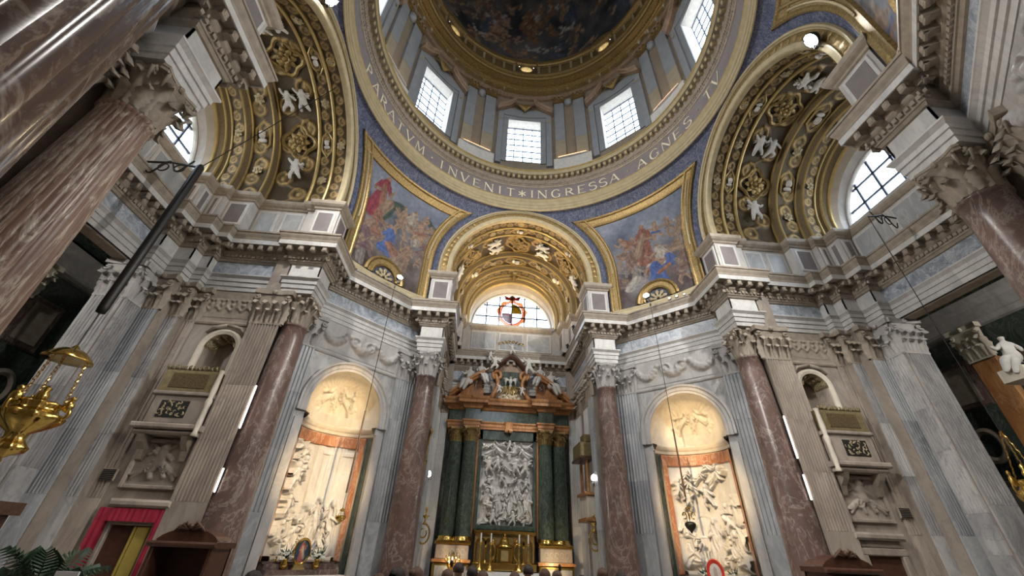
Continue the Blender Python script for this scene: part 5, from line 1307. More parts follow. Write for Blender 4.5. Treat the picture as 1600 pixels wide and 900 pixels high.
def diag_pos(sx, u, d, z): return tuple(comp(DG, quad(sx, 1))(np.array([[u, d, z]], float))[0])
def blossom_mesh():
    m = MB()
    for i in range(6):
        a = i * pi / 3; m.ball((.045 * cos(a), .045 * sin(a), .0), (.032, .032, .02), 6, 4)
    m.ball((0, 0, .012), .026, 6, 4); return m.mesh('blossom', 'petal', smooth=True)
BLO = blossom_mesh()
def bouquet(pos, label, n=16, s=1.):
    t = empty('flower_bouquet', pos); tag(t, label, 'flowers', 'bouquets on the niche altars')
    MB().lathe([(.05, 0), (.09, .05), (.10, .12), (.06, .2), (.08, .24)], 12).build('vase', 'brass', t, smooth=True)
    lf = MB()
    for i in range(14):
        a = i * 2.4; lf.tube([(0, 0, .22), (.10 * cos(a), .10 * sin(a), .36), (.2 * cos(a), .2 * sin(a), .34 + .12 * (i % 3))], [.012, .022, .004], 4)
    lf.build('foliage', 'leaf', t)
    r = random.Random(n)
    for i in range(n):
        a = i * 2.4; q = .17 * sqrt((i + .5) / n); obj('blossom', BLO, t, M=Matrix.Translation((q * cos(a), q * sin(a), .42 - .9 * q + r.uniform(-.02, .10))) @ Matrix.Rotation(r.uniform(-.8, .8), 4, 'X') @ Matrix.Rotation(r.uniform(-.8, .8), 4, 'Y'))
    t.scale = (s, s, s); return t
bouquet(diag_pos(-1, -.62, 9.75, .81), 'pink and white flowers left of the oval picture', 16, 1.15)
bouquet(diag_pos(-1, .42, 9.72, .81), 'pink and white flowers right of the oval picture', 18, 1.15)
bouquet(diag_pos(1, .42, 9.75, .81), 'small white flowers left of the red framed picture', 11, .9)
bouquet(diag_pos(1, -.55, 9.75, .81), 'small white flowers right of the red framed picture', 12, .9)
def candle(pos, label, h=.36):
    t = empty('altar_candle', pos); tag(t, label, 'candle')
    MB().lathe([(.07, 0), (.07, .02), (.02, .04), (.02, .10), (.045, .12), (.02, .13)], 10).build('holder', 'brass', t)
    MB().lathe([(.02, .13), (.02, .13 + h), (0, .135 + h)], 8).build('wax', 'paper', t)
candle(diag_pos(-1, -.80, 9.98, 1.0), 'thin white candle at the left end of the left niche altar')
candle(diag_pos(-1, .70, 9.98, 1.0), 'thin white candle at the right end of the left niche altar')
def oval_picture(pos, rz, label, w, h, rim, fill_figs):
    t = empty('oval_picture', pos, rz); tag(t, label, 'picture')
    T = np.linspace(0, 2 * pi, 33)
    fr_ = MB(); fr_.grid(np.array([[(r * w * cos(q), y, h + .12 + r * h * sin(q)) for r, y in ((1, 0), (1, -.05), (.92, -.08), (.82, -.06), ((.66 if rim == 'signred' else .82), -.03))] for q in T])); fr_.build('frame', rim, t)
    R_, Q_ = np.meshgrid(np.linspace(.001, .84, 22), T, indexing='ij'); X, Z = R_ * w * np.cos(Q_), R_ * h * np.sin(Q_)
    me = MB().grid(np.stack([X, 0 * X - .03, h + .12 + Z], -1)).mesh('picture_panel', 'fresco'); 
    if fill_figs == 'sacred':
        C = paint(X / w, Z / h, lambda x, y: np.array((.03, .06, .10)) + 0 * x[..., None] * np.ones(3), [pose(-.02, -.85, 1.7, 'stand', 1, 0)], [(.40, .10, .09), (.06, .10, .22), (.55, .42, .3)], 2)
        gl = np.exp(-((X / w) ** 2 + (Z / h - .1) ** 2) / .05)[..., None]; C = C + gl * np.array((.25, .16, .1))
    else:
        C = np.zeros(X.shape + (3,)) + np.array((.86, .80, .72))
        d, _ = seg_dist(X / w, Z / h, (0, -.8), (0, .2)); C[d < .22] = (.62, .5, .42)
    colour_verts(me, np.clip(C, 0, 1)); obj('picture_panel', me, t)
    st = MB(); st.box(-w * .55, w * .55, -.04, .06, 0, .13); st.bevbox(-w * .7, w * .7, -.10, .10, 0, .05, .01); st.build('foot', 'goldband' if rim == 'brass' else rim, t)
    return t
p = diag_pos(-1, -.22, 9.62, .80); oval_picture(p, radians(40), 'oval gold framed picture of a woman in red on the left niche altar', .27, .37, 'brass', 'sacred')
p = diag_pos(1, -.16, 9.22, .66); oval_picture(p, radians(-35), 'bright red framed oval picture before the right niche', .27, .38, 'signred', 'plain')

# ================================================================ hanging lamps
def wire(parent, pts, r=.012, name='wire', mat='black'):
    return MB().tube(pts, r, 5).build(name, mat, parent)
def niche_lamp(x, y, ztop, z1, z0, zl, label, bowl):
    t = empty('hanging_lamp', (x, y, zl)); tag(t, label, 'lamp')
    hk = MB(); hk.box(-.03, .03, -.03, .03, ztop - zl - .1, ztop - zl + .02); hk.build('hook', 'black', t)
    wire(t, [(0, 0, ztop - zl), (0, 0, z1 - zl)], .014); MB().tube([(0, 0, z1 - zl), (0, 0, z0 - zl)], .032, 8).build('rod', 'wood', t)
    wire(t, [(0, 0, z0 - zl), (0, 0, .30)], .010)
    MB().lathe([(.02, .30), (.07, .27), (.09, .22), (.03, .20)], 12).build('canopy', 'brass', t, smooth=True)
    ch = MB()
    for k in range(3):
        a = k * 2 * pi / 3; ch.tube([(.05 * cos(a), .05 * sin(a), .23), (.17 * cos(a), .17 * sin(a), .02)], .010, 4)
    ch.build('chains', 'brass', t)
    if bowl:
        sc = MB()
        for k in range(6):
            a = k * pi / 3; sc.tube([((.16 + .07 * cos(q)) * cos(a), (.16 + .07 * cos(q)) * sin(a), .02 + .10 * sin(q)) for q in np.linspace(0, 5.2, 12)], .016, 5)
        sc.build('scrollwork', 'brass', t, smooth=True)
        MB().lathe([(0, -.52), (.03, -.48), (.05, -.44), (.14, -.36), (.19, -.26), (.17, -.20), (.10, -.16)], 16).build('bowl', 'black', t, smooth=True)
        wire(t, [(0, 0, .0), (0, 0, -.2)], .012)
    else:
        MB().lathe([(0, -.16), (.03, -.13), (.04, -.10), (.13, -.04), (.18, .02), (.16, .07), (.11, .09)], 16).build('bowl', 'brass', t, smooth=True)
niche_lamp(-5.87, 6.2, 11.35, 5.72, 2.97, 2.22, 'small brass lamp hanging before the left niche', False)
niche_lamp(5.91, 6.1, 11.35, 5.68, 3.34, 2.74, 'lamp with brass scrolls over a dark bowl, before the right niche', True)

def sanctuary_lamp(x, label, sleeve):
    sg = -1 if x < 0 else 1
    y0_, zs_ = (.38, 3.15) if x < 0 else (-.1, 2.55)
    t = empty('sanctuary_lamp', (x, y0_, zs_)); tag(t, label, 'lamp', 'gilded sanctuary lamps on brackets')
    zb_ = 3.15 - zs_
    br = MB(); br.tube([(sg * 1.75, 0, 8.55), (sg * .9, 0, 8.62), (0, 0, 8.50)], .035, 7)
    br.tube([(sg * (1.6 - .5 * q), 0, 8.3 - .26 * sin(q * 4) + .1 * q) for q in np.linspace(0, 2.6, 18)], .028, 6)
    for k in (0.6, 1.1): br.tube([(sg * (k + .16 * cos(q)), 0, 8.38 + .16 * sin(q)) for q in np.linspace(0, 5.6, 14)], .022, 6)
    br.build('iron_bracket', 'black', t).location = (0, 0, zb_)
    if sleeve: MB().lathe([(0, 3.05), (.10, 3.06), (.115, 3.2), (.115, 8.5), (.07, 8.6), (0, 8.62)], 14).build('velvet_sleeve', 'black', t, smooth=True)
    wire(t, [(0, 0, 11.65 - zs_), (0, 0, 1.9)], .02, 'rope')
    if sleeve: wire(t, [(0.02, 0, 8.55), (.9, .2, 10.6), (2.6, .5, 14.5)], .016, 'rope')
    if sleeve: MB().lathe([(.02, 2.16), (.06, 2.12), (.09, 2.06), (.22, 2.02), (.36, 1.92), (.46, 1.80), (.47, 1.77), (.30, 1.80), (0, 1.82)], 24).build('canopy', 'brass', t, smooth=True)
    for k in range(3):
        a = k * 2 * pi / 3 + .5; A = np.array((.34 * cos(a), .34 * sin(a), 1.80) if sleeve else (.03 * cos(a), .03 * sin(a), 1.9)); B = np.array((.42 * cos(a), .42 * sin(a), .70)); ch = MB()
        for j in range(14):
            q0 = A + (B - A) * (j / 14); q1 = A + (B - A) * ((j + 1.1) / 14); ch.tube([tuple(q0 + np.array((.028 * sin(w), .028 * cos(w) * (j % 2), 0)) + (q1 - q0) * (.5 - .5 * cos(w))) for w in np.linspace(0, 2 * pi, 9)], .010, 4)
        ch.build('chain', 'brass', t)
        sc = MB(); sc.tube([((.46 + .12 * cos(q)) * cos(a), (.46 + .12 * cos(q)) * sin(a), .62 + .15 * sin(q)) for q in np.linspace(-1.5, 3.8, 12)], .04, 6); sc.ball((.5 * cos(a), .5 * sin(a), .78), (.10, .10, .13), 8, 6); sc.ball((.5 * cos(a), .5 * sin(a), .95), .065, 8, 6); sc.build('cherub_arm', 'brass', t, smooth=True)
    fr = lambda A: 1 + .07 * np.cos(A * 9)
    MB().lathe([(.10, -.30), (.05, -.34), (0, -.42), (0, -.30)][:0] + [(0, -.48), (.045, -.42), (.03, -.36), (.10, -.30), (.26, -.24), (.30, -.14), (.22, -.06), (.16, .04), (.18, .14), (.36, .26), (.52, .40), (.56, .50), (.48, .58), (.40, .60), (.36, .68), (.42, .74), (.38, .80), (.20, .78), (0, .76)], 54, fr=fr).build('bowl', 'brass', t, smooth=True)
    if not sleeve: t.scale = (.6, .6, 1)
    MB().lathe([(0, .76), (.10, .80), (.12, .95), (.06, 1.02), (.09, 1.10), (0, 1.16)], 14).build('oil_glass_holder', 'brass', t, smooth=True)
sanctuary_lamp(-11.3, 'large gilded hanging lamp under a dark sleeve, at the left edge', True)
sanctuary_lamp(11.3, 'gilded hanging lamp in front of the dark chapel at the right edge', False)

# ================================================================ high altar
alt = empty('high_altar_frame', (0, 13.0, FZ)); tag(alt, 'high altar frame of four green columns under an amber entablature and broken pediment', 'altarpiece')
AZ0 = lambda z: z - FZ
def abox(name, x0, x1, y0, y1, z0, z1, mat, par=None, bev=0):
    m = MB()
    if bev: m.bevbox(x0, x1, y0, y1, AZ0(z0), AZ0(z1), bev)
    else: m.box(x0, x1, y0, y1, AZ0(z0), AZ0(z1))
    return m.build(name, mat, par or alt)
for sg in (-1, 1):
    xa, xb = sorted((sg * 1.58, sg * 3.22))
    abox('pedestal', xa, xb, -.45, .7, FZ, .98, 'brass', bev=.05)
    for q in (0, 1):
        x0 = xa + .12 + q * (xb - xa) / 2; abox('pedestal_panel', x0, x0 + (xb - xa) / 2 - .24, -.48, -.4, .05, .85, 'grey')
    abox('pedestal_shelf', xa - .05, xb + .05, -.55, .7, .98, 1.10, 'amber')
    b_ = abox('column_pedestal', xa + .06, xb - .06, -.42, .7, 1.10, 1.66, 'warm', bev=.03)
    m = MB()
    for k in range(5):
        x = xa + .35 + k * .24; m.tube([(x + .09 * cos(q), -.45, AZ0(1.38) + .11 * sin(q)) for q in np.linspace(0, 5.5, 9)], .016, 4)
    m.build('inlaid_scrolls', 'greyplain', b_)
    abox('pedestal_cap', xa, xb, -.5, .7, 1.66, 1.80, 'brass', bev=.04)
    for x, y in ((sg * 2.0, -.05), (sg * 2.74, .2)):
        lathe_part('column_base', [(.46, AZ0(1.80)), (.47, AZ0(1.86)), (.41, AZ0(1.9)), (.43, AZ0(1.95)), (.39, AZ0(1.99))], 'brass', alt, 28).location = (x, y, 0)
        sh = MB().lathe([(.385, AZ0(1.99)), (.385, AZ0(3.4)), (.37, AZ0(4.6)), (.34, AZ0(6.22))], 36).build('column_shaft', 'green', alt, smooth=True); sh.location = (x, y, 0)
        holder = empty('column_capital'); holder.parent = alt; holder.location = (x, y, AZ0(6.22)); cc = column_capital(holder, 0, .72, .34, 'gold', s=.62)
    abox('frame_pilaster', *sorted((sg * 1.36, sg * 1.60)), .15, .6, 2.3, 6.9, 'darkgreen'); abox('frame_strip', *sorted((sg * 1.555, sg * 1.64)), .05, .6, 1.8, 6.9, 'amber')
    abox('back_panel', *sorted((sg * 1.6, sg * 3.3)), .55, .72, FZ, 8.0, 'darkgreen')
abox('frame_head', -1.6, 1.6, .15, .6, 6.45, 6.95, 'darkgreen')
abox('relief_ledge', -1.42, 1.42, -.05, .6, 2.28, 2.50, 'green', bev=.03)
EP = [(-3.30, .7), (-3.30, .05), (-2.42, .05), (-2.42, -.30), (-1.58, -.30), (-1.58, .05), (1.58, .05), (1.58, -.30), (2.42, -.30), (2.42, .05), (3.30, .05), (3.30, .7)]
def asweep(name, prof, mat, path=EP, par=None):
    return MB().sweep([(o, AZ0(z)) for o, z in prof], path, side=-1).build(name, mat, par or alt)
asweep('altar_architrave', [(-.3, 6.94), (0, 6.94), (0, 7.06), (.03, 7.07), (.03, 7.2), (.09, 7.28), (.09, 7.34), (-.1, 7.34)], 'amber')
asweep('altar_frieze', [(-.02, 7.34), (-.02, 7.92)], 'green')
asweep('altar_cornice', [(0, 7.92), (.06, 7.96), (.10, 8.06), (.14, 8.08), (.14, 8.16), (.38, 8.18), (.38, 8.32), (.44, 8.40), (.46, 8.52), (-.5, 8.54)], 'amber')
m = MB()
for sx_ in np.arange(-3.2, 3.21, .13):
    if abs(abs(sx_) - 2.0) > .45: m.box(sx_ - .035, sx_ + .035, -.08, .06, AZ0(8.07), AZ0(8.15))
m.build('dentil_course', 'amber', alt, kind='stuff')
ks = MB(); ks.bevbox(-.22, .22, -.18, .2, AZ0(6.85), AZ0(7.36), .05); 
for sg in (-1, 1): ks.ball((sg * .12, -.18, AZ0(6.85)), .10, 8, 6)
ks.build('keystone_console', 'amber', alt)
# broken curved pediment
for sg in (-1, 1):
    m = MB(); prof = [(0, 0), (.40, 0), (.44, .10), (.52, .16), (.54, .32), (.0, .36)]; n = 12; G = []
    for i in range(n + 1):
        t = i / n; x = sg * (3.35 - 1.85 * t); z = 8.54 + 1.35 * sin(t * 1.25) ** 1.1 * 1.02
        G.append([(x, .1 - o, AZ0(z + h)) for o, h in prof])
    m.grid(np.array(G)); m.add(G[-1], [tuple(range(6))]); m.add(G[0], [tuple(range(6))]); m.build('curved_pediment', 'amber', alt)
    m = MB(); G = [[(sg * (3.2 - 1.7 * i / n), .15, AZ0(8.54)), (sg * (3.2 - 1.7 * i / n), .15, AZ0(8.56 + 1.35 * sin(i / n * 1.25) ** 1.1))] for i in range(n + 1)]; m.grid(np.array(G)); m.build('pediment_field', 'amber', alt)
    # scroll side of the middle aedicule
    m = MB(); m.tube([(sg * (1.12 - .35 * sin(q * 1.3) - .15 * q / 2.6), -.05, AZ0(8.6 + .66 * q)) for q in np.linspace(0, 2.2, 14)], [.16 - .004 * i for i in range(14)], 8); m.tube([(sg * (.80 + .24 * cos(q)), -.05, AZ0(10.0 + .24 * sin(q))) for q in np.linspace(-1.2, 4.2, 14)], .10, 7); m.build('scroll_bracket', 'amber', alt, smooth=True)
m = MB(); n = 21; A_ = np.linspace(-1.02, 1.02, n); top = lambda x: 10.25 + .95 * (1 - (abs(x) / 1.02) ** 1.4)
m.grid(np.array([[(x, .2, AZ0(8.54)), (x, .2, AZ0(top(x)))] for x in A_])); m.build('aedicule_back', 'pediment', alt)
m = MB(); m.grid(np.array([[(x, .2 - o, AZ0(top(x) + h)) for o, h in ((0, -.2), (.35, -.14), (.42, .0), (.44, .14), (0, .18))] for x in A_])); m.build('aedicule_crown', 'wood', alt)
m = MB(); m.bevbox(-.62, .62, .06, .2, AZ0(9.3), AZ0(10.3), .05); m.build('aedicule_panel', 'darkgreen', alt)
m = MB()
for k in range(15):
    a = radians(-160 + k * 10) ; L = .55 + .38 * (k % 2)
    a = radians(200 + k * 10); m.tube([(.12 * cos(a), .05, AZ0(9.5) + .12 * sin(a)), (L * 1.0 * cos(a), .0, AZ0(9.5) + L * sin(a))], [.012, .035], 5)
m.build('gilded_rays', 'goldband', alt)
cl = MB()
for k in range(14):
    a = k * 2.4; cl.ball((-.55 + .085 * k, .08, AZ0(8.75) + .12 * sin(a)), (.13, .09, .10), 8, 6)
cl.build('carved_clouds', 'cream', alt, smooth=True)
# the altar relief
nx, nz = 150, 230; XX, ZZ = np.meshgrid(np.linspace(-1.36, 1.36, nx), np.linspace(2.5, 6.46, nz), indexing='ij')
fa = [pose(-1.0, 5.35, 1.0, 'fly', 1, 0, True), pose(-.45, 5.55, .9, 'fly', -1, 0, True), pose(.95, 5.4, 1.0, 'fly', -1, 0, True), pose(.35, 5.5, .9, 'sit', -1, 0), pose(-.95, 4.75, .85, 'putto', 1, 0, True), pose(-.5, 4.9, .75, 'putto', -1), pose(.95, 4.65, .95, 'putto', -1, 0, True), pose(.45, 4.75, .8, 'putto', 1), pose(.1, 5.9, .55, 'putto', 1),
      pose(.0, 4.75, .75, 'fly', -1), pose(-.25, 4.3, .6, 'putto', 1), pose(.3, 4.2, .6, 'fly', 1), pose(-.9, 4.1, .6, 'putto', -1), pose(1.0, 4.05, .6, 'putto', 1), pose(-.75, 3.55, 1.05, 'bend', -1, 0), pose(.62, 3.45, 1.05, 'stand', 1, 0), pose(-.05, 3.25, 1.1, 'stand', 1, 0), pose(-.95, 2.95, 1.2, 'sit', 1), pose(1.05, 2.75, 1.45, 'stand', -1, 0), pose(-.42, 2.85, 1.2, 'stand', 1, .06), pose(.3, 2.75, 1.3, 'stand', -1, .0), pose(.72, 2.65, 1.0, 'kneel', -1), pose(-1.05, 2.5, .85, 'kneel', 1), pose(-.05, 2.5, .8, 'sit', -1), pose(-.6, 2.5, .7, 'putto', 1), pose(.38, 2.5, .65, 'putto', -1), pose(1.1, 2.5, .7, 'sit', -1)]
H = relief_height(XX, ZZ, fa, .46, 9, .06)
rl = MB().grid(np.stack([XX, 13.42 - H, ZZ], -1)).build('altar_relief', 'relief', smooth=True); tag(rl, 'crowded white marble relief between the green columns of the high altar', 'relief')
# gilded front with tabernacle, mensa, candlesticks
gf = empty('tabernacle', (0, 12.7, FZ)); tag(gf, 'gilded tabernacle front with arches under the altar relief', 'tabernacle')
def gbox(name, x0, x1, y0, y1, z0, z1, mat='brass', bev=.02): 
    m = MB(); m.bevbox(x0, x1, y0, y1, AZ0(z0), AZ0(z1), bev); return m.build(name, mat, gf)
gbox('gilded_back', -1.4, 1.4, .1, .3, .9, 2.2, 'gold'); gbox('gilded_cornice', -1.48, 1.48, -.05, .3, 2.12, 2.27); gbox('gilded_step', -1.45, 1.45, -.35, .3, .75, 1.02)
for x in (-1.1, -.68, .68, 1.1):
    m = MB(); T = np.linspace(0, pi, 13); m.grid(np.array([[(x + r * cos(t), .1 - o, AZ0(1.72) + r * sin(t)) for r, o in ((.26, 0), (.26, .12), (.18, .12), (.18, 0))] for t in T]))
    for sg in (-1, 1): m.box(x + sg * .22 - .04, x + sg * .22 + .04, -.02, .1, AZ0(1.05), AZ0(1.72))
    m.build('gilded_arch', 'brass', gf); b = MB(); b.box(x - .18, x + .18, .07, .105, AZ0(1.05), AZ0(1.72)); b.build('arch_recess', 'golddark', gf)
gbox('tabernacle_body', -.36, .36, -.25, .1, 1.02, 1.62, 'brass', .04); gbox('tabernacle_door', -.17, .17, -.30, -.22, 1.08, 1.50, 'goldband', .03)
m = MB(); m.lathe([(.36, AZ0(1.62)), (.38, AZ0(1.68)), (.27, AZ0(1.74)), (.24, AZ0(1.88)), (.14, AZ0(2.0)), (.05, AZ0(2.06)), (.05, AZ0(2.12)), (0, AZ0(2.16))], 16); m.build('tabernacle_dome', 'brass', gf, smooth=True).location = (0, -.06, 0)
for sg in (-1, 1):
    m = MB(); m.tube([(sg * (.62 - .2 * sin(q)), -.12, AZ0(1.05 + .25 * q)) for q in np.linspace(0, 3, 10)], .06, 6); m.ball((sg * .55, -.12, AZ0(1.85)), .10, 8, 6); m.build('gilded_volute', 'brass', gf, smooth=True)
    for x in (.88,):
        m = MB(); m.lathe([(.07, AZ0(1.02)), (.05, AZ0(1.1)), (.055, AZ0(1.6)), (.08, AZ0(1.66)), (.08, AZ0(1.72))], 10); m.build('gilded_colonnette', 'brass', gf).location = (sg * x, -.06, 0)
ms = empty('altar_table', (0, 11.9, FZ)); tag(ms, 'marble altar table under a white cloth', 'altar')
m = MB(); m.box(-1.6, 1.6, -.45, .45, 0, 1.02); m.build('body', 'grey', ms); m = MB(); m.bevbox(-1.55, -.3, -.5, -.44, .15, .85, .02); m.build('panel', 'green', ms); m = MB(); m.bevbox(.3, 1.55, -.5, -.44, .15, .85, .02); m.build('panel', 'green', ms)
m = MB(); m.box(-1.68, 1.68, -.55, .5, 1.022, 1.06); m.box(-1.68, 1.68, -.56, -.54, .80, 1.04); cl_ = m.build('altar_cloth', 'whitecloth'); cl_.location = (0, 11.9, FZ); tag(cl_, 'white cloth over the high altar table behind the crowd', 'cloth')
CS = MB().lathe([(0, 0), (.17, 0), (.18, .05), (.10, .10), (.12, .18), (.05, .24), (.09, .36), (.05, .46), (.035, .62), (.075, .70), (.03, .78), (.03, .95), (.07, 1.02), (.12, 1.06), (.03, 1.08), (0, 1.08)], 16)
cs0 = None
for i, x in enumerate((-1.12, -.66, .62, 1.03)):
    if cs0 is None:
        cs0 = empty('candlestick', (x, 12.1, .72)); CS.build('stick', 'brass', cs0, smooth=True); c_ = MB().lathe([(.035, 1.08), (.035, 1.42), (0, 1.43)], 8).build('candle', 'whitecloth', cs0); ob = cs0
    else: ob = clone(cs0, Matrix.Translation((x, 12.1, .72)))
    tag(ob, ['outermost brass candlestick left of the tabernacle', 'brass candlestick next to the tabernacle on its left', 'brass candlestick next to the tabernacle on its right', 'outermost brass candlestick right of the tabernacle'][i], 'candlestick', 'brass candlesticks of the high altar')
cb = empty('candelabrum', (-2.3, 11.6, FZ)); tag(cb, 'branched brass candelabrum before the left altar pedestal', 'candelabrum')
MB().lathe([(.2, 0), (.2, .05), (.06, .12), (.04, .5), (.08, .6), (.03, .7), (.03, 1.6), (.06, 1.66), (0, 1.75)], 14).build('stem', 'brass', cb, smooth=True)
for k in range(5):
    a = (k - 2) * .5; m = MB(); m.tube([(0, 0, 1.05), (.2 * sin(a), 0, 1.1 + .1 * cos(a)), (.34 * sin(a), 0, 1.25 + .3 * cos(a))], .018, 5); m.lathe([(.05, 0), (.06, .03), (.02, .04), (.015, .2), (0, .2)], 8, (.34 * sin(a), 0, 1.25 + .3 * cos(a))); m.build('branch', 'brass', cb)

# statues on the altar pediment
def robed_seat(name, flip=1):
    V = [(0, 0, .12), (0, -.02, .34), (0, -.04, .56), (0, -.05, .70), (0, -.07, .86), (.13 * flip, -.03, .58), (.27 * flip, -.10, .44), (.42 * flip, -.20, .54), (-.13 * flip, -.03, .58), (-.26 * flip, -.06, .40), (-.20 * flip, -.2, .28), (.12 * flip, -.14, .12), (.30 * flip, -.24, .10), (.36 * flip, -.24, -.16), (.46 * flip, -.26, -.34), (-.06, -.14, .10), (.10 * flip, -.30, .02), (.20 * flip, -.28, -.24), (.28 * flip, -.30, -.42), (-.16 * flip, .02, .02)]
    E = [(0, 1), (1, 2), (2, 3), (3, 4), (2, 5), (5, 6), (6, 7), (2, 8), (8, 9), (9, 10), (0, 11), (11, 12), (12, 13), (13, 14), (0, 15), (15, 16), (16, 17), (17, 18), (0, 19)]
    R = [.18, .15, .14, .055, .105, .08, .06, .04, .08, .06, .04, .14, .13, .11, .05, .14, .12, .10, .05, .14]
    return skin_mesh(name, V, E, R, 'stucco', 2)
ST = {1: robed_seat('body', 1), -1: robed_seat('body', -1)}
def feather_wing(sg):
    m = MB()
    for k in range(6): m.tube([(sg * .06, .08, .56 - .03 * k), (sg * (.22 + .03 * k), .16, .72 - .08 * k), (sg * (.34 - .01 * k), .2, .62 - .17 * k)], [.03, .045, .01], 5)
    return m.mesh('wing', 'stucco', smooth=True)
WG = {1: feather_wing(1), -1: feather_wing(-1)}
def angel(x, y, z, flip, label, s=1., wing=True, rz=0.):
    t = empty('angel_statue', (x, y, z), rz); tag(t, label, 'statue', 'white angels on the altar pediment'); t.scale = (s, s, s)
    obj('body', ST[flip], t)
    if wing:
        for q in (-1, 1): obj('wing', WG[q], t)
    return t
angel(-2.35, 12.85, 9.35, -1, 'outermost white angel sitting on the left slope of the altar pediment', 1.15)
angel(-1.72, 12.85, 9.75, 1, 'white angel leaning inward at the left end of the broken pediment', 1.0, False)
angel(2.35, 12.85, 9.35, 1, 'outermost white angel sitting on the right slope of the altar pediment', 1.15)
angel(1.72, 12.85, 9.75, -1, 'white angel reaching inward at the right end of the broken pediment', 1.0, False)
def cherub(x, y, z, kind, label, s, rz=0.):
    t = empty('cherub_statue', (x, y, z), rz); tag(t, label, 'statue', 'white cherubs on the altar pediment')
    o = obj('body', PUT[kind], t, M=Matrix.Rotation(pi / 2, 4, 'X') @ Matrix.Scale(s, 4)); obj('wings', PUT['wing'], t, M=Matrix.Rotation(pi / 2, 4, 'X') @ Matrix.Scale(s, 4))
cherub(-.95, 12.78, 10.55, 'b', 'white cherub climbing the left scroll above the dove', 1.0)
cherub(1.02, 12.78, 10.5, 'a', 'white cherub with raised arm on the right scroll above the dove', 1.15)
cherub(.02, 12.72, 11.50, 'a', 'white cherub crowning the very top of the altar', .75)
cherub(-1.25, 12.8, 11.05, 'a', 'small white cherub floating left of the altar crown', .7)
cherub(-.62, 12.72, 9.05, 'b', 'white cherub head side of the rays, left of the dove', .6); cherub(.66, 12.72, 9.0, 'a', 'white cherub beside the rays, right of the dove', .6)
dv = empty('dove', (0, 12.80, 9.62)); tag(dv, 'white carved dove with spread wings above gilded rays', 'dove')
m = MB(); m.ball((0, 0, 0), (.10, .09, .18), 10, 7); m.ball((0, -.04, .2), .07, 8, 6); m.tube([(0, -.1, .2), (0, -.15, .19)], [.02, .004], 5); m.build('body', 'stucco', dv, smooth=True)
for sg in (-1, 1):
    m = MB()
    for k in range(5): m.tube([(sg * .06, 0, .06), (sg * .25, 0, .16 - .03 * k), (sg * (.44 - .04 * k), 0, .16 - .10 * k)], [.03, .045, .012], 5)
    m.build('wing', 'stucco', dv, smooth=True)
m = MB()
for k in (-1, 0, 1): m.tube([(0, 0, -.12), (.07 * k, 0, -.32)], [.04, .02], 5)
m.build('tail', 'stucco', dv)

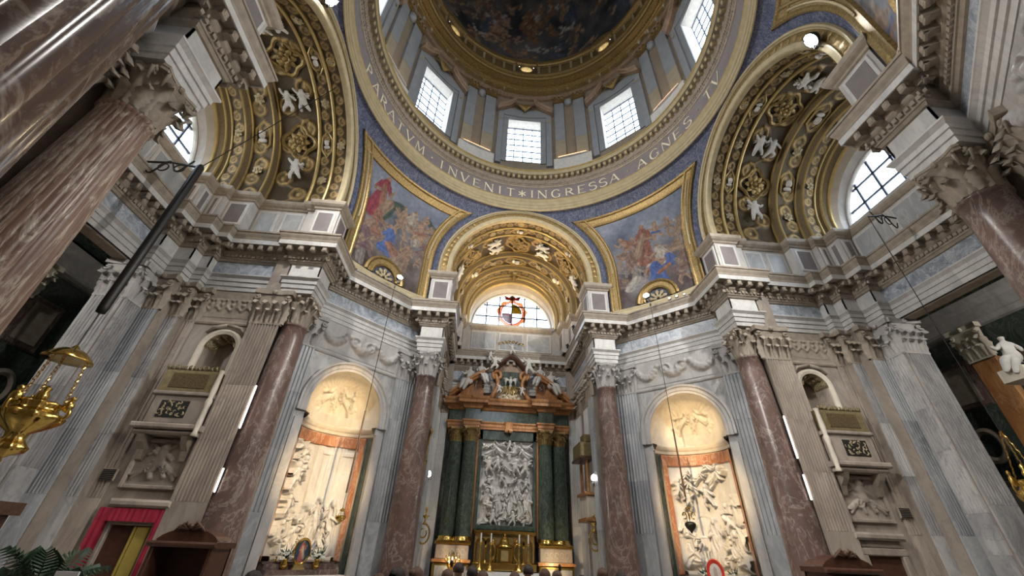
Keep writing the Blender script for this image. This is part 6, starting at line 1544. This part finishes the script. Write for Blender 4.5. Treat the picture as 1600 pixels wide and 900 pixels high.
# ================================================================ singing balconies over the transept side doors
def coretto(sg, lab):
    """built on the wall y = 3.85; x grows toward the arm end"""
    M = Matrix.Scale(1, 4); fx = lambda x: sg * x
    t = empty('wall_balcony', (fx(10.5), 3.85, 4.0)); tag(t, lab['balcony'], 'balcony')
    X = lambda x: fx(x) - fx(10.5)
    def bx(name, x0, x1, y0, y1, z0, z1, mat, par=None, bev=.0):
        a, b = sorted((X(x0), X(x1))); m = MB()
        m.bevbox(a, b, y0 - 3.85, y1 - 3.85, z0 - 4, z1 - 4, bev) if bev else m.box(a, b, y0 - 3.85, y1 - 3.85, z0 - 4, z1 - 4)
        return m.build(name, mat, par or t)
    bx('floor_slab', 9.62, 11.5, 3.25, 3.85, 4.12, 4.28, 'warm', bev=.04); bx('slab_moulding', 9.70, 11.42, 3.35, 3.85, 3.98, 4.12, 'warm', bev=.05)
    fr_ = bx('parapet', 9.78, 11.30, 3.38, 3.85, 4.28, 5.12, 'warm', bev=.03)
    bx('parapet_cap', 9.70, 11.38, 3.30, 3.85, 5.10, 5.22, 'warm', bev=.03)
    bx('grille_shade_plate', 10.22, 11.02, 3.36, 3.40, 4.46, 4.94, 'black', fr_)  # black plate stands for the shade in the recess behind the scrolls
    r = random.Random(4)
    g = MB()
    for i in range(34):
        cx_, cz_ = X(r.uniform(10.26, 10.98)), r.uniform(.50, .90); w0 = r.uniform(0, 6); g.tube([(cx_ + .04 * cos(q + w0), -.49, cz_ + .04 * sin(q + w0)) for q in np.linspace(0, 3.4, 6)], [.004, .012, .02, .02, .012, .004], 5)
    g.build('gilded_scrolls', 'goldpale', fr_)
    wb = bx('wooden_front', 9.80, 11.38, 3.40, 3.85, 5.22, 5.92, 'gilt_wood', bev=.03); bx('wooden_panel', 10.0, 11.12, 3.385, 3.45, 5.32, 5.82, 'golddark', wb, .03)
    m = MB()
    for i in range(24):
        a = 9.83 + i * .066; q = X(a); m.tube([(q, -.42, 1.90), (q + .03 * (-1) ** i, -.45, 1.97 + .03 * (i % 3)), (q + .06 * (-1) ** i, -.42, 2.01 + .03 * (i % 3))], [.03, .035, .012], 5)
    m.build('carved_cresting', 'gilt_wood', wb, smooth=True)
    po = MB(); po.lathe([(.07, -.05), (.09, .0), (.06, .08), (.08, .3), (.06, .75), (.10, .95), (.06, 1.05), (.085, 1.3), (.06, 1.8), (.09, 1.9)], 12, (X(9.66), -.55, .0)); po.build('turned_post', 'cream', t, smooth=True)
    for x in (9.95, 11.15):
        m = MB(); m.prism([(-.47, 3.97 - 4), (0, 3.97 - 4), (0, 3.3 - 4), (-.12, 3.35 - 4), (-.2, 3.6 - 4), (-.38, 3.78 - 4)], X(x) - .09, X(x) + .09)
        V = m.verts()[:, [2, 0, 1]]; m2 = MB(); m2.add(V, m.f); m2.build('console', 'stone', t)
    # niche window above
    wn = empty('balcony_window', (fx(10.42), 3.85, 6.0)); tag(wn, lab['window'], 'niche')
    A_ = np.linspace(0, pi, 17); rr = .50; zc = .86
    m = MB(); prof = [(rr, 0), (rr, -.08), (rr + .10, -.12), (rr + .16, -.12), (rr + .18, 0)]
    G = [[(r_, o, -.25) for r_, o in prof]] + [[(r_ * cos(a), o, zc + r_ * sin(a)) for r_, o in prof] for a in A_] + [[(-r_, o, -.25) for r_, o in prof]]; m.grid(np.array(G)); m.build('arch_frame', 'cream', wn)
    m = MB(); m.grid(np.array([[(rr * cos(a), -.06, zc + rr * sin(a)), (rr * .9 * cos(a), .55, zc + rr * .9 * sin(a))] for a in A_])); m.build('gilded_soffit', 'goldpale', wn)
    for i in range(5):
        for j in range(3):
            a = pi * (i + .5) / 5; y = .02 + .18 * j; q = .94 - .03 * j
            obj('rosette', ros_s, wn, M=frame_matrix((rr * q * cos(a), y, zc + rr * q * sin(a)), (-sin(a), 0, cos(a)), (0, 1, 0), (-cos(a), 0, -sin(a))))
    m = MB(); m.grid(np.array([[(rr * cos(a), 0, zc + rr * sin(a)), (rr * 1.04 * (1 if cos(a) > .7 else -1 if cos(a) < -.7 else cos(a) / .7), 0, zc + (.57 if abs(cos(a)) <= .72 else .57 * sin(a) / .7))] for a in A_])); m.build('spandrel', 'warm', wn)
    m = MB()
    for q in (-1, 1): m.add([(q * rr, -.02, -.1), (q * rr * .9, .55, -.1), (q * rr * .9, .55, zc), (q * rr, -.02, zc)], [(0, 1, 2, 3)])
    m.add([(-rr, 0, -.08), (rr, 0, -.08), (rr, .6, -.08), (-rr, .6, -.08)], [(0, 1, 2, 3)]); m.build('niche_side', 'warm', wn)
    m = MB(); m.add([(-rr, .56, -.1), (rr, .56, -.1), (rr, .56, zc + rr), (-rr, .56, zc + rr)], [(0, 1, 2, 3)]); m.build('niche_wall', 'warm', wn)
    m = MB()
    for q in (-1, 1): m.tube([(q * .62, -.06, zc + .5), (q * .45, -.09, zc + .72), (0, -.12, zc + .80)], [.05, .06, .07], 6)
    m.build('curved_hood', 'stone', wn, smooth=True)
    # carved panel below
    pn_ = empty('carved_wall_panel', (fx(10.55), 3.85, 2.6)); tag(pn_, lab['panel'], 'relief')
    XX, ZZ = np.meshgrid(np.linspace(-.66, .66, 70), np.linspace(.12, 1.25, 60), indexing='ij')
    H = relief_height(XX, ZZ, [pose(0, .3, .95, 'putto', 1, 0, True), pose(-.42, .2, .6, 'fly', 1), pose(.42, .2, .6, 'fly', -1)], .10, 4)
    MB().grid(np.stack([XX, -.03 - H, ZZ], -1)).build('carving', 'warm', pn_, smooth=True)
    for x0, x1, z0, z1 in ((-.78, -.66, .02, 1.32), (.66, .78, .02, 1.32), (-.66, .66, 1.22, 1.32), (-.66, .66, .02, .12)):
        m = MB(); m.bevbox(x0, x1, -.10, 0, z0, z1, .02); m.build('panel_frame', 'warm', pn_)
coretto(-1, {'balcony': 'stone and gilt wood wall balcony in the left transept, lit by a light tube', 'window': 'small arched niche with a gilded soffit above the left wall balcony', 'panel': 'carved stone panel under the left wall balcony, above the red framed door'})
coretto(1, {'balcony': 'stone and gilt wood wall balcony in the right transept', 'window': 'small arched niche with a gilded soffit above the right wall balcony', 'panel': 'carved stone panel under the right wall balcony, above the dark doorway'})
for sg, k in ((-1, 1), (1, 2)):
    x = lambda v: sg * v
    def bx(name, x0, x1, y0, y1, z0, z1, mat, par=None, bev=0):
        a, b = sorted((x(x0), x(x1))); m = MB(); m.bevbox(a, b, y0, y1, z0, z1, bev) if bev else m.box(a, b, y0, y1, z0, z1); return m.build(name, mat, par)
    dr = bx('door_%d' % k, 9.92, 10.98, 3.80, 3.86, FZ, 1.78, 'wood'); dr['kind'] = 'structure'  # dark wood panel stands for the shade inside the doorway
    tag(dr, 'open door with a yellow leaf inside a crimson cloth surround, left transept' if sg < 0 else 'doorway shade as a dark panel in a pale stone surround, right transept', 'door')
    bx('door_hood', 9.60, 11.2, 3.55, 3.85, 2.16, 2.36, 'warm', dr, .06); bx('door_frieze', 9.72, 11.1, 3.72, 3.85, 1.98, 2.16, 'warm', dr, .02)
    if sg < 0:
        bx('door_leaf', 9.98, 10.30, 3.74, 3.79, FZ, 1.74, 'yellowdoor', dr, .01); bx('door_post', 10.32, 10.38, 3.74, 3.8, FZ, 1.74, 'yellowdoor', dr)
        for a, b in ((9.82, 9.93), (10.97, 11.08)): bx('stone_jamb', a, b, 3.70, 3.85, FZ, 1.80, 'warm', dr, .02)
        bx('stone_lintel', 9.82, 11.08, 3.70, 3.85, 1.76, 1.86, 'warm', dr, .02)
        cu = empty('crimson_cloth_frame', (x(10.45), 3.62, FZ)); tag(cu, 'crimson damask hanging framing the left transept door', 'curtain')
        for nm, a, b, z0, z1 in (('cloth_side', 9.58, 9.84, FZ, 1.86), ('cloth_side', 11.06, 11.34, FZ, 1.86), ('cloth_valance', 9.58, 11.34, 1.84, 2.14)):
            p0, p1 = sorted((x(a), x(b))); A_ = np.linspace(p0, p1, 28); m = MB(); m.grid(np.array([[(q - x(10.45), .012 * sin(q * 40) - .02, z0 - FZ), (q - x(10.45), .010 * sin(q * 40) - .02, z1 - FZ)] for q in A_])); m.grid(np.array([[(q - x(10.45), .06, z0 - FZ), (q - x(10.45), .06, z1 - FZ)] for q in A_])); m.build(nm, 'redcloth', cu)
    else:
        for a, b in ((9.74, 9.93), (10.97, 11.16)): bx('stone_jamb', a, b, 3.68, 3.85, FZ, 1.80, 'warm', dr, .03)
        bx('stone_lintel', 9.74, 11.16, 3.68, 3.85, 1.78, 1.98, 'warm', dr, .03)
    vt = empty('vent_grille', (x(11.72), 3.78, 2.93)); tag(vt, 'small dark square vent grille in the %s transept pilaster' % ('left' if sg < 0 else 'right'), 'vent')
    m = MB(); m.bevbox(-.2, .2, -.03, .02, -.15, .15, .015); m.build('frame', 'stone', vt)
    for i in range(6): m = MB(); m.box(-.17, .17, -.04, -.02, -.13 + i * .046, -.10 + i * .046); m.build('slat', 'black', vt)
    # confessional
    cf = empty('confessional', (x(8.32), 3.06, FZ)); tag(cf, 'dark carved wooden confessional by the red column of the %s transept' % ('left' if sg < 0 else 'right'), 'confessional')
    def cbx(name, x0, x1, y0, y1, z0, z1, mat='wood', bev=.02): m = MB(); m.bevbox(x0, x1, y0, y1, z0, z1, bev); return m.build(name, mat, cf)
    cbx('side_panel', -.72, -.62, -.5, .36, 0, 1.70); cbx('side_panel', .62, .72, -.5, .36, 0, 1.70); cbx('back_panel', -.72, .72, .28, .36, 0, 1.75); cbx('cornice', -.80, .80, -.58, .38, 1.70, 1.82, 'wood', .04)
    cbx('door_panel', -.62, .62, -.46, -.42, 0, .85); cbx('inner_panel', -.62, .62, .18, .26, .85, 1.70, 'wood', .01)
    m = MB(); m.grid(np.array([[(q, -.40, 1.82), (q, -.40, 1.86 + .24 * cos(q / .7 * pi / 2) ** .7), (q, .3, 1.86 + .24 * cos(q / .7 * pi / 2) ** .7)] for q in np.linspace(-.7, .7, 15)])); m.build('curved_top', 'wood', cf)
    m = MB()
    for q in (-1, 1):
        for r_ in range(3): m.tube([(q * .04, -.42, 2.06), (q * (.12 + .07 * r_), -.46, 2.22 - .05 * r_), (q * (.2 + .08 * r_), -.44, 2.14 - .06 * r_)], [.03, .045, .015], 6)
    m.ball((0, -.45, 2.14), .07, 8, 6); m.build('carved_crest', 'hairbrown', cf, smooth=True)
    # light tubes
    for z0, z1 in (((4.30, 5.62), (2.60, 3.22)) if sg < 0 else ((4.32, 5.68), (3.14, 3.86))):
        lt = empty('light_tube', (x(8.66), 3.60, z0)); tag(lt, '%s vertical glowing tube behind the red column of the %s transept' % ('upper long' if z0 > 4 else 'lower short', 'left' if sg < 0 else 'right'), 'lamp')
        MB().lathe([(0, 0), (.022, .01), (.022, z1 - z0 - .01), (0, z1 - z0)], 10).build('tube', 'tube_glow', lt)
        m = MB(); m.box(-.03, .03, .022, .05, -.02, z1 - z0 + .02); m.build('back_rail', 'black', lt)
        for q in (.1, z1 - z0 - .1): m = MB(); m.box(-.02, .02, .02, .12, q - .02, q + .02); m.build('clip', 'black', lt)

# ================================================================ sconces and lamps by the altar
def sconce(x, y, z, label):
    sg = -1 if x < 0 else 1; t = empty('wall_sconce', (x, y, z)); tag(t, label, 'sconce')
    m = MB(); m.tube([(-sg * (.26 + .24 * cos(q)), 0, .02 + .34 * sin(q)) for q in np.linspace(-4.2, 1.3, 22)], .035, 6); m.tube([(-sg * (.24 + .13 * cos(q)), 0, .05 + .16 * sin(q)) for q in np.linspace(-4.6, .6, 14)], .028, 6); m.build('scroll_arm', 'brass', t, smooth=True)
    m = MB(); m.lathe([(.03, .33), (.12, .36), (.05, .42), (.03, .55), (.15, .64), (.16, .67), (.03, .68), (.04, .85), (.06, .92), (0, 1.02)], 12, (-sg * .26, 0, 0)); m.build('stem', 'brass', t, smooth=True); m = MB(); m.box(-.04 if sg < 0 else -.04, .04, -.1, .1, -.2, .3); m.build('wall_plate', 'brass', t)
sconce(-3.78, 10.1, 1.95, 'flat gilded scroll sconce on the pale pilaster left of the altar')
sconce(3.78, 9.85, 1.95, 'gilded openwork sconce by the red column right of the altar')
lan = empty('gilded_lance', (-3.72, 8.85, 4.2)); tag(lan, 'thin gilded pole fixed beside the left altar column', 'pole')
m = MB(); m.tube([(.0, 0, 0), (.02, 0, 1.2)], .025, 6); m.tube([(.02, 0, 1.2), (.10, -.02, 1.5), (.02, -.02, 1.75)], [.03, .07, .01], 6); m.build('shaft', 'brass', lan, smooth=True); m = MB(); m.box(-.02, .08, -.02, .12, .3, .36); m.build('bracket', 'brass', lan)
ca = empty('altar_side_balcony', (3.85, 10.5, 4.0)); tag(ca, 'brown wooden canopy balcony on the wall right of the high altar', 'balcony')
def cax(name, x0, x1, y0, y1, z0, z1, mat, bev=.03): m = MB(); m.bevbox(x0, x1, y0, y1, z0, z1, bev); return m.build(name, mat, ca)
cax('back_panel', -.12, 0, -.62, .62, -.25, 1.15, 'cream'); cax('side_post', -.5, -.38, -.62, -.5, -.22, 1.15, 'amber'); cax('side_post', -.5, -.38, .5, .62, -.22, 1.15, 'amber'); cax('canopy_crest', -.45, 0, -.4, .4, 1.85, 2.3, 'gilt_wood', .12); cax('canopy', -.75, 0, -.75, .75, 1.2, 1.85, 'gilt_wood', .05); cax('canopy_rim', -.82, 0, -.82, .82, 1.12, 1.22, 'wood'); cax('parapet', -.55, 0, -.65, .65, -1.2, -.35, 'cream'); cax('shelf', -.66, 0, -.75, .75, -.35, -.22, 'amber'); cax('shelf', -.66, 0, -.75, .75, -1.35, -1.2, 'amber')
m = MB(); m.tube([(-.1, 0, -1.4), (-.22, 0, -1.8), (-.02, 0, -2.2)], [.16, .12, .05], 8); m.build('bracket', 'cream', ca)

def spot(name, pos, target, col, watt, angle, blend=.6, r=.06):
    l = bpy.data.lights.new(name, 'SPOT'); l.energy = watt; l.color = col; l.spot_size = radians(angle); l.spot_blend = blend; l.shadow_soft_size = r
    o = bpy.data.objects.new(name, l); COL.objects.link(o); o.matrix_world = face_matrix(pos, Vector(target) - Vector(pos)); return o
def lamp_head(pos, target, label, glow_mat, watt, col, angle, r=.13, group=None, stand=True):
    """flood lamp: housing, glass disc that glows, yoke, and its own beam"""
    d = (Vector(target) - Vector(pos)).normalized(); t = empty('flood_lamp', pos); tag(t, label, 'lamp', group)
    q = d.to_track_quat('Z', 'Y').to_matrix().to_4x4()
    o = MB().lathe([(0, -.22), (r * .6, -.20), (r * .9, -.10), (r * 1.05, .0), (r * 1.05, .03), (r * .96, .03), (r * .94, .0)], 18).build('housing', 'black', t, smooth=True); o.matrix_local = q
    o = MB().lathe([(0, .012), (r * .95, .01)], 18).build('glowing_lens', glow_mat, t); o.matrix_local = q
    if stand:
        m = MB(); m.tube([(r * 1.15, 0, 0), (r * 1.15, 0, -r * 1.5), (-r * 1.15, 0, -r * 1.5), (-r * 1.15, 0, 0)], .014, 5); m.box(-.05, .05, -.05, .05, -r * 1.5 - .12, -r * 1.5); m.build('yoke', 'black', t)
    if watt: spot('lamp_beam', Vector(pos) + d * .06, target, col, watt, angle)
    return t
WARM = (1.0, .72, .38); NEUT = (1.0, .96, .90); COOL = (.92, .96, 1.0)

# ================================================================ lamps of the church and added fill lamps
lamp_head((8.0, -3.75, 15.45), (-6, 6, 3), 'very bright flood lamp on the right transept arch', 'lens_white', 4200, NEUT, 140, .24)
lamp_head((-8.0, -2.38, 17.75), (8, 5, 3), 'bright flood lamp high on the left transept arch, cut by the top edge', 'lens_white', 4200, NEUT, 140, .24)
lamp_head((-5.75, 6.25, 11.85), (1.5, -5, 14), 'glaring lamp on the cornice under the left pendentive', 'lens_warm', 160, WARM, 120, .14)
lamp_head((5.80, 6.15, 11.82), (-1.5, -5, 14), 'glaring lamp on the cornice under the right pendentive', 'lens_warm', 160, WARM, 120, .14)
for i, (x, y) in enumerate(((6.85, 6.02), (7.10, 5.80), (7.36, 5.55))):
    lamp_head((x, y, 11.68), (x - 2, y - 2, 12.5), ['smallest and first of three little lamps in a row on the right cornice', 'middle of three little lamps in a row on the right cornice', 'last of three little lamps in a row on the right cornice'][i], 'lens_small', 0, WARM, 60, .055, 'little cornice lamps')
lamp_head((-3.70, 10.4, 4.25), (-.8, 4, 3.2), 'bright white lamp beside the left altar column', 'lens_white', 110, NEUT, 150, .14)
lamp_head((3.62, 9.6, 4.32), (.8, 4, 3.2), 'bright white lamp by the wooden canopy right of the altar', 'lens_white', 110, NEUT, 150, .14)
# niche uplights and projectors, apse vault lamps, added transept and chapel fill lamps
for sx in (-1, 1):
    s_ = 'left' if sx < 0 else 'right'
    for k, u in enumerate((-1.15, 1.15)):
        p = diag_pos(sx, u * 1.2, 7.5, .20); w_ = ('transept', 'altar')[k]
        lamp_head(p, diag_pos(sx, -u * .25, 10.3, 7.0), 'warm floor uplight on the %s side of the %s niche' % (w_, s_), 'lens_small', 420, WARM, 26, .07)
    lamp_head((-sx * 4.1, -7.62, 11.85), diag_pos(sx, 0, 10.4, 3.1), 'large projector on the cornice behind the camera aimed at the %s niche relief' % s_, 'lens_small', 18500, WARM, 11.5, .12)
    lamp_head((-sx * 3.6, -7.62, 11.85), diag_pos(sx, 0, 10.2, 6.2), 'small projector on the cornice behind the camera aimed at the %s niche half dome' % s_, 'lens_small', 15000, WARM, 8.5, .09)
    lamp_head((-sx * 4.7, -7.62, 11.85), (sx * 12.3, 2.6, 3.2), 'unseen fill lamp behind the camera added to brighten the %s transept corner' % s_, 'lens_small', 5200 if sx > 0 else 2600, NEUT, 34, .10)  # added fill beam for the transept corner, no lamp known there
    lamp_head((sx * 15.6, -3.4, 9.2), (sx * 17.2, 4.6, 5.5), 'added fill lamp brightening the %s side chapel' % s_, 'lens_small', 620, NEUT, 110, .08)  # added to lift the chapel wall, no lamp known inside
    lamp_head((sx * 3.05, 9.6, 11.75), (-sx * 1.5, 11.5, 17.5), 'lamp on the %s apse cornice lighting the gilded vault' % s_, 'lens_small', 900, WARM, 100, .08)
    lamp_head((sx * 3.2, 11.9, 11.75), (-sx * 1.0, 11.5, 17.5), 'small lamp on the %s apse cornice beside the window' % s_, 'lens_small', 330, WARM, 76, .08)
    lamp_head((sx * 12.5, -2.9, 11.75), (sx * 9.6, 3.0, 16.5), 'lamp on the %s transept cornice lighting its vault' % s_, 'lens_small', 200 if sx < 0 else 20, WARM, 110, .08)
    lamp_head((sx * 1.55, 11.4, 8.9), (0, 13.3, 4.2), 'lamp hung above the high altar, %s one' % s_, 'lens_small', 220, NEUT, 60, .06)
    lamp_head((sx * 2.3, 11.3, 1.05), (sx * 2.3, 13, 1.5), 'low lamp lighting the %s altar pedestals' % s_, 'lens_small', 70, WARM, 110, .05)
# lamps along the foot of the drum pilasters
for k in range(8):
    am = k * pi / 4 + pi / 8; lit = k in (0, 1, 6, 7)
    t = empty('drum_lamp', ((RD - .36) * sin(am), (RD - .36) * cos(am), 23.40), -am); tag(t, 'warm lamp bar at the foot of the drum pilasters, %s' % ['right of the middle window', 'between the two right windows', 'behind, right', 'behind, far right', 'behind, far left', 'behind, left', 'between the two left windows', 'left of the middle window'][k], 'lamp')
    m = MB(); m.box(-.95, .95, -.06, .06, 0, .10); m.build('housing', 'stucco', t)
    m = MB(); m.box(-.92, .92, -.04, .055, .10, .14); m.build('glowing_bar', 'lens_bar', t)

# ================================================================ people
def person_meshes(name, cloth, sh=1.0):
    V = [(0, 0, .95), (0, .02, 1.15), (0, 0, 1.36), (0, .01, 1.46), (0, -.01, 1.52), (0, .0, 1.60),
         (.17, .0, 1.38), (.24, .03, 1.12), (.26, -.06, .90), (.26, -.10, .80), (-.17, .0, 1.38), (-.24, .03, 1.12), (-.26, -.06, .90), (-.26, -.10, .80),
         (.10, 0, .88), (.11, -.02, .48), (.11, .02, .09), (.12, -.14, .04), (-.10, 0, .88), (-.11, -.02, .48), (-.11, .02, .09), (-.12, -.14, .04)]
    E = [(0, 1), (1, 2), (2, 3), (3, 4), (4, 5), (2, 6), (6, 7), (7, 8), (8, 9), (2, 10), (10, 11), (11, 12), (12, 13), (0, 14), (14, 15), (15, 16), (16, 17), (0, 18), (18, 19), (19, 20), (20, 21)]
    R = [(.16, .12), (.15, .11), (.16, .11), .06, .075, .085, .075, .052, .036, .03, .075, .052, .036, .03, .10, .07, .048, .045, .10, .07, .048, .045]
    me = skin_mesh(name, V, E, R, cloth, 1); me.materials.append(MT['skin'])
    for p in me.polygons:
        if p.center.z > 1.455 or (p.center.z < .87 and abs(p.center.x) > .215): p.material_index = 1
    return me
def face_bits():
    m = MB(); m.ball((0, -.098, 1.575), (.016, .022, .022), 6, 5)
    for q in (-1, 1): m.ball((q * .088, -.0, 1.575), (.014, .026, .034), 6, 5)
    f = m.mesh('nose_and_ears', 'skin', smooth=True)
    e = MB()
    for q in (-1, 1): e.ball((q * .034, -.080, 1.602), (.016, .010, .009), 6, 4)
    e.box(-.026, .026, -.092, -.078, 1.53, 1.537); return f, e.mesh('eyes_and_mouth', 'hair')
def hand_mesh():
    m = MB()
    for k in range(4): m.tube([(.0 + .02 * k - .03, 0, 0), (.0 + .02 * k - .03, -.008, -.045 - .006 * (k in (1, 2))), (.0 + .02 * k - .03, -.03, -.08 - .008 * (k in (1, 2)))], [.010, .009, .007], 5)
    m.tube([(-.035, -.01, .02), (-.055, -.03, -.01), (-.05, -.045, -.03)], [.012, .010, .008], 5); return m.mesh('fingers', 'skin', smooth=True)
def hair_mesh(kind, mat):
    m = MB(); T = np.linspace(0, pi * .62, 9); A_ = np.linspace(0, 2 * pi, 19); P = np.zeros((9, 19, 3))
    for i, t in enumerate(T):
        for j, a in enumerate(A_):
            front = max(0, -sin(a)); tt = t * (1 - .38 * front); k = 1 + .05 * sin(7 * a + i)
            P[i, j] = (.103 * k * sin(tt) * cos(a), .008 + .116 * k * sin(tt) * sin(a), 1.60 + .112 * cos(tt) * k)
    m.grid(P)
    if kind == 'long':
        for j in range(7):
            a = radians(5 + j * 28); m.tube([(.095 * cos(a), .10 * sin(a), 1.60), (.10 * cos(a), .11 * sin(a), 1.5), (.10 * cos(a), .12 * sin(a) + .01, 1.34)], [.035, .04, .02], 6)
    if kind == 'bun': m.ball((0, .12, 1.63), .05, 8, 6)
    return m.mesh('hair', mat, smooth=True)
BODY = [person_meshes('body', c) for c in ('cloth1', 'cloth2', 'cloth3')]; FB, EB = face_bits(); HD = hand_mesh()
HAIR = {(k, c): hair_mesh(k, c) for k in ('short', 'long', 'bun') for c in ('hair', 'hairbrown')}
def person(x, y, rz, body, hair, hc, label, h=1.0):
    t = empty('person', (x, y, FZ), rz); tag(t, label, 'person', 'people standing before the altar'); t.scale = (h, h, h)
    b = obj('body', BODY[body], t); obj('hair', HAIR[(hair, hc)], t); obj('nose_and_ears', FB, t); obj('eyes_and_mouth', EB, t)
    for q in (-1, 1): obj('fingers', HD, t, M=Matrix.Translation((q * .26, -.105, .775)) @ Matrix.Scale(-q, 4, (1, 0, 0)))
PPL = [(-2.77, -2.39, 2.9, 0, 'long', 'hairbrown', 'leftmost of the row, long brown hair, before the left red column'), (-2.48, -2.80, -.6, 0, 'short', 'hair', 'person with short black hair before the left red column'),
       (-2.34, -1.75, 2.6, 1, 'bun', 'hairbrown', 'person with a brown bun before the pale altar pilaster'), (-1.90, -1.25, 3.4, 2, 'long', 'hairbrown', 'person with long brown hair before the left altar pedestal'),
       (-1.70, -2.35, 2.8, 0, 'long', 'hair', 'person with long black hair before the left altar pedestal'), (-1.75, -.2, 3.1, 0, 'short', 'hair', 'first of two dark haired heads close together by the candelabrum'),
       (-1.50, -.5, 3.3, 1, 'short', 'hair', 'second of two dark haired heads close together by the candelabrum'), (-1.33, -1.3, .3, 2, 'short', 'hairbrown', 'balding person turned to the camera under the candelabrum'),
       (-.72, -.3, 3.0, 1, 'short', 'hairbrown', 'person before the left end of the white altar cloth'), (-.42, .15, 3.5, 0, 'short', 'hair', 'person before the tabernacle'), (-.20, -.55, 2.8, 0, 'short', 'hairbrown', 'person just right of the tabernacle'),
       (.10, -.1, 3.3, 2, 'bun', 'hairbrown', 'person with a bun before the right candlesticks'), (.42, -.75, 3.1, 0, 'short', 'hair', 'person with black hair before the right end of the altar cloth'),
       (.95, -.2, 3.0, 1, 'short', 'hairbrown', 'person before the right altar pedestal'), (1.22, -.45, 3.2, 2, 'short', 'hair', 'person at the corner of the right altar pedestal'), (1.62, -1.0, 3.4, 0, 'long', 'hair', 'rightmost of the row, long dark hair'),
       (-4.30, -2.7, -1.2, 0, 'short', 'hair', 'person in a dark jacket standing alone before the left niche altar')]
for i, (x, y, rz, b, hk, hc, lab) in enumerate(PPL): person(x, y, rz, b, hk, hc, lab, (1.0 + .02 * ((i * 7) % 4 - 1)) * .955)

# ================================================================ plants, card, chapel statue
def frond(n=13, L=1.1):
    m = MB(); pts = [(0, L * .75 * t ** 1.1, L * (.75 * t - .45 * t * t)) for t in np.linspace(0, 1, 9)]; m.tube(pts, [.014 - .0013 * i for i in range(9)], 5)
    for i in range(2, n + 2):
        t = i / (n + 2); y, z = L * .75 * t ** 1.1, L * (.75 * t - .45 * t * t); w = .30 * L * sin(pi * (t * .8 + .12))
        for sg in (-1, 1): m.add([(0, y - .018, z), (0, y + .025, z), (sg * w * .55, y + .10 * L, z + .03), (sg * w, y + .13 * L, z - .09), (sg * w * .5, y + .06 * L, z + .012)], [(0, 4, 2, 1), (4, 3, 2)])
    return m.mesh('frond', 'leaf')
FR = frond()
def palm(x, y, z, label, n, s):
    t = empty('potted_palm', (x, y, FZ)); tag(t, label, 'plant', 'potted palms by the transepts')
    MB().lathe([(0, 0), (.18, 0), (.24, .35), (.26, .36), (.26, .42), (.2, .42), (0, .40)], 16).build('pot', 'pediment', t, smooth=True)
    MB().tube([(0, 0, .38), (.02, 0, z)], [.06, .035], 7).build('stem', 'hairbrown', t)
    for i in range(n):
        a = i * 2.4; obj('frond', FR, t, M=Matrix.Translation((0, 0, z - .05)) @ Matrix.Rotation(a, 4, 'Z') @ Matrix.Rotation(.55 - .35 * (i % 3), 4, 'X') @ Matrix.Scale(s, 4))
palm(-7.9, -1.35, 1.05, 'dark green potted palm in the lower left corner', 14, .95)
palm(10.4, .95, 1.12, 'dark green palm tips in the lower right corner', 12, .8)
cdp = empty('notice_card', (-5.6, -3.91, FZ)); tag(cdp, 'blank white card on a thin stand at the lower left', 'sign')
MB().lathe([(.14, 0), (.14, .02), (.015, .04), (.015, 1.45), (0, 1.46)], 10).build('stand', 'black', cdp); m = MB(); m.box(-.11, .11, -.01, .01, 1.34, 1.60); m.build('card', 'paper', cdp)
cab = empty('wooden_cabinet', (-8.75, -2.35, FZ)); tag(cab, 'dark brown wooden cabinet cut by the left edge behind the palm', 'cabinet')
m = MB(); m.bevbox(-.5, .5, -.35, .35, 0, 2.1, .03); m.build('body', 'wood', cab); m = MB(); m.bevbox(-.6, .6, -.45, .4, 2.1, 2.26, .05); m.build('cornice', 'hairbrown', cab)
for q in (-.25, .25): m = MB(); m.bevbox(q - .2, q + .2, -.38, -.34, .15, 1.9, .02); m.build('door_panel', 'wood', cab)
sx0 = empty('chapel_statue', (15.6, 1.45, 7.2)); tag(sx0, 'pale carved figure leaning out over the dark chapel at the right edge', 'statue')
o = obj('body', ST[-1], sx0); o.matrix_local = Matrix.Rotation(-.6, 4, 'Z') @ Matrix.Scale(1.05, 4); m = MB(); m.bevbox(-.35, .5, -.4, .4, -.6, -.2, .1); m.build('console', 'cream', sx0)
